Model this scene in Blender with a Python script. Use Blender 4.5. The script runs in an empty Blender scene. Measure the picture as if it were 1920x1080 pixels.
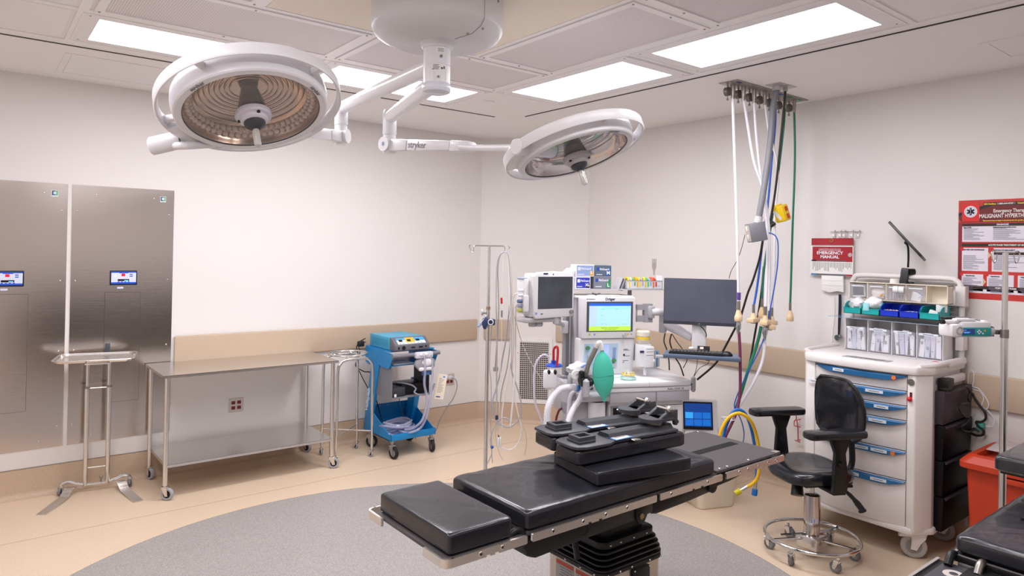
import bpy, bmesh, math, random
from mathutils import Vector, Matrix, Euler
random.seed(7)
PI = math.pi
S = bpy.context.scene
COL = S.collection

# ------------------------------------------------------------------ camera
F_PX, CYP, CAMH = 1287.72, 461.32, 1.77
_p, _r, _y = math.radians(0.40841), math.radians(1.04211), math.radians(51.78233)
_fw = Vector((math.cos(_y)*math.cos(_p), math.sin(_y)*math.cos(_p), math.sin(_p)))
_rt = Vector((math.sin(_y), -math.cos(_y), 0)); _up = _rt.cross(_fw)
_rt, _up = math.cos(_r)*_rt + math.sin(_r)*_up, -math.sin(_r)*_rt + math.cos(_r)*_up
CAMP = Vector((0, 0, CAMH))
cam = bpy.data.cameras.new('camera'); cam.sensor_width = 36; cam.lens = F_PX/1920*36
cam.shift_y = (CYP-540)/1920; cam.clip_start = 0.05; cam.clip_end = 60
camo = bpy.data.objects.new('camera', cam); COL.objects.link(camo)
_m = Matrix((_rt, _up, -_fw)).transposed().to_4x4(); _m.translation = CAMP
camo.matrix_world = _m
S.camera = camo

# ------------------------------------------------------------------ light and exposure
S.view_settings.view_transform = 'Standard'; S.view_settings.look = 'None'
S.view_settings.gamma = 1.0; S.view_settings.use_curve_mapping = False
S.view_settings.exposure = 0.0
w = bpy.data.worlds.new('world'); S.world = w; w.use_nodes = True
w.node_tree.nodes['Background'].inputs[0].default_value = (0.9, 0.92, 1, 1)
w.node_tree.nodes['Background'].inputs[1].default_value = 0.25
LIGHT_E = 6.0                       # emission of the ceiling light diffusers (their glow)
LIGHT_C = (.985, .963, 1.0)
LAMP_W = 38.0                      # W per square metre from the lamps in each troffer, sent down by the prismatic lens
def area(name, loc, sx, sy, spread=180):
    l = bpy.data.lights.new(name, 'AREA'); l.shape = 'RECTANGLE'; l.size = sx; l.size_y = sy
    l.energy = LAMP_W*sx*sy; l.color = LIGHT_C; l.spread = math.radians(spread)
    o = bpy.data.objects.new(name, l); COL.objects.link(o); o.location = loc
    return o
# four troffers in view, and the same on the half of the ceiling behind the camera
for x, y, sx, sy in [(1.035, 4.34, 1.07, .454), (2.358, 4.347, 1.07, .454), (3.31, 3.40, .46, 1.07), (3.303, 2.09, .46, 1.07),
                     (1.04, 1.12, 1.07, .46), (2.36, 1.12, 1.07, .46), (-.1, 3.4, .46, 1.07), (-.1, 2.09, .46, 1.07)]:
    area('troffer_lamp', (x, y, 2.924), sx, sy)

# ------------------------------------------------------------------ pixel (1920x1080 frame) to a point on a plane
def _ray(px, py): return _fw*F_PX + _rt*(px-960) + _up*(CYP-py)
def at(px, py, ax, val):
    d = _ray(px, py); return CAMP + d*((val-CAMP[ax])/d[ax])
def atd(px, py, D):
    d = _ray(px, py); return CAMP + d*(D/F_PX)
def atp(px, py, p0, n):
    d = _ray(px, py); n = Vector(n); return CAMP + d*((Vector(p0)-CAMP).dot(n)/d.dot(n))

# ------------------------------------------------------------------ materials
def lin(c):
    return c/12.92 if c <= .04045 else ((c+.055)/1.055)**2.4
def hexc(h):
    if not isinstance(h, str): return (*h[:3], 1)
    h = h.lstrip('#'); return (*[lin(int(h[i:i+2], 16)/255) for i in (0, 2, 4)], 1)
MATS = {}
def M(name, col='#cccccc', rough=.5, metal=0., bump=0., bscale=60., emit=None, estr=1., alpha=1., trans=0., vary=0.,
      vscale=8., stretch=None, ior=1.45, coat=0., aniso=0.):
    if name in MATS: return MATS[name]
    m = bpy.data.materials.new(name); m.use_nodes = True; nt = m.node_tree; N = nt.nodes; L = nt.links
    b = N['Principled BSDF']; c = hexc(col)
    b.inputs['Base Color'].default_value = c; b.inputs['Roughness'].default_value = rough
    b.inputs['Metallic'].default_value = metal; b.inputs['IOR'].default_value = ior
    b.inputs['Transmission Weight'].default_value = trans; b.inputs['Alpha'].default_value = alpha
    b.inputs['Coat Weight'].default_value = coat
    if aniso: b.inputs['Anisotropic'].default_value = aniso
    if emit is not None:
        b.inputs['Emission Color'].default_value = hexc(emit); b.inputs['Emission Strength'].default_value = estr
    if bump or vary:
        tc = N.new('ShaderNodeTexCoord'); mp = N.new('ShaderNodeMapping'); L.new(tc.outputs['Object'], mp.inputs[0])
        if stretch: mp.inputs['Scale'].default_value = stretch
    if bump:
        n = N.new('ShaderNodeTexNoise'); n.inputs['Scale'].default_value = bscale; n.inputs['Detail'].default_value = 3
        L.new(mp.outputs[0], n.inputs['Vector'])
        bp = N.new('ShaderNodeBump'); bp.inputs['Strength'].default_value = bump; bp.inputs['Distance'].default_value = .01
        L.new(n.outputs[0], bp.inputs['Height']); L.new(bp.outputs[0], b.inputs['Normal'])
    if vary:
        n = N.new('ShaderNodeTexNoise'); n.inputs['Scale'].default_value = vscale; n.inputs['Detail'].default_value = 4
        L.new(mp.outputs[0], n.inputs['Vector'])
        r = N.new('ShaderNodeValToRGB'); r.color_ramp.elements[0].position = .35; r.color_ramp.elements[1].position = .65
        r.color_ramp.elements[0].color = (*[v*(1-vary) for v in c[:3]], 1)
        r.color_ramp.elements[1].color = (*[min(1, v*(1+vary)) for v in c[:3]], 1)
        L.new(n.outputs[0], r.inputs[0]); L.new(r.outputs[0], b.inputs['Base Color'])
    MATS[name] = m; return m

# ------------------------------------------------------------------ mesh builder
def catmull(P, k=6, closed=False):
    P = [Vector(p) for p in P]; n = len(P); out = []
    if n < 3: return P
    for i in range(n if closed else n-1):
        a = P[(i-1) % n] if closed or i > 0 else P[0]*2-P[1]
        b = P[i]; c = P[(i+1) % n]
        d = P[(i+2) % n] if closed or i+2 < n else P[-1]*2-P[-2]
        for j in range(k):
            t = j/k
            out.append(.5*((2*b)+(c-a)*t+(2*a-5*b+4*c-d)*t*t+(3*b-a-3*c+d)*t**3))
    if not closed: out.append(P[-1])
    return out
_bevcache = {}
def _boxgeo(s, b, seg):
    key = (round(s[0], 4), round(s[1], 4), round(s[2], 4), round(b, 4), seg)
    if key in _bevcache: return _bevcache[key]
    bm = bmesh.new(); bmesh.ops.create_cube(bm, size=1)
    for v in bm.verts: v.co = Vector((v.co.x*s[0], v.co.y*s[1], v.co.z*s[2]))
    if b > 0: bmesh.ops.bevel(bm, geom=bm.edges[:], offset=min(b, min(s)*.49), segments=seg, profile=.5, affect='EDGES')
    bm.verts.index_update()
    g = ([v.co.copy() for v in bm.verts], [[v.index for v in f.verts] for f in bm.faces]); bm.free()
    _bevcache[key] = g; return g
def basis(axis):
    z = Vector(axis).normalized(); x = z.orthogonal().normalized()
    if abs(z.z) < .999: x = Vector((0, 0, 1)).cross(z).normalized()
    y = z.cross(x)
    return Matrix((x, y, z)).transposed()
class MB:
    def __init__(s, T=None): s.v = []; s.f = []; s.fm = []; s.mi = 0; s.T = T
    def mat(s, i): s.mi = i; return s
    def add(s, V, F):
        n = len(s.v)
        if s.T is not None: V = [s.T @ Vector(p) for p in V]
        s.v += [Vector(p) for p in V]; s.f += [[i+n for i in f] for f in F]; s.fm += [s.mi]*len(F); return s
    def box(s, c, d, b=0., seg=2, rot=None):
        V, F = _boxgeo(d, b, seg); c = Vector(c)
        if rot is not None:
            if isinstance(rot, (int, float)): rot = Matrix.Rotation(rot, 3, 'Z')
            return s.add([rot @ p + c for p in V], F)
        return s.add([p+c for p in V], F)
    def bx(s, x0, x1, y0, y1, z0, z1, b=0., seg=2):
        return s.box(((x0+x1)/2, (y0+y1)/2, (z0+z1)/2), (abs(x1-x0), abs(y1-y0), abs(z1-z0)), b, seg)
    def cyl(s, p0, p1, r, r1=None, n=16, cap=True):
        p0 = Vector(p0); p1 = Vector(p1); r1 = r if r1 is None else r1; B = basis(p1-p0)
        V = []
        for p, q in ((p0, r), (p1, r1)):
            for i in range(n):
                a = 2*PI*i/n; V.append(p+B @ Vector((q*math.cos(a), q*math.sin(a), 0)))
        F = [[i, (i+1) % n, n+(i+1) % n, n+i] for i in range(n)]
        if cap: F += [list(range(n))[::-1], list(range(n, 2*n))]
        return s.add(V, F)
    def lathe(s, prof, o=(0, 0, 0), axis=(0, 0, 1), n=32, B=None, closed=False):
        o = Vector(o); B = basis(axis) if B is None else B; V = []; F = []
        for r, z in prof:
            for i in range(n):
                a = 2*PI*i/n; V.append(o+B @ Vector((max(r, 1e-5)*math.cos(a), max(r, 1e-5)*math.sin(a), z)))
        k = len(prof)
        for j in range(k if closed else k-1):
            for i in range(n):
                a, b2 = j*n, ((j+1) % k)*n
                F.append([a+i, a+(i+1) % n, b2+(i+1) % n, b2+i])
        return s.add(V, F)
    def tube(s, P, r, n=8, sm=0, closed=False, cap=True):
        if sm: P = catmull(P, sm, closed)
        P = [Vector(p) for p in P]; k = len(P)
        rr = r if isinstance(r, (list, tuple)) else [r]*k
        if len(rr) != k: rr = [rr[min(len(rr)-1, int(i*len(rr)/k))] for i in range(k)]
        V = []; F = []; prev = None
        for i, p in enumerate(P):
            t = (P[(i+1) % k]-P[i-1]) if closed else (P[min(i+1, k-1)]-P[max(i-1, 0)])
            if t.length < 1e-9: t = Vector((0, 0, 1))
            t.normalize()
            if prev is None: x = t.orthogonal().normalized()
            else:
                x = prev - t*prev.dot(t)
                x = x.normalized() if x.length > 1e-6 else t.orthogonal().normalized()
            prev = x; y = t.cross(x)
            for j in range(n):
                a = 2*PI*j/n; V.append(p+(x*math.cos(a)+y*math.sin(a))*rr[i])
        for i in range(k if closed else k-1):
            a, b2 = i*n, ((i+1) % k)*n
            for j in range(n): F.append([a+j, a+(j+1) % n, b2+(j+1) % n, b2+j])
        if cap and not closed: F += [list(range(n))[::-1], [(k-1)*n+j for j in range(n)]]
        return s.add(V, F)
    def prism(s, pts, h0, h1, o=(0, 0, 0), B=None, b=0.):
        """polygon pts (2D) extruded along local z from h0 to h1; B maps local to world"""
        o = Vector(o); B = Matrix.Identity(3) if B is None else B
        bm = bmesh.new(); vs = [bm.verts.new((x, y, h0)) for x, y in pts]; f = bm.faces.new(vs)
        r = bmesh.ops.extrude_face_region(bm, geom=[f])
        for e in r['geom']:
            if isinstance(e, bmesh.types.BMVert): e.co.z = h1
        bmesh.ops.recalc_face_normals(bm, faces=bm.faces[:])
        if b: bmesh.ops.bevel(bm, geom=bm.edges[:], offset=b, segments=2, profile=.5, affect='EDGES')
        bm.verts.index_update()
        V = [o+B @ v.co for v in bm.verts]; F = [[v.index for v in f.verts] for f in bm.faces]; bm.free()
        return s.add(V, F)
    def sph(s, c, r, sc=(1, 1, 1), n=16, m=10):
        prof = []; V = []; F = []
        c = Vector(c)
        for j in range(m+1):
            t = PI*j/m
            for i in range(n):
                a = 2*PI*i/n
                V.append(c+Vector((max(r*math.sin(t), 1e-5)*math.cos(a)*sc[0], max(r*math.sin(t), 1e-5)*math.sin(a)*sc[1], -r*math.cos(t)*sc[2])))
        for j in range(m):
            for i in range(n): F.append([j*n+i, j*n+(i+1) % n, (j+1)*n+(i+1) % n, (j+1)*n+i])
        return s.add(V, F)
    def torus(s, c, R, r, axis=(0, 0, 1), n=32, m=8, a0=0, a1=2*PI):
        B = basis(axis); c = Vector(c)
        full = abs(a1-a0-2*PI) < 1e-6
        k = n if full else n+1
        P = [c+B @ Vector((R*math.cos(a0+(a1-a0)*i/n), R*math.sin(a0+(a1-a0)*i/n), 0)) for i in range(k)]
        return s.tube(P, r, m, closed=full)
    def quad(s, a, b, c, d): return s.add([a, b, c, d], [[0, 1, 2, 3]])
    def plate(s, x0, x1, y0, y1, z0, z1, hole, m=0):
        """rectangular ring: outer x0..x1,y0..y1 with hole (hx0,hx1,hy0,hy1)"""
        a, b, c, d = hole
        s.bx(x0, x1, y0, c, z0, z1); s.bx(x0, x1, d, y1, z0, z1); s.bx(x0, a, c, d, z0, z1); s.bx(b, x1, c, d, z0, z1); return s
    def build(s, name, mats, parent=None, loc=None, rz=0., label=None, angle=35):
        me = bpy.data.meshes.new(name)
        V = s.v
        if loc is not None:
            L0 = Vector(loc); R = Matrix.Rotation(-rz, 3, 'Z'); V = [R @ (p-L0) for p in V]
        me.from_pydata([tuple(p) for p in V], [], s.f)
        if not isinstance(mats, (list, tuple)): mats = [mats]
        for m in mats: me.materials.append(m)
        me.polygons.foreach_set('material_index', s.fm)
        me.polygons.foreach_set('use_smooth', [True]*len(me.polygons))
        bm = bmesh.new(); bm.from_mesh(me); bmesh.ops.recalc_face_normals(bm, faces=bm.faces[:]); bm.to_mesh(me); bm.free()
        me.set_sharp_from_angle(angle=math.radians(angle)); me.update()
        o = bpy.data.objects.new(name, me); COL.objects.link(o)
        if parent is not None: o.parent = parent
        if loc is not None: o.location = loc; o.rotation_euler = (0, 0, rz)
        if label: o['label'] = label
        return o
def tag(o, label=None, cat=None, group=None, kind=None):
    if label: o['label'] = label
    if cat: o['category'] = cat
    if group: o['group'] = group
    if kind: o['kind'] = kind
    return o
def thing(name, label, cat, loc=(0, 0, 0), rz=0., group=None):
    o = bpy.data.objects.new(name, None); COL.objects.link(o); o.empty_display_size = .1
    o.location = loc; o.rotation_euler = (0, 0, rz); return tag(o, label, cat, group)
def struct(mb, name, mats, label=None, parent=None):
    o = mb.build(name, mats, parent)
    if parent is None: o['kind'] = 'structure'
    if label: o['label'] = label
    return o
def copy_tree(o, parent=None):
    kids = [k for k in o.children]
    c = o.copy(); COL.objects.link(c)
    if parent is not None: c.parent = parent; c.matrix_parent_inverse = o.matrix_parent_inverse.copy()
    for k in kids: copy_tree(k, c)
    return c
def text(body, size, mat, parent, o, right, up, name='lettering', align='CENTER', ext=.0004, bold=0., squash=1., shear=0.):
    """flat lettering: origin o, reading direction right, up direction up (in the parent's space)"""
    cu = bpy.data.curves.new('t', 'FONT'); cu.body = body; cu.size = size; cu.align_x = align; cu.align_y = 'CENTER'
    cu.extrude = ext; cu.offset = bold; cu.resolution_u = 3; cu.shear = shear
    t = bpy.data.objects.new('t', cu); COL.objects.link(t)
    dg = bpy.context.evaluated_depsgraph_get(); dg.update()
    me = bpy.data.meshes.new_from_object(t.evaluated_get(dg)); me.name = name
    bpy.data.objects.remove(t); bpy.data.curves.remove(cu)
    x = Vector(right).normalized(); y = Vector(up).normalized(); z = x.cross(y).normalized(); y = z.cross(x)
    R = Matrix((x, y, z)).transposed().to_4x4(); R.translation = Vector(o)
    me.transform(R @ Matrix.Diagonal((squash, 1, 1, 1)))
    me.materials.clear(); me.materials.append(mat)
    ob = bpy.data.objects.new(name, me); COL.objects.link(ob)
    if parent is not None: ob.parent = parent
    return ob

# shared materials
WHITE = M('white_enamel', '#e9e6e6', .32)
WPLAS = M('white_plastic', '#e6e3e0', .4)
CREAM = M('cream_plastic', '#e4dccf', .45)
LGREY = M('light_grey_plastic', '#b9b7ba', .42)
MGREY = M('mid_grey_plastic', '#85858a', .45)
DGREY = M('dark_grey_plastic', '#3c3d42', .45)
BLACK = M('black_plastic', '#121214', .38)
RUBBER = M('grey_rubber', '#77777c', .6)
BRUB = M('black_rubber', '#18181a', .6)
STEEL = M('stainless_steel', '#dddbd9', .24, 1., bump=.02, bscale=300, stretch=(1, 20, 20))
CHROME = M('chrome', '#d5d3d2', .1, 1.)
DSTEEL = M('dull_steel', '#9a9590', .4, 1.)
PRINT = M('dark_print', '#4a4a55', .6)
PAPER = M('paper', '#eeecea', .7)
CLEAR = M('clear_plastic', '#f4f6f8', .12, alpha=.28)
VINYL = M('black_vinyl', '#24242b', .27, bump=.22, bscale=11, coat=.25)
BLUEP = M('blue_print', '#2b56a8', .5)
SCREEN = M('dark_screen', '#2a2d33', .12, vary=.3, vscale=4)
RED = M('red_plastic', '#c0202a', .4)
YEL = M('yellow_plastic', '#efc21a', .45)
# ================================================================== the room
HC = 2.935; AY = 5.82; BX = 4.95; KX, KY = 4.167, 5.037      # ceiling height, far wall, right wall, chamfer ends
X0, Y0 = -1.55, -0.55
def speckle(name, c1, c2, c3, scale, rough, seam=None):
    m = bpy.data.materials.new(name); m.use_nodes = True; N = m.node_tree.nodes; L = m.node_tree.links
    b = N['Principled BSDF']; b.inputs['Roughness'].default_value = rough
    tc = N.new('ShaderNodeTexCoord')
    n1 = N.new('ShaderNodeTexNoise'); n1.inputs['Scale'].default_value = scale; n1.inputs['Detail'].default_value = 2
    n2 = N.new('ShaderNodeTexNoise'); n2.inputs['Scale'].default_value = 2.2; n2.inputs['Detail'].default_value = 3
    L.new(tc.outputs['Object'], n1.inputs['Vector']); L.new(tc.outputs['Object'], n2.inputs['Vector'])
    r = N.new('ShaderNodeValToRGB'); e = r.color_ramp.elements
    e[0].position = .36; e[0].color = hexc(c1); e[1].position = .64; e[1].color = hexc(c3)
    x = e.new(.5); x.color = hexc(c2)
    L.new(n1.outputs[0], r.inputs[0])
    mx = N.new('ShaderNodeMix'); mx.data_type = 'RGBA'; mx.blend_type = 'MULTIPLY'; mx.inputs[0].default_value = 1
    r2 = N.new('ShaderNodeValToRGB'); r2.color_ramp.elements[0].color = (.93, .93, .93, 1); r2.color_ramp.elements[1].color = (1, 1, 1, 1)
    L.new(n2.outputs[0], r2.inputs[0]); L.new(r.outputs[0], mx.inputs[6]); L.new(r2.outputs[0], mx.inputs[7])
    L.new(mx.outputs[2], b.inputs['Base Color'])
    return m
WALL = M('wall_paint', '#e3dfdd', .55, bump=.03, bscale=90)
CEIL = M('ceiling_paint', '#f1eeee', .6, bump=.02, bscale=120)
CEIL2 = M('ceiling_tile', '#efecee', .5)
BEIGE = M('beige_ceiling_paint', '#efe4d3', .6)
TAN = speckle('tan_terrazzo_vinyl', '#cbb297', '#dec6ac', '#e9d6c0', 260, .33)
TANB = speckle('tan_base_vinyl', '#b8a088', '#c8b098', '#d4bda6', 260, .5)
GREYF = speckle('grey_terrazzo_vinyl', '#87827f', '#9e9997', '#bbb6b3', 300, .42)
GUARD = M('guard_vinyl', '#bfaa94', .5, bump=.03, bscale=400)
SLOT = M('slot_black', '#1c1918', .8)
T = .12
mb = MB().bx(X0-T, BX+T, Y0-T, AY+T, -.1, 0); floor = struct(mb, 'floor', TAN)
mb = MB().cyl((1.705, 2.735, 0), (1.705, 2.735, .0012), 2.018, n=160)
o = mb.build('floor_inlay', GREYF, floor, label='grey speckled round vinyl inlay under the operating table')
mb = MB().torus((1.705, 2.735, 0), 2.0185, .0018, n=160, m=6); mb.build('inlay_joint', M('joint_black', '#38302a', .7), floor)
# welded seams between floor sheets
mb = MB()
for a, b in (((3.15, 1.2), (4.9, 1.2)), ((3.55, 3.08), (4.94, 3.08)), ((.0, 4.98), (4.2, 4.98)), ((2.9, 4.45), (4.4, 4.45)), ((-1, 4.3), (.35, 4.3))):
    mb.bx(min(a[0], b[0]), max(a[0], b[0]), a[1]-.0015, a[1]+.0015, 0, .0008)
mb.build('floor_seams', M('seam', '#b08f6c', .6), floor)
struct(MB().bx(X0-T, BX+T, Y0-T, AY+T, HC, HC+.1), 'ceiling', CEIL)
ceiling = bpy.data.objects['ceiling']
struct(MB().bx(X0-T, KX+.001, AY, AY+T, 0, HC), 'wall_left', WALL)
struct(MB().bx(BX, BX+T, Y0-T, KY, 0, HC), 'wall_right', WALL)
mb = MB().prism([(KX, AY), (BX, KY), (BX+T, KY), (BX+T, AY+T), (KX, AY+T)], 0, HC); struct(mb, 'wall_corner', WALL)
struct(MB().bx(X0-T, X0, Y0-T, AY, 0, HC), 'wall_back', WALL)
struct(MB().bx(X0, BX, Y0-T, Y0, 0, HC), 'wall_near', WALL)
# coved vinyl base
def base(name, a, b, inset=(0, 0)):
    a = Vector((*a, 0)); b = Vector((*b, 0)); d = (b-a).normalized(); nrm = Vector((d.y, -d.x, 0))   # points into the room
    prof = [(0, 0), (.045, 0), (.045, .0015), (.028, .005), (.014, .014), (.006, .03), (.005, .045), (.005, .198), (0, .2)]
    V = []; F = []
    for k, p in enumerate((a, b)):
        for q, z in prof: V.append(p+nrm*q+d*(q*inset[k])+Vector((0, 0, z)))
    n = len(prof)
    for i in range(n-1): F.append([i, i+1, n+i+1, n+i])
    F += [list(range(n)), list(range(n, 2*n))]
    o = MB().add(V, F).build(name, TANB); o['kind'] = 'structure'
    cap = MB().add([a+nrm*0+Vector((0, 0, .2)), a+nrm*.006+Vector((0, 0, .2)), b+nrm*.006+Vector((0, 0, .2)), b+Vector((0, 0, .2)),
                    a+nrm*0+Vector((0, 0, .203)), a+nrm*.006+Vector((0, 0, .203)), b+nrm*.006+Vector((0, 0, .203)), b+Vector((0, 0, .203))],
                   [[0, 1, 2, 3], [4, 5, 6, 7], [0, 1, 5, 4], [1, 2, 6, 5], [2, 3, 7, 6], [0, 3, 7, 4]])
    cap.build('cap_strip', M('cap_grey', '#8b7f76', .5), o)
base('baseboard_left', (X0, AY), (KX, AY), (0, -.414)); base('baseboard_corner', (KX, AY), (BX, KY), (.414, -.414)); base('baseboard_right', (BX, KY), (BX, Y0), (.414, 0))
# wall guards (bumper rails)
def guard(a, b, label):
    a = Vector((*a, .85)); b = Vector((*b, .85)); d = (b-a).normalized(); nrm = Vector((d.y, -d.x, 0)); L_ = (b-a).length
    B = Matrix((d, Vector((0, 0, 1)), nrm)).transposed()
    mb = MB().box(((L_/2), .105, .014), (L_, .21, .028), .009, 3); mb.v = [a+B @ v for v in mb.v]
    tag(mb.build('wall_guard', GUARD, None, loc=tuple(a)), label, 'wall guard', 'tan wall guards')
guard((1.252, AY-.001), (4.125, AY-.001), 'long tan bumper rail on the left wall behind the steel table and blue cart')
def dg(t, off=0.): return (KX+t*.7071-off*.7071, AY-t*.7071-off*.7071)
guard(dg(.055, .001), dg(.325, .001), 'short tan bumper rail beside the wall corner, left of the air grille')
guard(dg(.80, .001), dg(1.08, .001), 'short tan bumper rail on the corner wall, right of the air grille')
guard((BX-.001, KY-.05), (BX-.001, 0.3), 'long tan bumper rail on the right wall behind the supply cart')
# return air grille
g = thing('air_grille', 'white wall grille with a fine square mesh low beside the IV pole', 'air grille', (*dg(.58), .2))
B = Matrix((Vector((.7071, -.7071, 0)), Vector((0, 0, 1)), Vector((-.7071, -.7071, 0)))).transposed()
def ongrille(mb): mb.v = [B @ v for v in mb.v]; return mb
ongrille(MB().plate(-.185, .185, .005, .675, 0, .012, (-.15, .15, .045, .635))).build('frame', WHITE, g)
ongrille(MB().bx(-.15, .15, .045, .635, -.0, .002)).build('duct_opening', SLOT, g)
mb = MB()
for i in range(15): mb.bx(-.15+i*.0205+.001, -.15+i*.0205+.0065, .045, .635, .003, .007)
for j in range(29): mb.bx(-.15, .15, .045+j*.0207, .045+j*.0207+.0062, .003, .009)
tag(ongrille(mb).build('mesh_grid', M('grille_grey', '#c9c3bf', .5), g), kind='stuff')
for x in (-.168, .168):
    for y in (.16, .52): ongrille(MB().cyl((x, y, .011), (x, y, .0145), .005, n=8)).build('screw', DSTEEL, g)
# ------------------------------------------------------------------ ceiling modules
PERF = bpy.data.materials.new('perforated_panel'); PERF.use_nodes = True
N = PERF.node_tree.nodes; L = PERF.node_tree.links; b = N['Principled BSDF']; b.inputs['Roughness'].default_value = .5
tc = N.new('ShaderNodeTexCoord'); v = N.new('ShaderNodeTexVoronoi'); v.inputs['Scale'].default_value = 85; v.inputs['Randomness'].default_value = 0
r = N.new('ShaderNodeValToRGB'); r.color_ramp.elements[0].position = .22; r.color_ramp.elements[1].position = .3
r.color_ramp.elements[0].color = hexc('#b5adb0'); r.color_ramp.elements[1].color = hexc('#e6e0e2')
L.new(tc.outputs['Object'], v.inputs['Vector']); L.new(v.outputs['Distance'], r.inputs[0]); L.new(r.outputs[0], b.inputs['Base Color'])
GRIDM = M('grid_white', '#f2eff0', .4)
EMIT = M('light_diffuser', '#ffffff', .5, emit=LIGHT_C, estr=LIGHT_E)
def diffuser(x0, x1, y0, y1, label):
    o = MB().plate(x0, x1, y0, y1, HC-.012, HC, (x0+.04, x1-.04, y0+.04, y1-.04)).build('diffuser_frame', GRIDM, ceiling)
    o['label'] = label
    MB().bx(x0+.04, x1-.04, y0+.04, y1-.04, HC-.006, HC-.002).build('perforated_plate', PERF, o)
    for x in (x0+.02, (x0+x1)/2, x1-.02):
        for y in (y0+.02, y1-.02): MB().cyl((x, y, HC-.012), (x, y, HC-.0145), .006, n=8).build('screw', DSTEEL, o)
diffuser(.46, 1.685, 3.40, 3.985, 'white perforated air panel above the left surgical light')
diffuser(1.73, 2.95, 3.40, 3.985, 'white perforated air panel behind the ceiling boom')
diffuser(2.37, 2.95, 2.14, 3.36, 'white perforated air panel right of the ceiling boom')
diffuser(2.37, 2.95, .87, 2.10, 'white perforated air panel at the upper right edge')
diffuser(.46, 1.06, 2.14, 3.36, 'white perforated air panel left of the ceiling boom')
o = MB().bx(1.10, 2.335, .87, 3.355, HC-.004, HC).build('ceiling_panel', BEIGE, ceiling, label='beige painted ceiling field around the boom')
mb = MB()      # grid bars
for x0, x1, y0, y1 in ((-1.4, 3.66, 3.99, 4.04), (-1.4, 2.99, 3.36, 3.395), (1.69, 1.725, 3.4, 3.99), (2.95, 3.015, .7, 4.04), (2.335, 2.365, .87, 3.36), (1.065, 1.095, .87, 3.36),
                       (.395, .44, 2.1, 4.66), (2.37, 2.95, 2.10, 2.14), (3.64, 3.67, .7, 4.04), (3.02, 3.64, 2.705, 2.745), (3.02, 3.64, 1.43, 1.465), (-1.4, 2.99, 4.66, 4.69), (1.70, 1.74, 4.045, 4.655), (2.98, 3.0, 4.045, 4.69)):
    MB().bx(x0, x1, y0, y1, HC-(.006 if x1-x0 > y1-y0 else .0066), HC).build('grid_bar', GRIDM, ceiling)
for x0, x1, y0, y1 in ((-.85, .39, 4.045, 4.655), (-.85, .39, 3.40, 3.985), (3.02, 3.635, .2, 1.425)):
    MB().bx(x0+.012, x1-.012, y0+.012, y1-.012, HC-.004, HC, .003, 1).build('ceiling_tile', CEIL2, ceiling)
for x0, x1, y0, y1 in ((-1.55, 3.56, 4.79, 4.803), (3.735, 3.749, -.5, 4.6)):
    MB().bx(x0, x1, y0, y1, HC-.0025, HC).build('air_slot', SLOT, ceiling, label='narrow black air slot')
    if x1-x0 > 1: MB().bx(x0, x1, y0+.014, y1+.012, HC-.0045, HC).build('slot_trim', GRIDM, ceiling)
    else: MB().bx(x0+.015, x1+.012, y0, y1, HC-.0045, HC).build('slot_trim', GRIDM, ceiling)
for x0, x1, y0, y1, l in ((.43, 1.1, 5.0, 5.61, 'flush access panel above the steel wall panels'), (4.25, 4.68, .75, 1.36, 'flush access panel near the right wall')):
    o = MB().plate(x0, x1, y0, y1, HC-.004, HC, (x0+.035, x1-.035, y0+.035, y1-.035)).build('access_panel_frame', CEIL2, ceiling, label=l)
    MB().bx(x0+.039, x1-.039, y0+.039, y1-.039, HC-.003, HC).build('access_door', CEIL2, o)
o = MB().lathe([(.0, -.012), (.03, -.012), (.036, -.009), (.04, 0)], (3.157, 4.332, HC), n=32).build('sprinkler_cover', CEIL2, ceiling, label='small round sprinkler cover plate')
def troffer(x0, x1, y0, y1, horiz, label):
    t = thing('ceiling_light', label, 'ceiling light', ((x0+x1)/2, (y0+y1)/2, HC), group='recessed ceiling lights')
    hx, hy = (x1-x0)/2, (y1-y0)/2; fx, fy = (hx+.075, hy+.065) if horiz else (hx+.07, hy+.085)
    MB().plate(-fx, fx, -fy, fy, -.008, 0, (-hx, hx, -hy, hy)).build('frame', CEIL2, t)
    mb = MB().plate(-fx-.006, fx+.006, -fy-.006, fy+.006, -.010, 0, (-fx+.002, fx-.002, -fy+.002, fy-.002)); mb.build('gasket', GRIDM, t)
    MB().bx(-hx, hx, -hy, hy, -.007, -.001).build('diffuser', EMIT, t)
    for x in (-fx+.03, fx-.03):
        for y in (-fy+.03, fy-.03): MB().cyl((x, y, -.008), (x, y, -.0095), .005, n=8).build('screw', DSTEEL, t)
troffer(.50, 1.57, 4.112, 4.566, True, 'long recessed ceiling light directly above the left surgical lamp')
troffer(1.82, 2.897, 4.118, 4.576, True, 'recessed ceiling light behind the boom arms')
troffer(3.075, 3.545, 2.86, 3.937, False, 'recessed ceiling light between the boom and the gas hoses')
troffer(3.072, 3.535, 1.552, 2.626, False, 'largest recessed ceiling light at the upper right')
# unseen dark counter added behind the camera for the reflected band in the panels
t = thing('unseen_counter', 'long dark counter along the wall opposite the steel wall panels', 'counter', (2.1, Y0+.2, 0))
T0 = Matrix.Translation(-t.location)
MB(T0).bx(.55, 3.9, Y0, Y0+.38, .08, 1.0).build('carcass', M('counter_charcoal', '#2c2a2c', .5), t)
MB(T0).bx(.53, 3.92, Y0, Y0+.41, 1.0, 1.035, .004).build('worktop', M('counter_top', '#3a3638', .35), t)
MB(T0).bx(.6, 3.85, Y0, Y0+.33, 0, .08).build('plinth', BLACK, t)
for i in range(6): MB(T0).bx(.56+i*.555, 1.10+i*.555, Y0+.38, Y0+.392, .10, .99, .002).build('door', M('counter_door', '#333034', .4), t)
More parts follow.
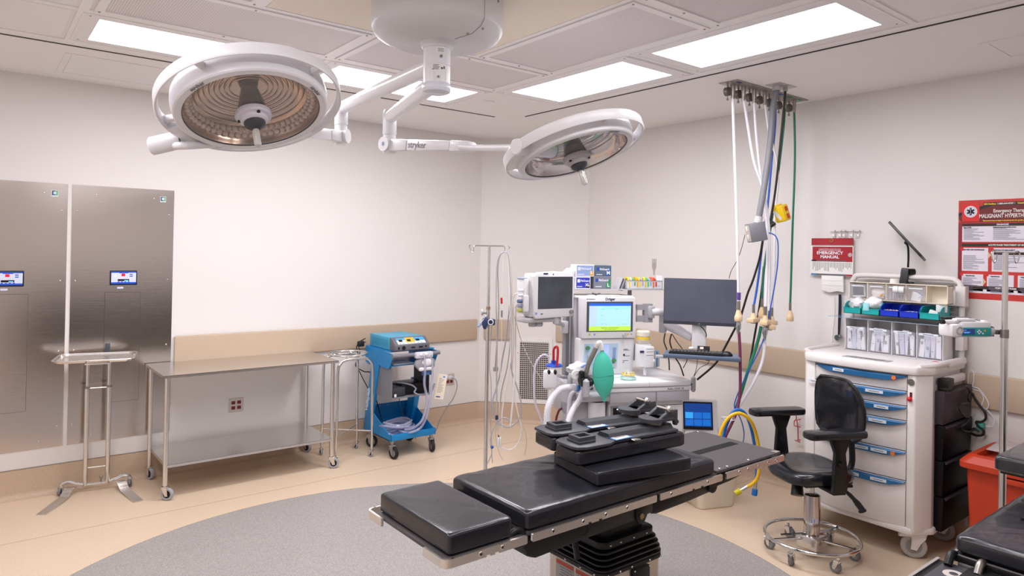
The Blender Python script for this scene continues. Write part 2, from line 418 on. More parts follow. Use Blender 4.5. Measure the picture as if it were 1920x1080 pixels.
# ================================================================== ceiling boom and the two surgical lights
BOOM = M('boom_enamel', '#e3e2e6', .28)
BOOMG = M('boom_cover_grey', '#d3d2d4', .35)
BPX, BPY = 1.695, 2.745
t = thing('ceiling_boom', 'round pale grey ceiling canopy with a short white column carrying the two surgical lights', 'boom', (BPX, BPY, HC))
MB().lathe([(.0, -.205), (.23, -.20), (.285, -.175), (.302, -.15), (.305, -.14), (.305, 0)], n=72).build('canopy', BOOMG, t)
mb = MB().bx(-.309, -.3035, -.09, -.088, -.15, -.001)
B0 = Matrix.Rotation(math.radians(-80), 3, 'Z')
mb = MB().box(B0 @ Vector((.3055, 0, -.075)), (.001, .002, .15), rot=B0)
mb.tube([B0 @ Vector(p) for p in ((.305, 0, -.15), (.286, 0, -.176), (.23, 0, -.2005), (.12, 0, -.2035))], .0012, 4)
mb.build('canopy_seam', M('seam_grey', '#8b8a8d', .6), t)
for a, r, z in ((-75, .275, -.181), (-84, .22, -.202), (-60, .3055, -.04), (-170, .3055, -.05)):
    B1 = Matrix.Rotation(math.radians(a), 3, 'Z')
    MB().sph(B1 @ Vector((r, 0, z)), .006, n=8, m=6).build('screw', DSTEEL, t)
MB().lathe([(.0, -.23), (.066, -.23), (.074, -.222), (.082, -.203)], n=40).build('collar', BOOM, t)
col = MB().lathe([(.063, -.395), (.063, -.315), (.0615, -.314), (.0615, -.31), (.063, -.309), (.063, -.225)], n=40).build('column', BOOM, t)
MB().lathe([(0, -.437), (.05, -.437), (.064, -.43), (.067, -.418), (.067, -.40), (.0635, -.392)], n=40).build('column_cap', M('boom_cap', '#d9dce6', .2), t)
# direction towards the viewer's side of the column
vd = math.atan2(-BPY, -BPX)
def colpt(da, z, r=.0638): a = vd+da; return Vector((r*math.cos(a), r*math.sin(a), z))
def curved_label(mb, da0, da1, z0, z1, r=.0636, n=6):
    V = []; F = []
    for i in range(n+1):
        a = da0+(da1-da0)*i/n
        V += [colpt(a, z0, r), colpt(a, z1, r)]
    for i in range(n): F.append([2*i, 2*i+2, 2*i+3, 2*i+1])
    return mb.add(V, F)
curved_label(MB(), -.38, .68, -.345, -.298-.012, .0638).build('label_sticker', PAPER, col)
curved_label(MB(), -.12, .62, -.262, -.232, .0638).build('label_sticker', PAPER, col)
mb = MB()
for k in range(5):
    curved_label(mb, -.28, .1+.05*(k % 3), -.338+k*.005, -.336+k*.005, .0642)
curved_label(mb, .3, .45, -.335, -.327, .0642); curved_label(mb, .5, .6, -.333, -.321, .0642)
for k in range(3): curved_label(mb, .05, .5, -.255+k*.006, -.253+k*.006, .0642)
mb.build('fine_print', PRINT, col)
p = colpt(-.27, -.338, .0645); MB().cyl(p, p*1.002, .005, n=12).build('blue_symbol', BLUEP, col)
for z in (-.276, -.372):
    p = colpt(.30 if z > -.3 else .12, z, .063); q = p+Vector((p.x, p.y, 0)).normalized()*.002
    MB().cyl(p, q, .0085, n=16).build('bolt', DSTEEL, t)
    MB().cyl(q, q+(q-p)*.4, .004, n=6).build('bolt_socket', BLACK, t)

def lampframe(P, n):
    z = -Vector(n).normalized(); x = Vector((0, 0, 1)).cross(z).normalized(); y = z.cross(x)
    m = Matrix((x, y, z)).transposed().to_4x4(); m.translation = P; return m
REFL = bpy.data.materials.new('reflector'); REFL.use_nodes = True
N = REFL.node_tree.nodes; L = REFL.node_tree.links; b = N['Principled BSDF']
b.inputs['Metallic'].default_value = .92; b.inputs['Roughness'].default_value = .16; b.inputs['Base Color'].default_value = hexc('#c2a897')
GLASSY = M('lamp_glass', '#ffffff', .04, alpha=.16, coat=1.)
LENS = M('led_lens', '#e3c9b8', .12, alpha=.8, coat=1.)
def surgical_light(label, elbow, ztop, zbot, P, n, joint_px, yoke, refl_col, led_rows, zarm, axis_r, name2):
    t = thing('surgical_light', label, 'surgical light', (BPX, BPY, zarm), group='surgical lights on the ceiling boom')
    T0 = Matrix.Translation(-Vector((BPX, BPY, zarm)))
    E = Vector((*elbow, zarm)); A = Vector((BPX, BPY, zarm)); d = (E-A).normalized()
    MB(T0).cyl(A+d*.05, E-d*.0, .041, .037, n=24).build('extension_arm', BOOM, t)
    mb = MB(T0).lathe([(0, .045), (.034, .042), (.041, .03), (.041, -.105), (.0405, -.107)], E, n=28)
    mb.build('elbow_sleeve', BOOM, t)
    dt = MB(T0).lathe([(.038, -.107), (.038, zbot-zarm), (.03, zbot-zarm-.008), (0, zbot-zarm-.008)], E, n=28).build('drop_tube', BOOM, t)
    # spring arm
    J = Vector((E.x, E.y, zbot+.045)); K = yoke[0]; d = (K-J); Ln = d.length; d.normalize()
    side = d.cross(Vector((0, 0, 1))).normalized(); upv = side.cross(d)
    B = Matrix((d, side, upv)).transposed()
    s_ = 1 if side.dot(J-CAMP) < 0 else -1
    MB(T0).cyl(J-side*.05, J+side*.05, .043, n=32).build('knuckle_disc', BOOM, t)
    sa = MB(T0).prism([(.03, -.04), (.17, -.032), (.17, .032), (.03, .034)], -.031, .031, J, Matrix((d, upv, -side)).transposed(), .01).build('spring_arm_root', BOOM, t)
    sp = MB(T0).prism([(.172, -.033), (Ln*.78, -.024), (Ln*.78, .03), (.172, .033)], -.029, .029, J, Matrix((d, upv, -side)).transposed(), .01).build('spring_arm', BOOM, t)
    MB(T0).prism([(Ln*.78, -.03), (Ln, -.024), (Ln+.02, 0), (Ln, .03), (Ln*.78, .033)], -.031, .031, J, Matrix((d, upv, -side)).transposed(), .01).build('spring_arm_end', BOOM, t)
    if name2:
        q = T0 @ (J+d*(Ln*.40)+side*s_*.0298)
        text('stryker', .052, M('logo_grey', '#77777d', .5), sp, q, d if (s_*side).cross(upv).dot(d) < 0 else -d, upv, squash=.95, bold=.0006)
        q = T0 @ (J+side*s_*.0508)
        MB().cyl(q, q+side*s_*.0006, .013, n=20).build('badge', M('badge_blue', '#aab4cc', .5), t)
        text('2', .022, M('ink_blue', '#34415f', .5), t, q+side*s_*.0012, d if (s_*side).cross(upv).dot(d) < 0 else -d, upv, name='numeral')
    # yoke tube
    MB(T0).tube(yoke[1], .0165, 14, sm=8).build('yoke', BOOM, t)
    c0, c1 = yoke[2]
    mb = MB(T0).lathe([(0, 0), (.034, .001), (.0385, .006), (.0385, (c1-c0).length*.96), (.036, (c1-c0).length)], c0, c1-c0, n=32); mb.build('pivot_knuckle', BOOM, t)
    MB(T0).cyl(c1-(c1-c0).normalized()*.004, c1, .0375, n=32).build('pivot_seal', DGREY, t)
    # head (local frame: z away from the patient)
    H = T0 @ lampframe(Vector(P), n)
    R = .36
    hr = MB(H).lathe([(R-.012, -.022), (R-.004, -.026), (R, -.02), (R, .022), (R-.006, .028), (R-.014, .024), (R-.018, 0)], n=120, closed=True).build('handle_ring', BOOM, t)
    Hi = H.inverted()
    k = (Hi @ (T0 @ c1)); ka = math.atan2(k.y, k.x)
    for a in (ka+.42, ka-.42, ka+1.7, ka-1.7, ka+PI):
        a0, a1 = a-.035, a+.035
        q = [(.30*math.cos(a0), .30*math.sin(a0)), (R-.01)*1 and ((R-.01)*math.cos(a0), (R-.01)*math.sin(a0)), ((R-.01)*math.cos(a1), (R-.01)*math.sin(a1)), (.30*math.cos(a1), .30*math.sin(a1))]
        MB(H).prism(q, -.012, .014, b=.003).build('ring_spoke', BOOM, t)
    a0, a1 = ka-.34, ka+.34     # solid sector between ring and housing at the yoke
    q = [(.29*math.cos(a0+(a1-a0)*i/8), .29*math.sin(a0+(a1-a0)*i/8)) for i in range(9)] + [((R-.008)*math.cos(a1+(a0-a1)*i/8), (R-.008)*math.sin(a1+(a0-a1)*i/8)) for i in range(9)]
    MB(H).prism(q, -.03, .024, b=.004).build('yoke_mount', BOOM, t)
    hs = MB(H).lathe([(.262, -.043), (.266, -.052), (.290, -.051), (.296, -.046), (.298, -.035), (.299, -.02), (.303, -.005), (.303, .01), (.300, .035), (.28, .055), (.22, .078), (.1, .09), (0, .092)], n=120).build('head_housing', BOOM, t)
    rb = MB(H).lathe([(.262, -.043), (.258, -.03), (.25, .0), (.22, .035), (.17, .058), (.1, .07), (0, .072)], n=96).build('reflector', refl_col, t)
    # stepped ridges of the reflector
    for j in range(9):
        r = .075+j*.019; z = .072-.07*(r/.262)**3
        if r < .25: MB(H).torus((0, 0, z-.004), r, .0022, n=80, m=6).build('reflector_ridge', refl_col, rb)
    MB(H).lathe([(0, -.046), (.2, -.046), (.263, -.044)], n=80).build('glass_cover', GLASSY, t)
    MB(H).torus((0, 0, -.046), .2645, .003, n=96, m=6).build('glass_gasket', DGREY, t)
    # led lenses round the rim
    mb = MB(H)
    for row in range(led_rows):
        rr, zz = (.243, -.008) if row == 0 else (.232, .014)
        for i in range(56):
            a = 2*PI*(i+.5*row)/56; mb.sph((rr*math.cos(a), rr*math.sin(a), zz), .0125, (1, 1, 1), 8, 6)
    tag(mb.build('led_lens', LENS, rb), kind='stuff')
    MB(H).lathe([(.035, .06), (.05, .0), (.06, -.045), (.0, -.045)], n=48).build('hub_core', M('hub_dark', '#4a4646', .2, .5), t)
    MB(H).lathe([(.062, -.046), (.07, -.05), (.072, -.066), (.068, -.074), (.055, -.078), (.052, -.09), (.045, -.096), (0, -.096)], n=48).build('centre_hub', LGREY if name2 else M('hub_lilac', '#cfcbd6', .35), t)
    for i in range(3):
        a = ka+.5+i*2*PI/3; c = (.058*math.cos(a), .058*math.sin(a)); MB(H).cyl((c[0], c[1], -.07), (c[0], c[1], -.083), .0065, n=12).build('hub_button', BLACK, t)
    MB(H).lathe([(.04, -.096), (.042, -.1), (.037, -.112), (.02, -.126), (.014, -.13), (0, -.13)], n=32).build('handle_socket', DGREY, t)
    mb = MB(H).lathe([(.0125, -.128), (.0135, -.135), (.0135, -.198), (.011, -.203), (0, -.203)], n=20)
    for i in range(6):
        a = 2*PI*i/6; mb.cyl((.0135*math.cos(a), .0135*math.sin(a), -.137), (.0135*math.cos(a), .0135*math.sin(a), -.197), .002, n=6)
    mb.build('sterile_handle', M('handle_clear', '#d9d4d0', .08, alpha=.62, coat=1.), t)
    LG = M('logo_grey', '#77777d', .5)
    # lettering on the housing rim, read from below
    zx = Vector((0, 0, -1))
    for da in axis_r:
        a = da; c = Vector((.278*math.cos(a), .278*math.sin(a), -.0531))
        rad = Vector((math.cos(a), math.sin(a), 0)); tan = Vector((-math.sin(a), math.cos(a), 0)); 
        o = text('stryker', .024, LG, t, c, tan, rad, bold=.0003)
        o.data.transform(H)
    return t, H, ka
P1 = Vector((.89, 2.871, 2.358)); n1 = Vector((.024, -.403, -.915))
P2 = Vector((2.363, 2.518, 2.296)); n2 = Vector((.092, -.332, -.939))
e1 = at(640, 203, 2, 2.64); e2 = at(731, 220, 2, 2.555)
REFL2 = M('reflector_silver', '#d5cfd0', .09, .95)
c0 = atp(282, 271, P1, n1)-n1*-.01; c1 = atp(342, 257, P1, n1)+n1*.01
q = atd(470, 236, 3.35)
surgical_light('large round surgical light on the left with a brown faceted lens, tilted to the viewer', (e1.x, e1.y), 0, 2.42, P1, n1, None,
    (q, [q+Vector((0, 0, .01)), atd(470, 262, 3.3), atd(430, 268, 3.15), atd(350, 273, 2.85), atd(312, 272, c0.dot(_fw)+.1), (c0+c1)/2], (c0, c1)), REFL, 2, 2.64, (.44, 2.24), False)
c0 = atp(966, 275, P2+n2*.0, n2); c1 = atp(1036, 282, P2, n2)
kk = atd(885, 276, 3.72)
surgical_light('round surgical light on the right seen almost edge on with a silver lens', (e2.x, e2.y), 0, 2.345, P2, n2, None,
    (kk, [atd(862, 275, 3.74), atd(900, 277.5, 3.60), c0+(c1-c0)*.2], (c0, c1)), REFL2, 0, 2.555, (1.29,), True)
# ================================================================== along the left wall
def TT(t): return Matrix.Translation(-t.location)
def caster(parent, x, y, top, r, w, yaw=0., wm=None, fm=None, rim=None, T=None, hooded=False, off=None):
    """swivel caster: stem/fork child with a wheel sub-part; wheel axis horizontal"""
    wm = wm or RUBBER; fm = fm or STEEL; rim = rim or DGREY
    M0 = (T or Matrix.Identity(4)) @ Matrix.Translation((x, y, 0)) @ Matrix.Rotation(yaw, 4, 'Z')
    off = r*.45 if off is None else off
    mb = MB(M0).cyl((0, 0, r*1.7), (0, 0, top), r*.3, n=12)
    mb.cyl((0, 0, r*2.02), (0, 0, r*2.25), r*.55, n=16)
    for s in (-1, 1):
        mb.prism([(-off-r*.25, r*.75), (-off+r*.2, r*.7), (r*.45, r*2.1), (-r*.55, r*2.1)], -.0015, .0015, (0, s*(w*.5+.004), 0), Matrix(((1, 0, 0), (0, 0, 1), (0, 1, 0))))
    mb.box((-r*.05, 0, r*2.08), (r*.98, w+.011, r*.1), .001, 1)
    mb.cyl((-off, -w*.5-.007, r), (-off, w*.5+.007, r), r*.12, n=8)
    f = mb.build('caster', fm, parent)
    wb = MB(M0); ax = Vector((0, 1, 0)); Bx = Matrix(((1, 0, 0), (0, 0, 1), (0, 1, 0)))
    h = w/2
    wb.lathe([(r*.62, -h*.8), (r*.86, -h), (r*.97, -h*.8), (r, -h*.3), (r, h*.3), (r*.97, h*.8), (r*.86, h), (r*.62, h*.8)], (-off, 0, r), ax, 28)
    wb.mat(1).lathe([(0, -h*.75), (r*.25, -h*.9), (r*.3, -h*.6), (r*.62, -h*.7), (r*.62, h*.7), (r*.3, h*.6), (r*.25, h*.9), (0, h*.75)], (-off, 0, r), ax, 24)
    wb.build('wheel', [wm, rim], f)
    return f
PANELM = bpy.data.materials.new('brushed_panel_steel'); PANELM.use_nodes = True
N = PANELM.node_tree.nodes; L = PANELM.node_tree.links; b = N['Principled BSDF']
b.inputs['Metallic'].default_value = 1; b.inputs['Base Color'].default_value = hexc('#c9c0ba'); b.inputs['Roughness'].default_value = .17
tc = N.new('ShaderNodeTexCoord'); mp = N.new('ShaderNodeMapping'); mp.inputs['Scale'].default_value = (3, 3, 420)
n = N.new('ShaderNodeTexNoise'); n.inputs['Scale'].default_value = 1; n.inputs['Detail'].default_value = 4
bp = N.new('ShaderNodeBump'); bp.inputs['Strength'].default_value = .12; bp.inputs['Distance'].default_value = .0012
L.new(tc.outputs['Object'], mp.inputs[0]); L.new(mp.outputs[0], n.inputs['Vector']); L.new(n.outputs[0], bp.inputs['Height']); L.new(bp.outputs[0], b.inputs['Normal'])
def wall_panel(R, label):
    t = thing('steel_wall_panel', label, 'wall panel', (R-.335, AY, .328), group='steel wall panels')
    T0 = TT(t); W = .668; Z0, Z1 = .328, 2.19; y = AY
    MB(T0).bx(R-W, R, y-.006, y, Z0, Z1).build('faceplate', PANELM, t)
    d = MB(T0).bx(R-.452, R-.22, y-.009, y-.006, .60, 1.41).build('door', PANELM, t)
    MB(T0).bx(R-.454, R-.218, y-.0065, y-.006, .598, 1.412).build('door_gap', M('gap_dark', '#4f4a46', .7), t)
    MB(T0).bx(R-.445, R-.413, y-.016, y-.009, .965, 1.035, .002).build('latch', M('latch_grey', '#4a4f5b', .5), d)
    MB(T0).cyl((R-.429, y-.016, .953), (R-.429, y-.0175, .953), .006, n=10).build('lock', CHROME, d)
    c = MB(T0).bx(R-.424, R-.245, y-.016, y-.006, 1.463, 1.573, .004).build('control_unit', BLACK, t)
    F = lambda x0, x1, z0, z1, m, nm, dz=.0005: MB(T0).bx(R-.424+x0, R-.424+x1, y-.016-dz, y-.016, 1.463+z0, 1.463+z1).build(nm, m, c)
    F(.008, .171, .010, .100, M('display_face', '#c9cde0', .4, emit='#c9cde0', estr=.25), 'display_face')
    DB = M('display_blue', '#2149b0', .4, emit='#1f4ad0', estr=.35)
    F(.008, .171, .010, .022, DB, 'blue_band', .001); F(.008, .171, .092, .100, DB, 'blue_band', .001); F(.06, .118, .088, .1, DB, 'blue_band', .0011)
    F(.074, .097, .066, .086, M('display_red', '#d3122a', .4, emit='#e01030', estr=.6), 'red_symbol', .001)
    F(.05, .125, .030, .045, BLACK, 'digit_window', .001)
    F(.093, .118, .032, .037, M('cyan_digits', '#4cc8ff', .4, emit='#4cc8ff', estr=1.2), 'digits', .0014)
    for i in range(4): F(.05+i*.022, .062+i*.022, .022, .027, DB, 'button', .001)
    for z in (.062, .076): F(.128, .148, z, z+.007, DB, 'button', .001)
    MB(T0).cyl((R-.424+.034, y-.0165, 1.463+.068), (R-.424+.034, y-.018, 1.463+.068), .005, n=10).build('indicator_lamp', M('lamp_yellow', '#f3e05a', .3, emit='#f3e05a', estr=1.5), c)
    MB(T0).bx(R-.375, R-.335, y-.007, y-.006, 1.437, 1.45).build('label_sticker', M('sticker_lilac', '#d8dcf2', .5), t)
    b_ = MB(T0).bx(R-.098, R-.058, y-.0065, y-.006, 2.096, 2.140, .0002, 1).build('company_badge', M('badge_white', '#e4ebe6', .4), t)
    MB(T0).bx(R-.095, R-.079, y-.0072, y-.0065, 2.104, 2.137).build('badge_mark', M('mark_blue', '#38448c', .5), b_)
    MB(T0).bx(R-.079, R-.061, y-.0072, y-.0065, 2.104, 2.137).build('badge_mark', M('mark_green', '#5aa890', .5), b_)
    MB(T0).bx(R-.087, R-.069, y-.0076, y-.0072, 2.112, 2.130).build('badge_mark', M('mark_pale', '#cfe3da', .5), b_)
    for x, z in ((-.14, 2.12), (-.52, 2.125), (-.035, 2.0), (-.64, 2.0), (-.035, 1.5), (-.64, 1.5), (-.035, 1.0), (-.64, 1.0), (-.035, .47), (-.64, .47), (-.14, .38), (-.52, .38)):
        MB(T0).sph((R+x, y-.006, z), .0055, (1, .5, 1), 8, 6).build('rivet', CHROME, t)
wall_panel(1.232, 'tall brushed steel wall panel with a blue control display, nearest the steel table')
wall_panel(.5365, 'tall brushed steel wall panel with a control display, cut by the left picture edge')
def outlet(t, T0, B=None):
    pass
DRED = M('dark_red_socket', '#7d1f25', .45)
def wall_outlet(cx, cz, label, plug=False):
    t = thing('power_outlet', label, 'outlet', (cx, AY, cz)); T0 = TT(t)
    MB(T0).box((cx, AY-.003, cz), (.118, .006, .115), .002, 1).build('cover_plate', M('outlet_plate', '#c9c2bd', .35, .3), t)
    for sx in (-.023, .023):
        for sz in (-.021, .021):
            r = MB(T0).box((cx+sx, AY-.0075, cz+sz), (.030, .005, .027), .006, 3).build('receptacle', DRED, t)
            MB(T0).bx(cx+sx-.007, cx+sx-.005, AY-.0104, AY-.0098, cz+sz-.003, cz+sz+.006).bx(cx+sx+.005, cx+sx+.007, AY-.0104, AY-.0098, cz+sz-.003, cz+sz+.006).build('slot', BLACK, r)
    if plug:
        MB(T0).box((cx-.012, AY-.03, cz+.026), (.05, .045, .032), .006).build('plug', M('plug_grey', '#d9d7da', .4), t)
    return t
wall_outlet(1.731, .466, 'red four-way wall outlet seen between the shelves of the steel table')
wall_outlet(3.81, .465, 'red four-way wall outlet right of the blue cart with a white plug in it', True)
tag(MB().tube([(3.80, AY-.055, .49), (3.835, AY-.08, .47), (3.845, AY-.09, .40), (3.80, AY-.10, .30), (3.72, AY-.11, .22), (3.62, AY-.13, .10), (3.56, AY-.16, .02), (3.45, AY-.2, .006), (3.3, AY-.22, .006), (3.15, AY-.2, .3), (3.12, AY-.22, .5)], .0045, 8, sm=6).build('grey_cable', M('cord_grey', '#8d8c92', .5)),
    'grey power cable running from the right wall outlet down to the floor', 'cable')

# ------------------------------------------------------------------ mayo stand
t = thing('mayo_stand', 'steel instrument stand with a shallow tray on two poles at far left', 'instrument stand', (.72, 5.60, 0), math.radians(-9))
# local frame: x along the wall, -y towards the room
MB().tube([(-.21, .10, .055), (-.205, .10, .075), (-.17, .10, .088), (-.12, .10, .068), (-.05, .10, .052), (.06, .10, .052), (.12, .10, .068), (.17, .10, .088), (.205, .10, .075), (.21, .10, .055)], .011, 10, sm=4).build('base_bar', STEEL, t)
Rot = Matrix.Rotation
for s, a in ((-1, .38), (1, -.30)):
    m = Matrix.Translation((s*.145, .10, 0)) @ Rot(-a*1., 4, 'Z')
    mb = MB(m); pr = [(.0, .052), (-.05, .05), (-.085, .03), (-.12, .016), (-.40, .006)]
    V = []
    for yy, z in pr: V += [(-.03, yy, z), (.03, yy, z), (.03, yy, z-.006), (-.03, yy, z-.006)]
    Fc = []
    for i in range(len(pr)-1):
        a0 = i*4; b0 = a0+4
        for j in range(4): Fc.append([a0+j, a0+(j+1) % 4, b0+(j+1) % 4, b0+j])
    Fc += [[0, 1, 2, 3], [len(V)-4+j for j in range(4)]]
    mb.add(V, Fc).build('foot', STEEL, t)
    caster(t, s*.212, .10, .075, .027, .02, 1.4 if s > 0 else 1.2, off=.01)
for s in (-1, 1):
    MB().cyl((s*.068, .10, .045), (s*.068, .10, .745), .0155, n=18).build('outer_pole', STEEL, t)
    MB().cyl((s*.066, .10, .745), (s*.066, .10, .955), .0115, n=16).build('inner_pole', STEEL, t)
    MB().cyl((s*.068, .10, .735), (s*.068, .10, .75), .018, n=18).build('pole_collar', DSTEEL, t)
MB().cyl((-.068, .10, .735), (.068, .10, .735), .004, n=8).build('cross_rod', STEEL, t)
MB().cyl((-.068, .10, .17), (.068, .10, .17), .005, n=8).build('cross_rod', STEEL, t)
MB().tube([(-.066, .1, .95), (-.066, .02, .962), (-.066, -.26, .962), (.066, -.26, .962), (.066, .02, .962), (.066, .1, .95)], .006, 8).build('tray_support', STEEL, t)
MB().cyl((.03, .06, .07), (.03, .06, .10), .006, n=8).sph((.03, .06, .105), .012, n=10, m=6).build('release_knob', DSTEEL, t)
mb = MB(Matrix.Translation((-.01, -.085, .968)) @ Rot(math.radians(-5), 4, 'Z'))
def rrect(hx, hy, r, n=5):
    P = []
    for cx, cy, a0 in ((hx-r, hy-r, 0), (-hx+r, hy-r, PI/2), (-hx+r, -hy+r, PI), (hx-r, -hy+r, 3*PI/2)):
        for i in range(n+1): a = a0+PI/2*i/n; P.append((cx+r*math.cos(a), cy+r*math.sin(a)))
    return P
def loops(mb, L_, close_last=True):
    """stack of (pts2d, z) loops of equal length, skinned; last one capped"""
    V = []; n = len(L_[0][0]); Fc = []
    for P, z in L_: V += [(x, y, z) for x, y in P]
    for j in range(len(L_)-1):
        for i in range(n): Fc.append([j*n+i, j*n+(i+1) % n, (j+1)*n+(i+1) % n, (j+1)*n+i])
    if close_last: Fc.append([(len(L_)-1)*n+i for i in range(n)])
    return mb.add(V, Fc)
loops(mb, [(rrect(.225, .165, .04), .006), (rrect(.228, .168, .043), .010), (rrect(.235, .175, .05), .02), (rrect(.243, .183, .055), .021), (rrect(.245, .185, .057), .018), (rrect(.243, .183, .055), .0165), (rrect(.233, .173, .048), .0165), (rrect(.226, .166, .042), .004), (rrect(.222, .162, .04), .0), ])
Pin = rrect(.225, .165, .04); mb.add([(x, y, .006) for x, y in Pin], [list(range(len(Pin)))])
mb.build('tray', STEEL, t)
# ------------------------------------------------------------------ stainless work table
t = thing('work_table', 'stainless steel work table on casters with an open lower shelf', 'table', (1.695, 5.495, 0)); T0 = TT(t)
x0, x1, y0, y1 = 1.055, 2.335, 5.185, 5.80
MB(T0).bx(x0, x1, y0, y1, .845, .8485).bx(x0, x1, y0, y0+.002, .83, .847).bx(x0, x1, y1-.002, y1, .83, .847).bx(x0, x0+.002, y0, y1, .83, .847).bx(x1-.002, x1, y0, y1, .83, .847).build('tabletop', STEEL, t).location.z = .017
MB(T0).bx(x0+.03, x1-.03, y0+.02, y1-.02, .24, .2435).bx(x0+.03, x1-.03, y0+.02, y0+.0215, .222, .242).bx(x0+.03, x1-.03, y1-.0215, y1-.02, .222, .242).bx(x0+.03, x0+.0315, y0+.02, y1-.02, .222, .242).bx(x1-.0315, x1-.03, y0+.02, y1-.02, .222, .242).build('lower_shelf', STEEL, t)
for i, (x, y) in enumerate(((x0+.032, y0+.035), (x1-.032, y0+.035), (x0+.032, y1-.035), (x1-.032, y1-.035))):
    MB(T0).cyl((x, y, .1), (x, y, .862), .016, n=20).build('leg', STEEL, t)
    caster(t, x, y, .11, .042, .028, (2.4, 2.7, 1.9, 2.0)[i], T=T0, wm=M('tread_lilac', '#a2a3ab', .5), rim=BLACK)
# ------------------------------------------------------------------ ring basin stand
t = thing('basin_ring_stand', 'empty steel ring basin stand on small casters between table and blue cart', 'basin stand', (2.54, 5.455, 0)); T0 = TT(t)
x0, x1 = 2.385, 2.70
for y in (5.31, 5.60):
    MB(T0).tube([(x0-.005, y, .075), (x0, y, .45), (x0, y, .74), (x0+.02, y, .81), (x0+.075, y, .842), (x1-.075, y, .842), (x1-.02, y, .81), (x1, y, .74), (x1, y, .45), (x1+.005, y, .075)], .0118, 14, sm=6).build('leg_frame', STEEL, t)
    for x in (x0-.004, x1+.004): caster(t, x, y, .085, .028, .02, 2.2+x, T=T0, wm=M('tread_lilac'), rim=BLACK)
MB(T0).cyl((x0, 5.31, .215), (x1, 5.60, .215), .0055, n=10).build('cross_rod', STEEL, t)
MB(T0).cyl((x1, 5.31, .222), (x0, 5.60, .222), .0055, n=10).build('cross_rod', STEEL, t)
MB(T0).torus((2.54, 5.455, .872), .163, .0075, n=64, m=10).build('basin_ring', STEEL, t)
MB(T0).tube([(2.47, 5.31, .85), (2.47, 5.33, .862), (2.47, 5.58, .862), (2.47, 5.60, .85)], .006, 8).tube([(2.61, 5.31, .85), (2.61, 5.33, .862), (2.61, 5.58, .862), (2.61, 5.60, .85)], .006, 8).build('ring_support', STEEL, t)

# ------------------------------------------------------------------ blue equipment cart
CBLUE = M('cart_blue', '#1483c4', .38); CBLUE2 = M('generator_blue', '#3f9cc0', .4); CGREY = M('cart_grey', '#7d7e86', .45)
t = thing('equipment_cart', 'bright blue equipment cart with a grey open compartment and deep lower tray', 'cart', (3.01, 5.38, 0)); T0 = TT(t)
xl, xr, yf, yb = 2.795, 3.235, 5.145, 5.625
yz = Matrix(((0, 0, 1), (1, 0, 0), (0, 1, 0)))      # local (y,z,x) -> world
# lower tray
MB(T0).bx(xl, xr, yf+.02, yb, .150, .156).bx(xl, xr, yf, yf+.006, .15, .205, .002).build('tray_floor', CBLUE, t)
for x in (xl, xr-.006):
    MB(T0).prism([(yf, .15), (yb, .15), (yb, .365), (yb-.06, .37), (yf+.04, .205), (yf, .205)], x, x+.006, B=yz).build('tray_side', CBLUE, t)
MB(T0).bx(xl, xr, yb-.006, yb, .15, .365).build('tray_back', CBLUE, t)
for i in range(5): MB(T0).cyl((xl+.06+i*.08, yb-.0065, .345), (xl+.06+i*.08, yb-.009, .345), .004, n=8).build('rivet', LGREY, t)
# struts
for k, x in enumerate((xl-.002, xr-.05)):
    pr = [(yb+.035, .15), (yb-.085, .15), (yb-.26, .80), (yb-.11, .80)] if k == 0 else [(yb-.01, .2), (yb-.13, .2), (yb-.24, .6), (yb-.12, .6)]
    MB(T0).prism(pr, x, x+(.028 if k == 0 else .05), B=yz, b=.003).build('strut', CBLUE, t)
st = t.children[-2]
text('Valleylab', .062, M('strut_white', '#dfeaf2', .5), t, T0 @ Vector((xl-.0035, yb-.048, .43)), Vector((0, -.23, 1)), Vector((0, 1, .23)), bold=.002)
# hood: angular side plates and top deck
for x in (xl-.004, xr-.004):
    MB(T0).prism([(yb+.01, .90), (yf+.0, .885), (yf-.015, .865), (yf+.05, .755), (yf+.16, .75), (yb-.18, .78), (yb-.06, .74), (yb+.01, .76)], x, x+.008, B=yz).build('side_plate', CBLUE, t)
MB(T0).bx(xl, xr, yf+.05, yb+.01, .892, .902).build('top_deck', CBLUE, t)
MB(T0).bx(xl+.01, xr-.01, yf+.05, yb-.05, .77, .776).build('upper_shelf', CBLUE, t)
MB(T0).bx(xl+.06, xl+.26, yf+.07, yf+.3, .777, .782).build('papers', PAPER, t)
h = MB(T0).cyl((xl-.012, yf-.02, .868), (xr+.012, yf-.02, .868), .017, n=20).build('push_handle', CGREY, t)
# grey compartment
MB(T0).bx(xl+.01, xl+.016, yf+.02, yb-.17, .505, .77).build('compartment_side', CGREY, t)
MB(T0).bx(xr-.05, xr-.044, yf+.05, yb-.17, .505, .77).build('compartment_side', M('cart_dark', '#3b3a3e', .5), t)
MB(T0).bx(xl+.01, xr-.044, yf+.02, yb-.17, .5, .506).build('compartment_shelf', CGREY, t)
MB(T0).bx(xl+.036, xl+.056, yf+.0185, yf+.02, .515, .54).build('sticker', PAPER, t)
MB(T0).bx(xl+.14, xr-.07, yf+.08, yb-.2, .508, .60, .006).build('foot_pedal', BLACK, t)
MB(T0).bx(xl+.03, xl+.16, yf+.05, yb-.25, .508, .585, .01).build('cord_box', DGREY, t)
for i, (x, y) in enumerate(((xl+.03, yf+.03), (xr-.025, yf+.03), (xl+.03, yb-.03), (xr-.03, yb-.03))):
    caster(t, x, y, .15, .052, .03, (1.75, 1.35, 2.3, 2.2)[i], T=T0, wm=BRUB, fm=M('zinc', '#a5a5a8', .35, .9), rim=M('rim_grey', '#8a8a8c', .5))
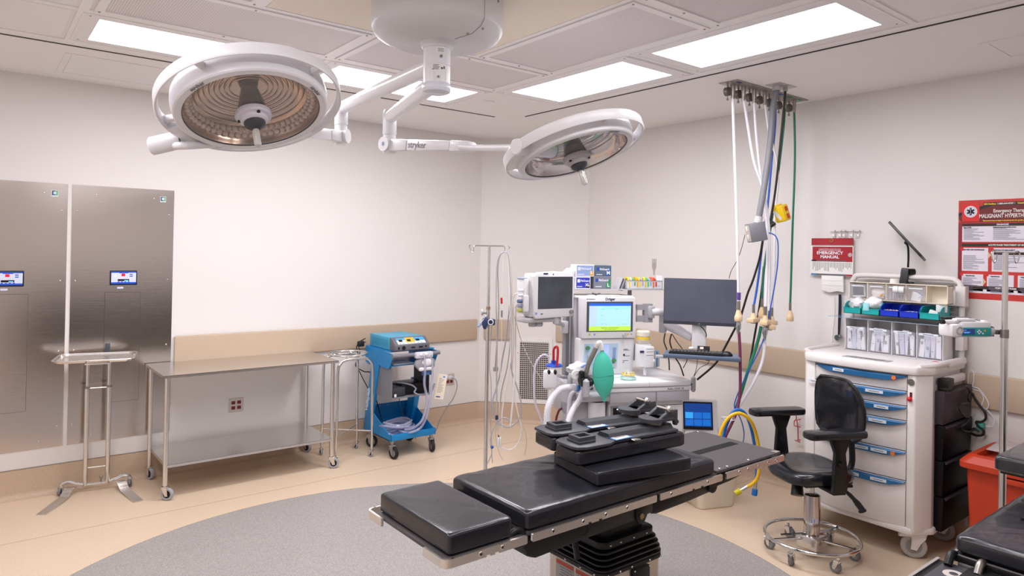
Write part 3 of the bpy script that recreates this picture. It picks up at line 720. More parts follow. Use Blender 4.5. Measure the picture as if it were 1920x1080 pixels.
# coils of cable in the compartment
CABLE = M('cable_lilac', '#8b8c99', .45)
tag(MB().tube([(2.86, 5.42, .62), (2.85, 5.36, .60), (2.90, 5.30, .615), (3.0, 5.2, .60), (3.03, 5.15, .57), (3.0, 5.12, .545), (3.06, 5.1, .52), (3.15, 5.1, .535), (3.2, 5.12, .60)], .007, 8, sm=6).build('grey_cable', CABLE),
    'grey looped cable hanging out of the blue cart compartment', 'cable')
# ------------------------------------------------------------------ electrosurgical generator
t = thing('electrosurgical_generator', 'blue electrosurgical generator with a grey control front on the blue cart', 'medical device', (2.98, 5.37, .903)); T0 = TT(t)
gx0, gx1 = 2.815, 3.145
MB(T0).prism([(5.60, .905), (5.23, .905), (5.23, 1.012), (5.60, 1.012)], gx0, gx1, B=yz, b=.003).build('housing', CBLUE2, t)
for i in range(22): MB(T0).bx(gx0-.0006, gx0+.001, 5.27+i*.0135, 5.275+i*.0135, .93, .99).build('vent_slot', M('vent_blue', '#2a7fa6', .5), t)
fp = MB(T0).prism([(5.232, .903), (5.14, .903), (5.128, .912), (5.128, .955), (5.205, 1.014), (5.232, 1.014)], gx0-.002, gx1+.002, B=yz, b=.004).build('front_panel', M('generator_grey', '#66666f', .45), t)
ud = Vector((0, 5.205-5.128, 1.014-.955)).normalized(); nn = Vector((0, -ud.z, ud.y))
def slp(x, s): return Vector((x, 5.128, .955))+ud*s+nn*.0008
def slbox(x0, x1, s0, s1, m, nm, h=.0012):
    c = T0 @ ((slp(x0, s0)+slp(x1, s1))/2)
    MB().box(c, (x1-x0, s1-s0, h), 0, rot=Matrix((Vector((1, 0, 0)), ud, nn)).transposed()).build(nm, m, fp)
slbox(gx0+.03, gx1-.03, .012, .085, M('panel_white', '#dfe6ea', .4), 'control_face')
slbox(gx0+.03, gx0+.115, .06, .085, M('panel_blue', '#4fa3d8', .4), 'panel_band', .002)
slbox(gx0+.115, gx0+.2, .03, .087, M('panel_yellow', '#e3b53a', .4), 'panel_band', .002)
slbox(gx0+.2, gx1-.03, .045, .085, M('panel_blue'), 'panel_band', .002)
for x in (.05, .13, .215): slbox(gx0+x, gx0+x+.035, .04, .065, BLACK, 'digit_window', .003)
for x in (.045, .075, .12, .15, .18, .22, .25): slbox(gx0+x, gx0+x+.014, .016, .024, M('panel_yellow') if .1 < x < .2 else M('button_grey', '#8fa0b5', .5), 'button', .003)
fx = lambda x, z, w, hh, m, nm: MB(T0).bx(gx0+x-w/2, gx0+x+w/2, 5.1265, 5.128, .903+z-hh/2, .903+z+hh/2, .0005, 1).build(nm, m, fp)
fx(.03, .028, .014, .02, BLACK, 'power_switch')
MB(T0).cyl((gx0+.078, 5.128, .931), (gx0+.078, 5.1262, .931), .017, n=20).build('socket', BLACK, fp)
fx(.168, .028, .04, .013, BLACK, 'socket'); fx(.245, .028, .04, .013, BLACK, 'socket'); fx(.295, .03, .018, .014, BLACK, 'socket')
text('VALLEYLAB', .012, M('pale_blue_print', '#9cc4d6', .5), t, (.02, -.13, .1095), (1, 0, 0), (0, 1, 0), bold=.0003)
# smoke-evacuator pedal hanging on the handle
t = thing('hand_control_unit', 'grey and white curved hand unit hooked over the cart handle', 'medical device', (3.09, 5.11, .74)); T0 = TT(t)
MB(T0).prism([(-.085, .02), (-.10, -.02), (-.05, -.075), (.06, -.085), (.10, -.04), (.10, .02), (.05, .045), (-.05, .045)], -.02, .02, (3.08, 5.10, .80), Matrix(((1, 0, 0), (0, 0, -1), (0, 1, 0))), .012).build('shell', M('unit_grey', '#9a9aa3', .4), t)
MB(T0).sph((3.10, 5.078, .80), .055, (1, .25, .62), 20, 12).build('oval_face', WHITE, t)
MB(T0).box((3.08, 5.078, .745), (.13, .03, .03), .012).build('white_lip', WHITE, t)
MB(T0).box((3.085, 5.068, .71), (.10, .02, .035), .008).build('window', M('window_blue', '#3d5f8f', .1, vary=.5, vscale=30), t)
MB(T0).box((3.07, 5.095, .865), (.17, .045, .055), .012).build('hook_bracket', M('bracket_clear', '#d5d7e2', .2), t)
for x in (3.03, 3.08): MB(T0).sph((x, 5.068, .872), .014, n=10, m=8).build('button', WHITE, t)
CLT = M('clear_tube', '#b9bcd8', .1, alpha=.5, coat=.8)
tag(MB().tube([(3.06, 5.07, .86), (3.065, 5.06, .75), (3.06, 5.06, .62), (3.09, 5.06, .50), (3.085, 5.07, .4), (3.05, 5.08, .30), (3.0, 5.14, .235), (2.96, 5.20, .215)], .011, 10, sm=6)
    .tube([(3.13, 5.08, .86), (3.14, 5.065, .74), (3.13, 5.06, .58), (3.115, 5.06, .45), (3.09, 5.07, .33), (3.05, 5.10, .24), (2.97, 5.15, .20), (2.93, 5.25, .20)], .011, 10, sm=6).build('clear_tubing', CLT),
    'pair of clear tubes dropping from the hand unit into the cart tray', 'tubing')
mb = MB()
random.seed(3)
for k in range(7):
    cx, cy, r = 2.96+random.uniform(-.03, .03), 5.32+random.uniform(-.03, .03), .09+random.uniform(-.025, .03)
    mb.tube([(cx+r*1.25*math.cos(a*.5236), cy+r*.95*math.sin(a*.5236), .174+k*.0135+.010*math.sin(a*1.3+k)) for a in range(12)], .0115, 8, sm=3, closed=True)
tag(mb.build('tubing_coil', CLT), 'coil of clear lilac tubing lying in the blue cart tray', 'tubing')
t = thing('instruction_tag', 'cream paper instruction tag hanging at the right side of the blue cart', 'paper tag', (3.27, 5.10, .66), math.radians(-12))
MB(Matrix.Rotation(math.radians(10), 4, 'Y')).box((.0, 0, -.09), (.085, .002, .22)).build('card', M('tag_paper', '#efe4d3', .7), t)
mb = MB(Matrix.Rotation(math.radians(10), 4, 'Y'))
for i in range(12): mb.bx(-.03, -.03+random.uniform(.025, .055), -.0014, -.001, -.02-i*.011, -.0175-i*.011)
tag(mb.build('fine_print', PRINT, t), kind='stuff')
m = Matrix.Rotation(math.radians(10), 4, 'Y')
MB(m).bx(.005, .022, -.0016, -.001, -.012, .004).build('blue_square', M('panel_blue'), t)
MB(m).bx(-.03, .01, -.0016, -.001, -.185, -.175).build('blue_word', BLUEP, t)
# cords at the back left of the cart
tag(MB().tube([(2.80, 5.66, .96), (2.74, 5.66, .93), (2.72, 5.67, .88), (2.74, 5.67, .80), (2.72, 5.68, .72), (2.80, 5.68, .66), (2.86, 5.66, .64), (2.88, 5.64, .5), (2.9, 5.55, .3), (2.93, 5.5, .17)], .005, 8, sm=6)
    .tube([(2.80, 5.65, .93), (2.735, 5.66, .90), (2.76, 5.68, .84), (2.73, 5.68, .74), (2.78, 5.68, .62), (2.84, 5.66, .50)], .004, 8, sm=6).build('black_cable_loop', BRUB),
    'black cables looping behind the top left of the blue cart', 'cable')
tag(MB().box((2.755, 5.66, .915), (.06, .04, .05), .01).build('cord_connector', BRUB), 'black cord connector block behind the blue generator', 'connector')
# ================================================================== operating table
TBLK = M('table_black', '#141316', .42); ALU = M('rail_steel', '#e8e4e0', .36, 1., bump=.03, bscale=250, stretch=(1, 12, 12))
BOARD = M('table_board', '#4f4b4d', .5, bump=.02, bscale=500)
def soft_box(mb, x0, x1, y0, y1, z0, z1, r=.014, sag=.004, nx=12, ny=6, crease=0., seed=1):
    """upholstered block: rounded edges, slight crown and creases on the top"""
    rnd = random.Random(seed); L_ = []
    hx, hy, cx, cy = (x1-x0)/2, (y1-y0)/2, (x0+x1)/2, (y0+y1)/2
    n = 6; prof = [(r*.5, z0), (0, z0+r*.5)]; prof += [(0, z1-r)]
    prof += [(r*(1-math.cos(a)), z1-r+r*math.sin(a)) for a in (PI*i/2/4 for i in range(1, 5))]
    def loop(ins, z):
        P = [(cx+x, cy+y) for x, y in rrect(hx-ins, hy-ins, max(.004, r*1.1-ins*.5), 4)]
        # resample sides
        out = []
        for i in range(len(P)):
            a, b = Vector(P[i]), Vector(P[(i+1) % len(P)]); k = max(1, int((b-a).length/.035))
            for j in range(k): out.append(tuple(a+(b-a)*j/k))
        return out
    base = loop(0, 0); N_ = len(base)
    for ins, z in prof:
        sx, sy = (hx-ins)/hx, (hy-ins)/hy
        L_.append(([(cx+(x-cx)*sx, cy+(y-cy)*sy) for x, y in base], z))
    for f in (.93, .86, .72, .55, .36, .16):
        L_.append(([(cx+(x-cx)*f*(hx-r)/hx, cy+(y-cy)*f*(hy-r)/hy) for x, y in base], z1+sag*(1-f*f)))
    V = []; Fc = []
    for P, z in L_:
        for x, y in P:
            w = crease*(math.sin(x*41+seed)*math.sin(y*37+seed*2)+.6*math.sin(x*83+y*71+seed))
            V.append((x, y, z+(w if z > z1-r*.6 else 0)))
    for j in range(len(L_)-1):
        for i in range(N_): Fc.append([j*N_+i, j*N_+(i+1) % N_, (j+1)*N_+(i+1) % N_, (j+1)*N_+i])
    Fc.append([(len(L_)-1)*N_+i for i in range(N_)]); Fc.append([i for i in range(N_)][::-1])
    return mb.add(V, Fc)
t = thing('operating_table', 'long black operating table with steel side rails in the middle of the room', 'operating table', (2.18, 2.09, 0)); T0 = TT(t)
YN, YF = 1.838, 2.388
def rail(x0, x1, y, t_, bolts, notches=()):
    s = -1 if y < 2 else 1
    ya, yb_ = (y, y+.0095) if s < 0 else (y-.0095, y)
    r = MB(T0)
    z0, z1 = .752, .781
    cuts = sorted(notches); pts = [(x0, z0+.004), (x0, z1-.004), (x0+.004, z1), (x1-.004, z1), (x1, z1-.004), (x1, z0+.004), (x1-.004, z0)]
    for c in sorted(notches, reverse=True): pts += [(c+.008, z0), (c+.008, z0+.006), (c-.008, z0+.006), (c-.008, z0)]
    pts += [(x0+.004, z0)]
    r.prism(pts, -yb_, -ya, B=Matrix(((1, 0, 0), (0, 0, -1), (0, 1, 0))))
    ro = r.build('side_rail', ALU, t_)
    for b in bolts:
        p = Vector((b, ya if s < 0 else yb_, (z0+z1)/2)); d = Vector((0, s, 0))
        q = MB(T0).lathe([(.0, .0003), (.004, .0003), (.0045, .0016), (.0085, .0012), (.0095, -.0005)], p, d, 20).build('bolt', STEEL, ro)
        MB(T0).cyl(p, p+d*.0008, .0038, n=6).build('bolt_socket', BLACK, ro)
    # spacers to the frame
    for b in bolts: MB(T0).cyl((b, y-s*.009, .767), (b, y-s*.05, .767), .009, n=10).build('rail_spacer', TBLK, ro)
    return ro
for y in (YN, YF):
    rail(1.225, 1.54, y, t, (1.34, 1.43), (1.372, 1.408)); rail(1.5625, 2.228, y, t, (1.66, 1.81, 1.93, 2.05), (1.845, 1.90))
    rail(2.248, 2.68, y, t, (2.32, 2.57), (2.47, 2.53)); rail(2.71, 3.195, y, t, (2.81, 2.88, 2.965, 3.05, 3.12)[::1], (2.905, 2.945))
# the head section rails turn round the corners
for y, s, yl in ((YN, 1, 1.97), (YF, -1, 2.265)):
    P = [(1.235, y+s*.0048), (1.222, y+s*.0052), (1.210, y+s*.010), (1.2035, y+s*.022), (1.2025, y+s*.035), (1.2025, yl)]
    V = []; P = [tuple(v)[:2] for v in catmull([(a, b, 0) for a, b in P], 4)]
    for i, (a, b) in enumerate(P):
        d = (Vector(P[min(i+1, len(P)-1)])-Vector(P[max(i-1, 0)])).normalized(); n_ = Vector((d.y, -d.x))*.0048
        V += [(a+n_.x, b+n_.y, .752), (a+n_.x, b+n_.y, .781), (a-n_.x, b-n_.y, .781), (a-n_.x, b-n_.y, .752)]
    Fc = []
    for i in range(len(P)-1):
        for j in range(4): Fc.append([i*4+j, i*4+(j+1) % 4, i*4+4+(j+1) % 4, i*4+4+j])
    Fc += [[0, 1, 2, 3], [len(V)-4+j for j in range(4)]]
    MB(T0).add(V, Fc).build('rail_end', ALU, t)
# head section
soft_box(MB(T0), 1.226, 1.488, 1.856, 2.335, .782, .852, .012, .003, crease=.0006, seed=2).build('head_cushion', VINYL, t, label='square black head cushion')
MB(T0).bx(1.212, 1.53, 1.852, 2.345, .766, .779, .003).build('head_board', M('head_board_grey', '#4a4547', .4), t)
MB(T0).bx(1.25, 1.55, 1.95, 2.25, .735, .766, .008).build('head_bracket', TBLK, t)
for y in (1.875, 2.32):
    MB(T0).tube([(1.49, y, .775), (1.51, y, .79), (1.545, y, .785), (1.56, y, .765)], .012, 12, sm=4).build('head_hinge', TBLK, t)
MB(T0).sph((1.235, 2.325, .781), .006, n=10, m=6).build('pad_stud', CHROME, t)
# body section
mc = soft_box(MB(T0), 1.546, 2.645, 1.85, 2.335, .786, .856, .02, .004, crease=.0011, seed=5)
mc.build('body_cushion', VINYL, t, label='long black body cushion')
MB(T0).bx(1.552, 2.66, 1.853, 2.345, .770, .785, .003).build('body_board', M('head_board_grey'), t)
Bxz = Matrix(((1, 0, 0), (0, 0, -1), (0, 1, 0)))
MB(T0).prism([(1.548, .77), (1.548, .725), (1.56, .692), (1.60, .675), (1.80, .682), (2.12, .69), (2.236, .70), (2.236, .77)], -2.31, -1.862, B=Bxz, b=.01).build('body_frame', TBLK, t)
MB(T0).prism([(2.25, .77), (2.235, .69), (2.27, .682), (2.50, .69), (2.66, .70), (2.69, .73), (2.69, .77)], -2.30, -1.872, B=Bxz, b=.008).build('leg_frame', TBLK, t)
MB(T0).cyl((2.645, 1.862, .727), (2.645, 1.90, .727), .03, n=28).build('hinge_disc', TBLK, t)
MB(T0).cyl((2.155, 1.852, .705), (2.155, 1.87, .705), .012, n=20).build('hinge_cap', M('cap_bronze', '#a08a6c', .35, .8), t)
MB(T0).prism([(2.125, .76), (2.125, .70), (2.14, .675), (2.17, .672), (2.19, .70), (2.19, .76)], -1.87, -1.855, B=Bxz, b=.003).build('hinge_plate', TBLK, t)
MB(T0).torus((1.835, 1.862, .728), .026, .003, (0, 1, 0), 28, 6).build('frame_boss', TBLK, t)
MB(T0).prism([(2.70, .775), (2.70, .71), (2.80, .715), (3.13, .757), (3.18, .775)], -2.29, -1.88, B=Bxz, b=.006).build('foot_frame', TBLK, t)
bo = MB(T0).bx(2.655, 3.183, 1.852, 2.345, .782, .796, .003).build('foot_board', BOARD, t, label='bare dark grey board of the foot section')
MB(T0).bx(2.80, 3.13, 2.055, 2.105, .796, .7967).build('board_inlay', M('inlay_black', '#0b0b0e', .85), bo)
MB(T0).bx(3.14, 3.18, 1.853, 1.883, .796, .7985, .001).build('corner_plate', STEEL, bo)
for x, y in ((2.70, 1.87), (2.76, 1.87), (2.93, 1.87), (3.16, 2.33), (2.75, 2.33)): MB(T0).sph((x, y, .796), .007, (1, 1, .4), 10, 6).build('screw', CHROME, bo)
MB(T0).bx(3.02, 3.05, 1.87, 1.885, .735, .752).build('rail_stop', TBLK, t)
# pedestal
PCX, PCY = 2.18, 2.085
def ploop(gx, gy, r=.05): return [(a+PCX, b+PCY) for a, b in rrect(gx, gy, r, 6)]
MB(T0).prism(ploop(.187, .172), .03, .478).build('pedestal', M('pedestal_steel', '#c8bcae', .3, 1., bump=.04, bscale=150, stretch=(1, 1, 15)), t)
MB(T0).prism(ploop(.42, .24), 0, .05, b=.01).build('pedestal_foot', M('foot_grey', '#77777a', .5), t)
bl = MB(T0); zs = []
for i in range(4):
    z = .487+i*.020; g = (.0, .004, .010, .018)[i]; zs += [(.016+g, z), (g, z+.005), (g, z+.012), (.016+g, z+.017)]
loops(bl, [([(PCX+(x-PCX)*(1-g/.2), PCY+(y-PCY)*(1-g/.18)) for x, y in ploop(.195, .178)], z) for g, z in zs])
bl.build('bellows', M('bellows_black', '#0d0d10', .28), t)
MB(T0).prism(ploop(.194, .178), .47, .488, b=.003).build('bellows_flange', TBLK, t)
MB(T0).prism(ploop(.165, .15, .04), .566, .596, b=.004).build('saddle', TBLK, t)
MB(T0).prism(ploop(.13, .12, .04), .594, .64, b=.004).build('saddle_top', TBLK, t)
MB(T0).prism(ploop(.10, .10, .03), .638, .70).build('saddle_neck', TBLK, t)
for x in (2.02, 2.09, 2.16, 2.27, 2.34): MB(T0).sph((x, PCY-.179, .479), .005, n=8, m=6).build('screw', CHROME, t)
for y in (1.95, 2.03, 2.12): MB(T0).sph((PCX-.1945, y, .479), .005, n=8, m=6).build('screw', CHROME, t)
for x in (2.06, 2.12, 2.2, 2.28): MB(T0).sph((x, PCY-.151, .581), .005, n=8, m=6).build('screw', CHROME, t)
yf = PCY-.1725
sw = MB(T0).bx(2.165, 2.265, yf-.014, yf, .385, .465, .004).build('socket_panel', TBLK, t)
for x in (2.17, 2.26):
    for z in (.39, .46): MB(T0).sph((x, yf-.014, z), .0035, n=8, m=6).build('screw', CHROME, sw)
MB(T0).bx(2.172, 2.236, yf-.0155, yf-.014, .365, .40).build('warning_sticker', BLACK, sw)
MB(T0).bx(2.173, 2.182, yf-.016, yf-.0155, .367, .398).build('red_mark', RED, sw)
for k in range(3): MB(T0).bx(2.187+k*.016, 2.197+k*.016, yf-.016, yf-.0155, .374, .392).build('white_mark', M('mark_grey', '#9a9a9e', .6), sw)
MB(T0).bx(2.205, 2.335, yf-.0015, yf, .315, .352).build('blue_nameplate', M('nameplate_blue', '#1f62a4', .4), t)
text('Amsco 3085 SP', .019, M('nameplate_white', '#c4d6e8', .5), t, T0 @ Vector((2.27, yf-.002, .3335)), (1, 0, 0), (0, 0, 1), bold=.0003)
xl_ = PCX-.1872
for y0 in (1.955, 2.075):
    MB(T0).bx(xl_-.001, xl_, y0, y0+.11, .31, .462).build('notice_sticker', M('notice_grey', '#a8a5a4', .6), t)
    MB(T0).bx(xl_-.0015, xl_-.001, y0+.002, y0+.108, .443, .459).build('notice_band', M('notice_red', '#b8503f', .6), t)
    mb = MB(T0)
    for k in range(11): mb.bx(xl_-.0014, xl_-.001, y0+.008, y0+.008+random.uniform(.06, .095), .433-k*.011, .4365-k*.011)
    tag(mb.build('fine_print', M('print_mid', '#77747a', .6), t), kind='stuff')
MB(T0).tube([(1.90, 1.99, .66), (1.90, 1.97, .60), (1.905, 1.965, .56)], .012, 8, sm=3).build('release_lever', TBLK, t)
# ------------------------------------------------------------------ loose cushion and two arm boards stacked on the table
def LF(x, y, z, a): return Matrix.Translation((x, y, z)) @ Matrix.Rotation(math.radians(a), 4, 'Z')
t = thing('flat_cushion', 'flat black cushion lying askew on the operating table, under the arm boards', 'cushion', (1.927, 1.885, .858), math.radians(-10.5))
soft_box(MB(), 0, .48, 0, .33, .0035, .054, .008, .002, crease=0., seed=9).build('pad', VINYL, t)
MB().tube([(.004, .002, .052), (.12, .001, .055), (.25, .0, .054), (.478, .002, .053)], .0022, 6, sm=4).build('seam_piping', M('vinyl_seam', '#2a2a32', .3), t)
ABRD = M('armboard_grey', '#43444b', .42)
def arm_board(x, y, z, ang, label):
    t = thing('arm_board', label, 'arm board', (x, y, z), math.radians(ang), group='arm boards stacked upside down')
    soft_box(MB(), 0, .615, 0, .155, 0, .062, .016, .0, crease=.0012, seed=int(x*100)).build('cushion', VINYL, t)
    MB().prism([(-.012, .03), (.0, .004), (.04, -.012), (.16, -.012), (.2, .008), (.575, .008), (.575, .150), (.19, .150), (.03, .158), (-.012, .135)], .0645, .077, b=.003).build('board', ABRD, t)
    # long raised channel
    B = Matrix(((0, 0, 1), (1, 0, 0), (0, 1, 0)))
    MB().prism([(.035, .077), (.05, .094), (.105, .094), (.12, .077)], .20, .57, B=B).build('channel', M('channel_black', '#333438', .4), t)
    # end socket
    s = MB().prism([(.03, .03), (.115, .03), (.125, .04), (.125, .105), (.115, .115), (.03, .115)], .077, .086, b=.003).build('end_socket', ABRD, t)
    MB().plate(.035, .12, .036, .109, .0835, .101, (.05, .106, .051, .094)).build('socket_frame', ABRD, t)
    MB().bx(.0505, .1055, .0515, .0935, .086, .0865).build('socket_opening', M('deep_black', '#050506', .9), s)
    MB(Matrix.Rotation(math.radians(4), 4, 'Z')).bx(.20, .30, -.014, .045, .0785, .0795).build('barcode_sticker', M('sticker_blue_edge', '#5f8fd0', .5), t)
    MB(Matrix.Rotation(math.radians(4), 4, 'Z')).bx(.21, .287, -.008, .04, .0795, .0805).build('sticker_paper', PAPER, t)
    mb = MB(Matrix.Rotation(math.radians(4), 4, 'Z'))
    for i in range(14): mb.bx(.216+i*.0048, .218+i*.0048, .006, .030, .0805, .081)
    tag(mb.build('barcode', PRINT, t), kind='stuff')
    MB().box((.30, -.006, .072), (.04, .03, .006), .002).build('lever_tip', CHROME, t)
    # clamp
    MB().cyl((.50, .08, .077), (.50, .08, .108), .032, n=28).build('pivot_stem', DSTEEL, t)
    c = MB().cyl((.482, .085, .108), (.482, .085, .124), .056, n=36).box((.535, .085, .116), (.09, .10, .016), .004).build('clamp_disc', ABRD, t)
    for yy in (.045, .12):
        MB().prism([(.49, .122), (.55, .155), (.60, .155), (.60, .085), (.585, .085), (.575, .122)], -yy-.009, -yy+.009, B=Bxz, b=.003).build('clamp_jaw', ABRD, t)
    MB().cyl((.545, .02, .158), (.545, .11, .158), .007, n=12).build('clamp_screw', DSTEEL, t)
    MB().sph((.542, .035, .162), .015, (1, .8, 1), 12, 8).build('clamp_knob', STEEL, t)
    MB().cyl((.6, .04, .10), (.606, .04, .10), .008, n=10).build('clamp_bolt', CHROME, t)
    return t
arm_board(1.908, 1.975, .9165, -5, 'nearer of the two arm boards lying upside down on the flat cushion')
arm_board(1.962, 2.185, .9165, -9, 'farther of the two arm boards lying upside down behind the other')
# ------------------------------------------------------------------ second operating table cut by the right edge of the picture
t = thing('narrow_operating_table', 'black padded operating table cut off at the bottom right corner of the picture', 'operating table', (3.2, .64, 0)); T0 = TT(t)
soft_box(MB(T0), 2.60, 3.34, .37, .885, .79, .852, .022, .004, crease=.0016, seed=3).build('body_cushion', VINYL, t)
soft_box(MB(T0), 3.345, 3.85, .39, .87, .80, .905, .02, .004, crease=.001, seed=4).build('head_cushion', VINYL, t)
MB(T0).bx(2.59, 3.85, .375, .88, .765, .788, .003).build('body_board', TBLK, t)
bo = MB(T0).bx(2.05, 2.585, .38, .905, .742, .757, .003).build('foot_board', M('board2', '#46464d', .5), t)
MB(T0).lathe([(.013, .0015), (.03, .0015), (.031, 0)], (2.50, .85, .757), n=28).build('board_eyelet', M('eyelet', '#c9c2bd', .4), bo)
MB(T0).bx(2.05, 2.60, .925, .935, .728, .757).build('side_rail', ALU, t); MB(T0).bx(2.64, 3.8, .905, .915, .735, .764).build('side_rail', ALU, t)
MB(T0).bx(2.05, 2.60, .905, .925, .732, .75).build('rail_spacer', TBLK, t); MB(T0).bx(2.7, 3.7, .885, .905, .74, .76).build('rail_spacer', TBLK, t)
MB(T0).bx(2.592, 2.598, .40, .87, .745, .79).build('end_rail', ALU, t)
for y in (.80, .885): MB(T0).tube([(2.55, y, .76), (2.575, y, .785), (2.60, y, .785), (2.625, y, .765)], .013, 12, sm=4).build('board_hinge', DSTEEL if y < .85 else TBLK, t)
MB(T0).bx(2.2, 3.7, .42, .84, .68, .765, .02).build('table_frame', TBLK, t)
MB(T0).prism([(3.0+a, .63+b) for a, b in rrect(.18, .16, .04)], .05, .68).build('pedestal', MATS['pedestal_steel'], t)
MB(T0).prism([(3.0+a, .63+b) for a, b in rrect(.45, .25, .05)], 0, .06, b=.01).build('pedestal_foot', MATS['foot_grey'], t)
t = thing('raised_arm_pad', 'thick black padded arm rest raised above the right table, at the right picture edge', 'arm rest', (3.25, .85, .90)); T0 = TT(t)
soft_box(MB(T0), 3.205, 3.75, .74, .955, .935, .995, .016, .003, seed=6).build('pad', VINYL, t)
MB(T0).bx(3.23, 3.74, .76, .94, .922, .936, .003).build('pad_board', TBLK, t)
MB(T0).cyl((3.5, .84, .906), (3.5, .84, .924), .03, n=20).build('post', TBLK, t)
t = thing('restraint_strap', 'black strap with a chrome buckle lying on the right table cushion', 'strap', (3.1, .7, .857)); T0 = TT(t)
MB(T0).prism([(2.93, .79), (2.92, .72), (3.05, .60), (3.13, .60), (3.10, .80)], .858, .861).build('strap_flap', M('strap_black', '#101013', .6), t)
MB(T0).box((2.84, .675, .870), (.05, .035, .018), .004, rot=.6).box((2.87, .70, .876), (.06, .012, .012), .003, rot=.6).build('buckle', CHROME, t)
# ================================================================== anaesthesia machine and what stands on it
MO = Vector((3.98, 3.0, 0)); MA = math.radians(-24)
MU = Vector((math.cos(MA), math.sin(MA), 0)); MV = Vector((-math.sin(MA), math.cos(MA), 0))
def ml(px, py, v):
    p = atp(px, py, MO+MV*v, MV); d = p-MO; return Vector((d.dot(MU), d.dot(MV), p.z))
MW = Matrix.Translation(MO) @ Matrix.Rotation(MA, 4, 'Z')
def mw(u, v, z): return MW @ Vector((u, v, z))
WM = M('machine_white', '#e6e5e8', .35); GM = M('machine_grey', '#b4b3b9', .42); GP = M('post_grey', '#9a999e', .4, .3)
t = thing('anaesthesia_machine', 'white anaesthesia machine with a lit screen and wide worktop behind the operating table', 'anaesthesia machine', MO, MA)
MB().bx(-.78, -.02, .05, .62, .09, .16, .02).build('base', GM, t)
for x, y in ((-.74, .08), (-.06, .08), (-.74, .58), (-.06, .58)): caster(t, x, y, .10, .045, .03, .5, rim=GM)
cab = MB().bx(-.585, -.03, .05, .60, .16, .742, .012).build('cabinet', WM, t)
MB().bx(-.58, -.44, .047, .05, .61, .715, .0005, 1).build('niche_frame', M('niche_grey', '#8d8c90', .4), cab)
MB().bx(-.562, -.50, .045, .047, .62, .703).build('dark_window', M('window_dark', '#241f1e', .15), cab)
MB().bx(-.535, -.52, .0445, .045, .69, .697).build('niche_lamp', M('cyan_lamp', '#bfefff', .3, emit='#bfefff', estr=3), cab)
MB().bx(-.585, -.03, .0485, .05, .738-.03, .738-.027).build('panel_gap', DGREY, cab)
MB().bx(-.60, -.005, .006, .56, .745, .818, .006).build('drawer', GM, t)
MB().bx(-.262, -.259, .004, .0065, .75, .815).build('drawer_gap', DGREY, t)
MB().bx(-.61, -.002, .0, .58, .818, .846, .004).build('worktop_edge', WM, t)
wt = MB().prism([(-.612, -.008), (-.2, -.012), (-.0, -.002), (.01, .015), (.012, .56), (0, .59), (-.60, .59), (-.62, .57), (-.625, .01)], .852, .885, b=.007).build('worktop', WM, t)
MB().bx(-.60, -.01, .002, .56, .845, .853).build('edge_gap', GM, t)
MB().bx(-.322, -.3205, -.0135, -.0, .853, .884).build('worktop_joint', GM, wt)
text('Atlan A350 XL', .0215, M('print_grey', '#6d6c72', .5), t, (-.115, -.0012, .832), (1, 0, 0), (0, 0, 1), bold=.0002)
# left side block of the breathing system
MB().bx(-.83, -.60, .16, .56, .60, .84, .02).build('side_block', GM, t)
MB().bx(-.80, -.585, .02, .20, .755, .795, .01).build('hose_console', GM, t)
MB().bx(-.83, -.70, .12, .4, .16, .74, .02).build('side_column', GM, t)
MB().lathe([(.0, .50), (.058, .50), (.06, .52), (.06, .735), (.056, .745), (0, .745)], (-.665, .09, 0), n=32).build('absorber_canister', M('absorber_white', '#e2e0e3', .3), t)
MB().lathe([(.045, .745), (.052, .765), (0, .765)], (-.665, .09, 0), n=24).build('absorber_cap', BLACK, t)
tag(MB().bx(-.70, -.63, .0285, .0295, .59, .60).bx(-.70, -.66, .0285, .0295, .61, .625).bx(-.645, -.625, .0285, .0295, .605, .625).bx(-.70, -.63, .0285, .0295, .57, .573).build('fine_print', PRINT, t), kind='stuff')
for px, py in ((1099, 729),):
    c = ml(px, py, -.03); mb = MB().tube([c+Vector((0, 0, -.065)), c+Vector((0, 0, -.05)), c, c+Vector((0, 0, .05)), c+Vector((0, 0, .065))], [.008, .022, .023, .022, .008], 18)
    mb.build('grip_handle', GM, t)
c = ml(1069, 713, .12); MB().tube([c+Vector((0, 0, -.07)), c+Vector((0, 0, -.06)), c+Vector((0, 0, .03)), c+Vector((0, 0, .045))], [.01, .018, .018, .008], 16).build('grip_handle', GM, t)
c = ml(1300, 719, .1)
MB().tube([c+Vector((0, 0, -.06)), c+Vector((0, 0, -.05)), c+Vector((0, 0, .04)), c+Vector((0, 0, .052))], [.008, .017, .017, .006], 16).build('side_grip', GM, t)
MB().cyl(c+Vector((-.09, .0, -.02)), c, .008, n=10).build('grip_stalk', BLACK, t)
MB().box(ml(1100, 717, .0)+Vector((0, .03, 0)), (.09, .10, .06), .015).box(ml(1093, 709, .0)+Vector((0, .03, 0)), (.035, .04, .09), .012).sph(ml(1108, 717, -.02), .022).build('valve_block', BLACK, t)
p = ml(1109, 729, -.03); MB().lathe([(.012, 0), (.019, .0), (.019, .05), (.012, .05)], p, (0.1, 1, 0), 20, closed=True).build('open_port', GM, t)
MB().lathe([(0, 0), (.034, 0), (.037, .006), (.037, .03), (0, .035)], ml(1082, 704, .06), (.15, 1, -.1), 28).build('pressure_gauge', WM, t)
p = ml(1081, 703, .055); MB().cyl(p, p+Vector((-.0, -.003, 0)), .031, n=28).build('gauge_face', PAPER, t)
MB().box(p+Vector((.004, -.005, .004)), (.022, .002, .002), rot=Matrix.Rotation(-.5, 3, 'Y')).build('gauge_needle', BLACK, t)
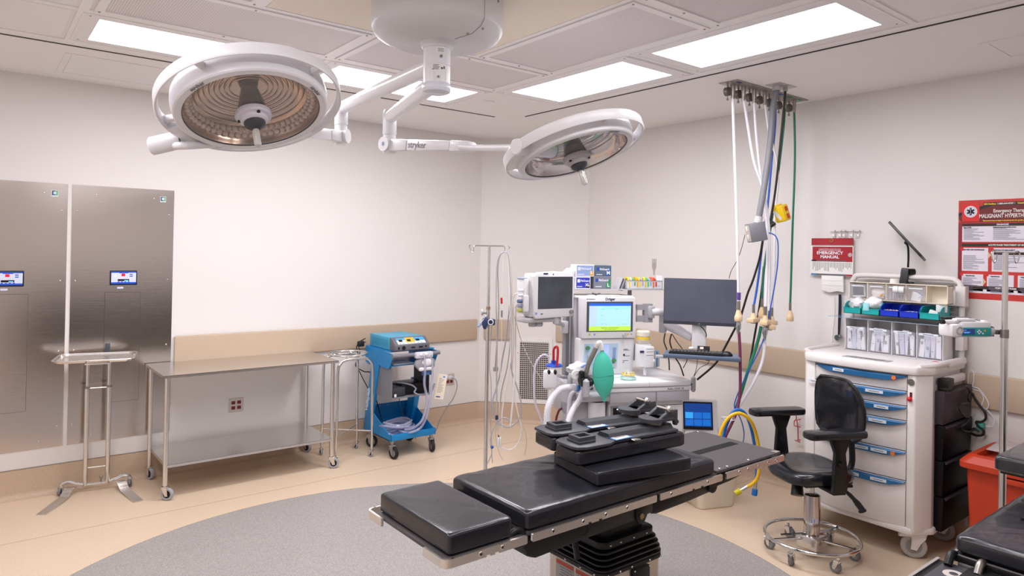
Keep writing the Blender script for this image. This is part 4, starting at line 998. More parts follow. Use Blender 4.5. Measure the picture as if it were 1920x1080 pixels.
MB().cyl(ml(1081, 712, .06), ml(1084, 722, .05), .014, n=12).build('gauge_stem', LGREY, t)
# display column
MB().bx(-.735, -.30, .36, .56, .885, 1.44, .01).build('column', GM, t)
MB().bx(-.745, -.29, .34, .58, 1.437, 1.455, .006).build('column_top', WM, t)
hs = MB().prism([(-.722, 1.155), (-.315, 1.155), (-.307, 1.165), (-.313, 1.44), (-.323, 1.452), (-.718, 1.456), (-.727, 1.446)], -.335, -.252, B=Bxz, b=.006).build('screen_housing', WM, t)
MB().bx(-.69, -.335, .249, .252, 1.203, 1.419, .0008, 1).build('bezel', M('bezel_grey', '#55555b', .25), hs)
def scr(x0, x1, z0, z1, col, nm='screen_field', e=1.0, dy=0.):
    m = M('scr_'+col.strip('#'), col, .4, emit=col, estr=e); return MB().bx(x0, x1, .2478-dy, .2485, z0, z1).build(nm, m, hs)
scr(-.672, -.352, 1.21, 1.406, '#a8d8f2', e=.5); scr(-.672, -.352, 1.388, 1.406, '#2058c8', e=.8, dy=.0004)
scr(-.672, -.352, 1.21, 1.243, '#b6dc50', e=.5, dy=.0004); scr(-.672, -.615, 1.243, 1.388, '#b4cbf6', e=.5, dy=.0004)
scr(-.575, -.352, 1.368, 1.378, '#7fd9f0', e=.8, dy=.0006)
for x, z, w in ((-.58, 1.364, .02), (-.47, 1.364, .02), (-.58, 1.32, .012), (-.58, 1.257, .014), (-.55, 1.257, .014), (-.42, 1.257, .018), (-.39, 1.257, .014)): scr(x, x+w, z, z+.002, '#5f7f96', 'screen_text', .4, .0008)
text('System test - do not connect patient', .009, M('scr_green_ink', '#41611c', .5), hs, (-.512, .2472, 1.231), (1, 0, 0), (0, 0, 1))
text('Switch to standby - press here', .007, M('scr_green_ink', '#41611c', .5), hs, (-.512, .2472, 1.219), (1, 0, 0), (0, 0, 1))
text('Dräger', .026, M('print_navy', '#2c3560', .5), hs, (-.512, .2515, 1.436), (1, 0, 0), (0, 0, 1), bold=.0008)
text('GE Healthcare', .011, M('print_navy', '#2c3560', .5), hs, (-.66, .2515, 1.436), (1, 0, 0), (0, 0, 1), bold=.0002)
MB().lathe([(0, .016), (.016, .016), (.018, .012), (.018, 0)], (-.398, .252, 1.178), (0, -1, 0), 24).build('rotary_knob', LGREY, hs)
for x, c_ in ((-.665, '#a7c62d'), (-.628, '#8d9cc0'), (-.37, '#e0c22b'), (-.345, '#666677')): MB().cyl((x, .252, 1.183), (x, .2505, 1.183), .007 if x != -.345 else .004, n=14).build('button', M('btn_'+c_[1:], c_, .4), hs)
MB().bx(-.64, -.40, .27, .42, 1.456, 1.4595).build('paper_on_top', PAPER, t)
MB().tube([(-.60, .29, 1.463), (-.63, .30, 1.475), (-.60, .31, 1.468), (-.57, .3, 1.474)], .006, 6, sm=4).build('clip', DGREY, t)
# lower control panel
cp = MB().prism([(.30, .885), (.40, .885), (.40, 1.15), (.27, 1.15)], -.735, -.305, B=yz, b=.01).build('control_panel', WM, t)
def cpf(x0, x1, z0, z1, m, nm, off=.001):
    q = lambda x, z: Vector((x, .30-(z-.885)*.113-off-.0008, z))
    return MB().add([q(x0, z0), q(x1, z0), q(x1, z1), q(x0, z1), q(x0, z0)+Vector((0, .004, 0)), q(x1, z0)+Vector((0, .004, 0)), q(x1, z1)+Vector((0, .004, 0)), q(x0, z1)+Vector((0, .004, 0))],
                    [[0, 1, 2, 3], [4, 5, 6, 7], [0, 1, 5, 4], [1, 2, 6, 5], [2, 3, 7, 6], [3, 0, 4, 7]]).build(nm, m, cp)
cpf(-.695, -.435, .93, 1.115, M('panel_pale_blue', '#bcd3ea', .4), 'blue_field')
cpf(-.56, -.505, 1.02, 1.105, M('lcd_lilac', '#aebdf2', .3, emit='#aebdf2', estr=.4), 'small_display', .002)
cpf(-.475, -.45, 1.0, 1.085, M('flow_tube_blue', '#8fa8d4', .2), 'flow_tube', .002)
for x, z, r in ((-.67, 1.085, .016), (-.463, .99, .015), (-.463, .955, .018), (-.66, 1.02, .01)):
    p = Vector((x, .30-(z-.885)*.113-.001, z)); MB().cyl(p, p+Vector((0, -.02, .002)), r, r*.85, n=20).build('flow_knob', M('knob_green', '#4c8a55', .4) if r in (.016, .015) else LGREY, cp)
for x, z in ((-.385, 1.03), (-.385, .975)): cpf(x-.006, x+.006, z-.006, z+.006, BLACK if z > 1 else LGREY, 'socket', .002)
for z, w in ((1.07, .03), (1.063, .045), (1.02, .05), (.985, .04)): cpf(-.39, -.39+w, z, z+.003, M('print_grey'), 'small_label', .0015)
# vaporiser
c = ml(1206, 655, .22); c.z = 0
MB().lathe([(0, .955), (.055, .957), (.058, .97), (.058, 1.10), (.055, 1.115), (0, 1.115)], c, n=32).build('vaporiser_body', WM, t)
MB().box(c+Vector((.02, -.045, 1.03)), (.075, .035, .15), .008).build('vaporiser_face', WM, t)
MB().bx(c.x-.05, c.x-.02, c.y-.0585, c.y-.052, 1.06, 1.075).build('blue_logo_strip', M('print_navy'), t)
for z in (1.085, 1.065, 1.04): MB().bx(c.x-.005, c.x+.05, c.y-.0635, c.y-.0625, z, z+.003).build('scale_print', M('print_grey'), t)
MB().lathe([(.05, 1.115), (.052, 1.14), (.05, 1.15), (0, 1.15)], c, n=28).build('clear_collar', CLEAR, t)
MB().lathe([(.0, 1.145), (.048, 1.147), (.05, 1.155), (.046, 1.17), (.0, 1.17)], c, n=28).build('yellow_ring', M('vapor_yellow', '#efc83e', .4), t)
MB().lathe([(.046, 1.17), (.05, 1.175), (.05, 1.205), (.04, 1.212), (0, 1.212)], c, n=28).build('dial', M('dial_clear_cream', '#e5dccb', .25), t)
MB().sph(c+Vector((.055, -.05, 1.0)), .016).build('fill_cap', WM, t)
MB().box(c+Vector((.0, -.03, .925)), (.02, .02, .06), .004).build('drain', WM, t)
MB().box(c+Vector((.02, .12, 1.04)), (.18, .05, .12), .01).build('vaporiser_rail', GM, t)
# shelf, posts
MB().bx(-.80, -.785, .42, .46, .16, 1.52).build('post', GP, t); MB().bx(-.785, -.755, .43, .47, .5, 1.46).build('post_cover', M('post_dark', '#77767a', .4), t)
MB().bx(-.285, -.262, .44, .465, 1.44, 1.50).build('post', GP, t)
MB().bx(-.80, -.02, .36, .60, 1.495, 1.503, .001, 1).build('top_shelf', LGREY, t)
MB().bx(-.80, -.795, .36, .60, 1.503, 1.515).build('shelf_lip', LGREY, t)
# bracket and monitor arm on the right
b0 = ml(1190, 571, .35); b1 = ml(1215, 603, .35)
ar = MB().bx(b0.x, b0.x+.02, .34, .37, b1.z, b0.z).bx(b0.x, b1.x, .34, .37, b0.z-.04, b0.z).bx(b0.x, b1.x, .34, .37, b1.z, b1.z+.045).bx(b1.x-.035, b1.x+.03, .335, .375, b1.z-.005, b0.z+.005).build('bracket', M('bracket_grey', '#a3a2a8', .4), t)
MB().box(ml(1220, 585, .34), (.05, .05, .09), .008).build('arm_joint', GM, t)

# ------------------------------------------------------------------ glove boxes on the shelf
def gbox(px0, px1, pyb, pyt, v, body, panel, corner, letter, label, dark=False, depth=.12, loc_z=None, sub='FitGuard'):
    a = ml(px0, pyb, v); b = ml(px1, pyb, v); z0 = loc_z if loc_z is not None else 1.5035; z1 = ml(px1, pyt, v).z
    W = b.x-a.x; Hh = z1-z0
    t = thing('glove_box', label, 'glove box', mw(a.x, v, z0), MA, 'glove boxes on the anaesthesia machine shelf')
    MB().bx(0, W, 0, depth, 0, Hh-.001, .0015, 1).build('carton', M('carton_'+body, body, .5), t)
    MB().bx(.006, W-.006, -.0008, 0, .006, Hh-.006).build('print_panel', M('carton_'+panel, panel, .5), t)
    MB().bx(.014, .034, -.0014, -.0008, Hh-.042, Hh-.018).build('maker_mark', M('mark_blue2', '#1f50b0', .5) if dark else M('mark_white', '#dfe4f4', .5), t)
    ink = M('ink_white', '#eef1fa', .5)
    text(sub, .021, ink, t, (.038, -.0014, Hh-.030), (1, 0, 0), (0, 0, 1), align='LEFT', bold=.0004)
    MB().bx(.012, W*.45, -.0014, -.0008, .014, .019).build('small_print', ink, t)
    if corner:
        if dark: MB().prism([(W-.008, .01), (W-.008, Hh-.012), (W-.045, Hh*.35), (W-.045, .01)], .0008, .0014, B=Bxz).build('size_corner', M('corner_'+corner, corner, .5), t)
        else: MB().bx(W-.035, W-.006, -.0014, -.0008, .008, .04).build('size_corner', M('corner_'+corner, corner, .5), t)
    text(letter, .036 if dark else .026, ink, t, (W-.024, -.0018, .028), (1, 0, 0), (0, 0, 1), bold=.001)
    return t
gbox(1079, 1107, 539, 519, .37, '#eceaf4', '#3440b4', '#222228', 'XL', 'blue glove box marked XL, lower left of the stack')
gbox(1113, 1146, 539.5, 518, .37, '#7d828e', '#7a7f8c', '#2e8f58', 'L', 'grey glove box marked L, at the bottom of the stack', True)
zt = 1.5035+(ml(1107, 519, .37).z-1.5035)+.001
gbox(1080, 1114, 517, 496.5, .375, '#e9e7f2', '#93a6d6', '#e8a83c', 'S', 'pale blue glove box marked S, upper left of the stack', loc_z=zt)
gbox(1115, 1146, 517, 497.5, .375, '#5c6b7c', '#5b6a7c', '#2458b4', 'M', 'slate grey glove box marked M, upper right of the stack', True, loc_z=zt)
# wrapped bags and gloves on top
def crumple(mb, c, r, sc, seed, amp=.25):
    rnd = random.Random(seed); mb2 = MB(); n0 = len(mb.v); mb.sph(c, r, sc, 18, 12)
    for i in range(n0, len(mb.v)):
        d = mb.v[i]-Vector(c); k = 1+amp*math.sin(d.x*90+seed)*math.cos(d.z*110+seed)+rnd.uniform(-.12, .12)*amp*2
        mb.v[i] = Vector(c)+d*k
    return mb
FILM = M('film_white', '#f5f3f5', .25, alpha=.85, coat=.7)
q = mw(-.745, .45, 1.60)
tag(crumple(MB(), q, .075, (1, .8, .75), 3).build('plastic_bag', FILM, loc=tuple(q)), 'crumpled clear plastic bag on the shelf behind the patient monitor', 'plastic bag')
q = mw(-.62, .47, 1.635)
tag(crumple(MB(), q, .07, (1.25, .8, .42), 5, .15).build('wrapped_pad', M('wrap_white', '#f4f2f3', .5), loc=tuple(q)), 'white folded pad in a wrapper on top of the glove boxes', 'pad')
q = mw(-.505, .42, 1.622)
tag(crumple(MB(), q, .03, (1.5, 1, .5), 8, .5).build('blue_glove', M('nitrile_blue', '#4a5fd0', .5), loc=tuple(q)), 'blue glove poking out of the grey M glove box', 'glove')
# leaning booklets
t = thing('leaning_booklets', 'grey leaflets leaning between the glove boxes and the tape rack', 'leaflets', mw(-.40, .38, 1.504), MA)
for i, (x, c_) in enumerate(((0, '#cfcdd2'), (.012, '#5a5560'), (.024, '#b9b7bd'), (.036, '#77747c'))):
    MB(Matrix.Rotation(.38, 4, 'Y')).bx(x, x+.008, .0+i*.004, .10, -.0, .088).build('leaflet', M('leaf_'+c_[1:], c_, .5), t)
# tape rack
t = thing('tape_rack', 'clear acrylic rack of colour coded label tapes at the right end of the shelf', 'tape rack', mw(-.335, .37, 1.504), MA)
a = ml(1160, 536, .37); b = ml(1229, 533, .37); W = .29
MB().bx(0, W, 0, .004, .0, .062).bx(0, W, .096, .10, 0, .062).bx(0, .004, 0, .10, 0, .062).bx(W-.004, W, 0, .10, 0, .10).bx(0, W, 0, .1, 0, .004).build('tray', M('acrylic_frost', '#e3e4ea', .25), t)
MB().bx(0, W, -.002, 0, .0585, .0625).bx(W-.003, W, -.002, 0, 0, .0625).bx(0, W, -.002, 0, -.002, .002).build('tray_edge', M('edge_grey', '#8b8a92', .4), t)
tc_ = ['#e9d23a', '#d8cfe8', '#62b866', '#f0a42c', '#e8cc32', '#b9a8c8', '#d9cf4a', '#66b860', '#8fb9e2', '#e86a3c', '#cc4a34', '#e3dfe4']
for i, c_ in enumerate(tc_):
    x = .022+i*.0215
    MB().bx(x-.006, x+.006, -.0034, -.002, .012+(i % 3)*.006, .052).build('tape_tail', M('tape_'+c_[1:], c_, .5), t)
    r = .026-.004*((i*7) % 3)
    MB().lathe([(r*.6, -.008), (r, -.008), (r, .008), (r*.6, .008)], (x, .045, .062), (1, .12, 0), 24, closed=True).build('tape_roll', M('tape_'+c_[1:]), t)
MB().prism([(.262, .10), (.262, .13), (.25, .165), (.25, .225), (.257, .225), (.257, .19), (.263, .19), (.263, .225), (.272, .225), (.272, .19), (.278, .19), (.278, .225), (.285, .225), (.285, .165), (.275, .13), (.275, .10)], -.102, -.098, B=Bxz).build('spreader', M('spreader_taupe', '#aaa199', .5), t)

# ------------------------------------------------------------------ patient monitor
A = atd(1001, 549, 4.50); Bq = atd(1076, 549, 4.66)
def frame2(A, B): d = (B-A); return math.atan2(d.y, d.x), (d.xy).length
ra, Wm = frame2(A, Bq)
t = thing('patient_monitor', 'white patient monitor with a dark blank screen on an arm beside the machine', 'patient monitor', (A.x, A.y, 1.31), ra)
z0, z1 = .015, .325
fr = MB().prism([(.02, z0), (Wm-.01, z0+.01), (Wm, z0+.03), (Wm+.002, z1-.03), (Wm-.02, z1-.004), (Wm*.5, z1+.004), (.03, z1-.004), (0, z1-.03), (.008, z0+.02)], -.035, 0, B=Bxz, b=.006).build('front_bezel', WM, t)
MB().bx(.032, Wm-.012, -.0015, .0, z0+.065, z1-.032, .0006, 1).build('screen', M('monitor_glass', '#484c54', .1, vary=.2, vscale=6), fr)
MB().cyl((Wm-.022, -.014, z0+.042), (Wm-.022, 0, z0+.042), .014, n=20).build('trim_knob', MGREY, fr)
MB().bx(.055, .072, -.0012, 0, z0+.03, z0+.035).build('connector', BLACK, fr); MB().cyl((.02, -.0012, z0+.036), (.02, 0, z0+.036), .009, n=16).build('blue_logo', M('logo_blue', '#8aa5da', .4), fr)
MB().box((.09, -.001, z1-.012), (.036, .002, .010), .0008, 1).build('maker_badge', M('print_navy'), fr); MB().sph((.15, -.0005, z1-.016), .005, (1, .4, 1), 10, 6).build('light_sensor', DGREY, fr)
MB().bx(-.002, Wm-.015, .03, .14, z0+.005, z1-.012, .018).build('housing', WM, t)
MB().bx(-.045, .0, .05, .15, z0+.03, z1-.05, .010).build('module_rack', WM, t); MB().bx(-.05, -.01, .06, .14, z1-.052, z1-.04, .004).build('rack_cap', M('cap_lilac', '#a9b0c8', .4), t)
MB().bx(-.055, -.015, .03, .09, z0+.045, z0+.155, .008).build('plug_in_module', WM, t)
MB().bx(-.05, Wm*.75, .02, .14, -.012, .02, .010).build('mount_base', LGREY, t)
MB().lathe([(0, -.045), (.022, -.043), (.026, -.03), (.024, -.01)], (.04, .08, 0), n=24).build('swivel_foot', LGREY, t); MB().lathe([(0, -.045), (.026, -.043), (.032, -.03), (.028, -.01)], (.09, .08, 0), n=24).build('swivel_foot', LGREY, t)
for k, (z, c_) in enumerate(((.20, '#e6e5ea'), (.17, '#e6e5ea'), (.13, '#5b6a90'), (.10, '#8a93a8'), (.07, '#b9b35c'))):
    MB().cyl((-.085, .06, z), (-.05, .06, z), .010 if k < 2 else .013, n=12).build('cable_plug', M('plug_'+c_[1:], c_, .4), t)
t = thing('monitor_support_arm', 'pale grey arm carrying the patient monitor from the machine post', 'support arm', mw(-.79, .44, 1.24), MA); Ti = (MW @ Matrix.Translation((-.79, .44, 1.24))).inverted()
e = Ti @ atd(1042, 604, 4.62); s_ = Vector((-.0, 0, .0))
MB().tube([e, e+(Vector((0, 0, 0))-e)*.5, Vector((-.02, -.02, .0))], .018, 12).box((-.01, -.02, -.02), (.05, .05, .09), .006).cyl(e-Vector((0, 0, .01)), e+Vector((0, 0, .045)), .02, n=16).build('arm', LGREY, t)

# ------------------------------------------------------------------ suction canister, hoses and bag
t = thing('suction_canister', 'clear suction canister with a blue lid and a red tube loop left of the machine', 'suction canister', atd(1039, 700, 4.75)); L0 = -t.location.copy(); T0 = Matrix.Translation(L0)
c = atd(1039, 685, 4.75)
MB(T0).lathe([(.045, -.13), (.052, -.01), (.056, 0)], c, n=28).build('jar', CLEAR, t)
MB(T0).lathe([(.058, -.006), (.06, 0), (.05, .008), (.02, .014), (0, .014)], c, n=28).cyl(c+Vector((-.01, 0, .01)), c+Vector((-.01, 0, .035)), .014, n=12).cyl(c+Vector((.02, .01, .01)), c+Vector((.02, .01, .03)), .01, n=12).build('blue_lid', M('lid_blue', '#2453c4', .4), t)
r_ = [atd(1038, 676, 4.74), atd(1038, 658, 4.74), atd(1041, 651, 4.73), atd(1045, 651, 4.72), atd(1046, 662, 4.71), atd(1044, 687, 4.70)]
MB(T0).tube(r_, .0085, 10, sm=5).build('red_tube', M('tube_red', '#b8242c', .3), t)
g0 = atd(1031, 711, 4.66)
MB(T0).box(g0, (.095, .05, .13), .022, 4, rot=-.5).build('regulator_box', WM, t)
for dx in (-.022, .022): MB(T0).sph(g0+Vector((dx*.85, -dx*.5-.02, .05)), .013, (1, 1, 1.4), 12, 8).build('regulator_knob', BLACK, t)
MB(T0).cyl(g0+Vector((0, 0, -.065)), g0+Vector((0, 0, -.28)), .012, n=12).build('drain_tube', CLEAR, t)
MB(T0).cyl(atd(1044, 704, 4.74), mw(-.79, .30, .87), .012, n=10).build('rail_bracket', LGREY, t)
HOSE = M('corrugated_white', '#e9e8ef', .3, coat=.4)
def corr(P, r, sm=10):
    Q = catmull(P, sm); rr = [r*(1 if i % 2 else .9) for i in range(len(Q))]; return MB().tube(Q, rr, 12)
hz = lambda l, D: [atd(x, y, D+dd) for x, y, dd in l]
CB = M('cuff_blue', '#2d7fd0', .4)
t = thing('breathing_hose', 'thick white corrugated breathing hose arching left with a blue cuff', 'hose', atd(1060, 740, 4.7), group='white breathing hoses'); T0 = TT(t)
m_ = corr(hz([(1083, 726, 0), (1068, 726, -.02), (1050, 730, -.05), (1036, 745, -.08), (1027, 768, -.1), (1025, 800, -.1)], 4.72), .024); m_.v = [T0 @ v for v in m_.v]; m_.build('hose', HOSE, t)
MB(T0).cyl(atd(1080, 726, 4.71), atd(1084, 726, 4.72), .0275, n=16).build('cuff', CB, t)
t = thing('breathing_hose', 'white corrugated hose hanging down from the machine, right of the arching one', 'hose', atd(1075, 760, 4.7), group='white breathing hoses'); T0 = TT(t)
m_ = corr(hz([(1092, 734, 0), (1086, 750, -.03), (1076, 765, -.05), (1067, 785, -.08), (1062, 812, -.1)], 4.70), .021); m_.v = [T0 @ v for v in m_.v]; m_.build('hose', HOSE, t)
t = thing('breathing_hose', 'thin white corrugated hose between the two thicker breathing hoses', 'hose', atd(1070, 760, 4.7), group='white breathing hoses'); T0 = TT(t)
m_ = corr(hz([(1078, 733, 0), (1070, 742, -.02), (1067, 765, -.02), (1066, 795, -.02)], 4.78), .016); m_.v = [T0 @ v for v in m_.v]; m_.build('hose', HOSE, t)
MB(T0).cyl(atd(1073, 733, 4.78), atd(1077, 729, 4.78), .013, n=10).build('cuff', CB, t)
tag(MB().tube(hz([(1030, 672, 0), (1024, 666, 0), (1014, 668, 0), (1004, 684, 0), (1001, 715, 0), (1004, 755, 0), (1014, 782, 0), (1022, 805, 0)], 4.78), .0075, 8, sm=6).build('suction_tube', M('tube_pale', '#d9d4e2', .3, coat=.5)), 'pale suction tube looping down in front of the wall grille', 'tubing')
tag(MB().tube(hz([(1054, 765, 0), (1048, 770, 0), (1043, 785, 0), (1042, 800, 0)], 4.9), .0085, 8, sm=6).build('dark_red_hose', M('hose_wine', '#6d2636', .4)), 'short dark red hose behind the white breathing hoses', 'hose')
tag(MB().tube(hz([(1063, 738, 0), (1061, 750, .0), (1063, 762, .0)], 4.92), .017, 10, sm=5).build('yellow_hose', M('hose_yellow', '#e2c23a', .4)), 'yellow coiled hose end behind the white breathing hoses', 'hose')
q = atd(1080, 775, 5.0)
tag(MB().box(q+Vector((.02, 0, -.06)), (.12, .08, .26), .02, rot=-.4).build('plastic_bottle', M('bottle_frost', '#aeb0b8', .3), loc=tuple(q)), 'translucent grey bottle low at the left side of the machine', 'bottle')
tag(MB().tube(hz([(1064, 712, 0), (1075, 698, 0), (1090, 688, 0), (1106, 680, 0)], 4.80), .007, 8, sm=5).build('blue_lined_tube', M('tube_blue_lilac', '#8b9fe0', .3)), 'lilac blue tube lying across the left end of the worktop', 'tubing')
q = atd(1085, 690, 4.85)
tag(crumple(MB(), q, .08, (1.3, .7, .5), 11, .2).build('clear_bag', FILM, loc=tuple(q)), 'clear plastic bag draped left of the machine worktop', 'plastic bag')
# breathing bag
t = thing('breathing_bag', 'teal green oval breathing bag hanging from a grey arm in front of the machine', 'breathing bag', atd(1133, 655, 4.6)); T0 = TT(t)
top = atd(1129, 655, 4.60); bot = atd(1133, 750, 4.60); B = Matrix((_rt.copy(), _fw.copy(), Vector((0, 0, 1)))).transposed()
GB = M('bag_teal', '#4cc6ad', .42, bump=.1, bscale=18)
V = []; F = []; n = 28; prof = [(0, .010), (.05, .012), (.10, .03), (.18, .047), (.3, .062), (.45, .069), (.6, .068), (.72, .06), (.83, .045), (.91, .028), (.96, .014), (1., .010), (1.03, .010)]
for k, (s, r) in enumerate(prof):
    c = top+(bot-top)*s
    for i in range(n): a = 2*PI*i/n; w = 1+.05*math.cos(4*a); V.append(T0 @ (c+_rt*(r*w*math.cos(a))+_fw*(r*.62*w*math.sin(a))))
for k in range(len(prof)-1):
    for i in range(n): F.append([k*n+i, k*n+(i+1) % n, (k+1)*n+(i+1) % n, (k+1)*n+i])
F += [list(range(n)), [(len(prof)-1)*n+i for i in range(n)]]
MB().add(V, F).build('bag', GB, t)
MB(T0).tube([top+(bot-top)*.52+_rt*(.067*math.cos(a))-_fw*(.043*math.sin(a)+.0008)+Vector((0, 0, .006*math.sin(2*a))) for a in [PI*i/12 for i in range(13)]], .0012, 6).build('mould_seam', M('seam_teal', '#2f8f80', .5), t)
MB(T0).cyl(top+Vector((0, 0, -.005)), atd(1127, 645, 4.6), .015, n=16).tube([atd(1127, 646, 4.6), atd(1125, 642, 4.6), atd(1121, 645, 4.6), atd(1118, 651, 4.61)], .016, 14, sm=3).build('white_elbow', WHITE, t)
MB(T0).tube([atd(1119, 649, 4.61), atd(1112, 664, 4.62), atd(1104, 682, 4.64), atd(1099, 700, 4.66), atd(1097, 712, 4.68)], .0165, 14, sm=6).build('grey_arm', M('arm_warm_grey', '#8c8782', .4), t)
MB(T0).cyl(atd(1097, 706, 4.675), atd(1097, 716, 4.69), .021, n=16).build('arm_socket', BLACK, t)
# face mask
t = thing('face_mask', 'clear face mask with a yellow rim lying on the machine worktop', 'face mask', mw(-.43, .10, .887), MA)
MB().lathe([(.052, .004), (.056, .01), (.052, .016), (.044, .012)], n=28, closed=True).build('teal_cushion', M('cushion_teal', '#a6dcd2', .3), t)
MB().lathe([(.05, .014), (.045, .035), (.03, .05), (.014, .056), (.012, .075)], n=28).build('clear_dome', CLEAR, t)
MB().torus((0, 0, .034), .042, .006, n=12, m=6).build('yellow_ring', M('vapor_yellow'), t)
for i in range(8): a = i*PI/4; MB().box((.036*math.cos(a), .036*math.sin(a), .048), (.02, .006, .008), .001, 1, rot=a).build('hook', M('hook_grey', '#b8b8b0', .4) if i % 2 else M('vapor_yellow'), t)
MB().tube([(.04, .0, .02), (.06, .03, .03), (.03, .05, .05), (-.02, .04, .045), (-.06, .0, .02), (-.10, .02, .01)], .003, 6, sm=5).build('thin_line', M('line_green', '#a5d8c0', .3), t)

# ------------------------------------------------------------------ computer monitor, arm, keyboard
A = atd(1244.5, 564, 4.98); Bq = atd(1381, 568, 4.83); ra, Wm = frame2(A, Bq)
zb = at(1313, 609, 0, A.x).z
z1 = atd(1313, 523, 4.9).z; z0 = atd(1313, 610, 4.9).z
t = thing('computer_monitor', 'wide dark computer screen on a wall arm right of the anaesthesia machine', 'monitor', (A.x, A.y, z0), ra)
Hh = z1-z0
MB().bx(0, Wm, 0, .022, 0, Hh, .003).build('housing', DGREY, t)
MB().bx(.004, Wm-.004, -.0012, 0, .022, Hh-.004).build('screen', M('screen_slate', '#555867', .3, vary=.12, vscale=3), t)
MB().bx(.002, Wm-.002, -.0014, 0, .002, .02).build('lower_bezel', M('bezel_slate', '#3a3c45', .35), t)
text('hp', .011, LGREY, t, (Wm*.5, -.0016, .011), (1, 0, 0), (0, 0, 1))
MB().bx(Wm*.3, Wm*.7, .022, .05, .05, Hh-.05, .01).build('back_cover', DGREY, t)
t2 = thing('keyboard_stand', 'pale grey jointed arm with a blue-grey keyboard tray under the computer screen', 'monitor arm', (A.x, A.y, 1.0), ra); 
T2 = (Matrix.Translation((A.x, A.y, 1.0)) @ Matrix.Rotation(ra, 4, 'Z')).inverted()
l2 = lambda px, py, D: T2 @ atd(px, py, D)
MB().tube([l2(1222, 585, 5.1), l2(1236, 585, 5.1), l2(1250, 588, 5.12)], .028, 12).build('upper_arm', M('arm_pale', '#d6d4da', .35), t2)
MB().box(l2(1243, 606, 5.12), (.055, .06, .14), .012).build('pivot', GM, t2)
MB().tube([l2(1247, 607, 5.12), l2(1270, 618, 5.08), l2(1297, 634, 5.02)], [.040, .036, .028], 14).build('lower_arm', M('arm_pale'), t2)
a = l2(1298, 607, 4.98); b = l2(1324, 654, 4.96)
MB().bx(a.x, b.x, .03, .06, b.z, a.z+.03, .006).build('mount_plate', WM, t2)
for px in (1296, 1326): MB().sph(l2(px, 653, 4.93), .014, (1.3, 1, .8)).build('mount_cap', WM, t2)
a = l2(1243, 667, 4.72); b = l2(1389, 667, 4.62)
zt_ = a.z
tr = MB().prism([(a.x, a.y), (b.x, a.y), (b.x, a.y+.02), (b.x-.01, a.y+.22), (a.x+.01, a.y+.22), (a.x, a.y+.2)], zt_-.013, zt_+.014, b=.006).build('keyboard_tray', M('tray_blue_grey', '#5b6880', .35), t2)
MB().bx(a.x-.06, a.x+.02, a.y+.08, a.y+.12, zt_-.03, zt_-.012, .004).build('tray_bracket', GM, t2)
KW = Wm*.62
t3 = thing('keyboard', 'black computer keyboard on the tray below the screen', 'keyboard', t2.matrix_basis @ Vector((a.x+.035, a.y+.03, zt_+.0145)), ra)
MB().bx(0, .36, 0, .13, 0, .012, .003).build('base', BLACK, t3)
mb = MB()
for i in range(15):
    for j in range(5): mb.box((.018+i*.0232, .02+j*.0225, .015), (.019, .018, .008), .002, 1)
tag(mb.build('keys', M('key_black', '#26262a', .4), t3), kind='stuff')
t3 = thing('computer_mouse', 'black computer mouse at the right end of the keyboard tray', 'mouse', t2.matrix_basis @ Vector((b.x-.09, a.y+.08, zt_+.0145)), ra)
MB().sph((0, 0, .0), .032, (1.25, 1.0, 1.0), 20, 12).build('shell', BLACK, t3); t3.children[0].data.transform(Matrix.Translation((0, 0, .0)))
for v in t3.children[0].data.vertices: v.co.z = max(0, v.co.z)
t3 = thing('card_reader', 'small black card reader with a pink sticker behind the keyboard', 'card reader', t2.matrix_basis @ Vector((a.x+.22, a.y+.18, zt_+.0145)), ra)
MB(Matrix.Rotation(.5, 4, 'X')).bx(0, .085, 0, .05, 0, .02, .003).build('body', BLACK, t3)
MB(Matrix.Rotation(.5, 4, 'X')).bx(.018, .042, .01, .036, .02, .021).build('sticker', M('sticker_pink', '#e5c3b8', .5), t3)
# loose black cables under the keyboard tray
def cab(P, r, m, label, name='cable', cat='cable'):
    return tag(MB().tube(P, r, 8, sm=6).build(name, m), label, cat)
cab(hz([(1247, 625, 0), (1245, 640, 0), (1250, 655, 0), (1254, 675, 0), (1255, 694, 0)], 5.1), .0045, BRUB, 'leftmost black cable dropping behind the keyboard tray')
cab(hz([(1259, 626, 0), (1256, 640, 0), (1260, 655, 0), (1266, 670, 0), (1275, 685, 0), (1282, 705, 0)], 5.08), .005, BRUB, 'thick black cable curving to the worktop corner under the tray')
cab(hz([(1260, 626, 0), (1270, 642, 0), (1279, 654, 0), (1286, 668, 0), (1288, 676, 0), (1281, 690, 0)], 5.1), .003, BRUB, 'thin black cable bowing right under the keyboard tray')
cab(hz([(1308, 668, 0), (1306, 690, 0), (1300, 708, 0)], 5.0), .0022, BRUB, 'thin black wire hanging straight from the middle of the tray')
cab(hz([(1314, 669, 0), (1325, 676, 0), (1335, 674, 0), (1332, 669, 0), (1327, 682, 0), (1312, 690, 0), (1301, 706, 0)], 5.02), .0022, BRUB, 'thin black wire with a small loop under the tray')
cab(hz([(1313, 611, 0), (1320, 618, 0), (1324, 626, 0), (1324, 632, 0)], 4.9), .0035, BRUB, 'short black cable on the monitor mount')
t = thing('plastic_pouch', 'clear pouch with blue print standing at the back right of the worktop', 'pouch', mw(-.04, .56, .886), MA)
MB().box((0, 0, .065), (.15, .02, .13), .008).build('film', M('pouch_film', '#cfe0f0', .25, alpha=.75), t)
for i in range(5): MB().bx(-.06, .0+.01*(i % 3), -.0115, -.0105, .03+i*.018, .038+i*.018).build('blue_print', M('pouch_ink', '#2f86c8', .5), t)
MB().bx(.045, .053, -.0118, -.0105, .0, .12).build('blue_tape', M('pouch_ink'), t)
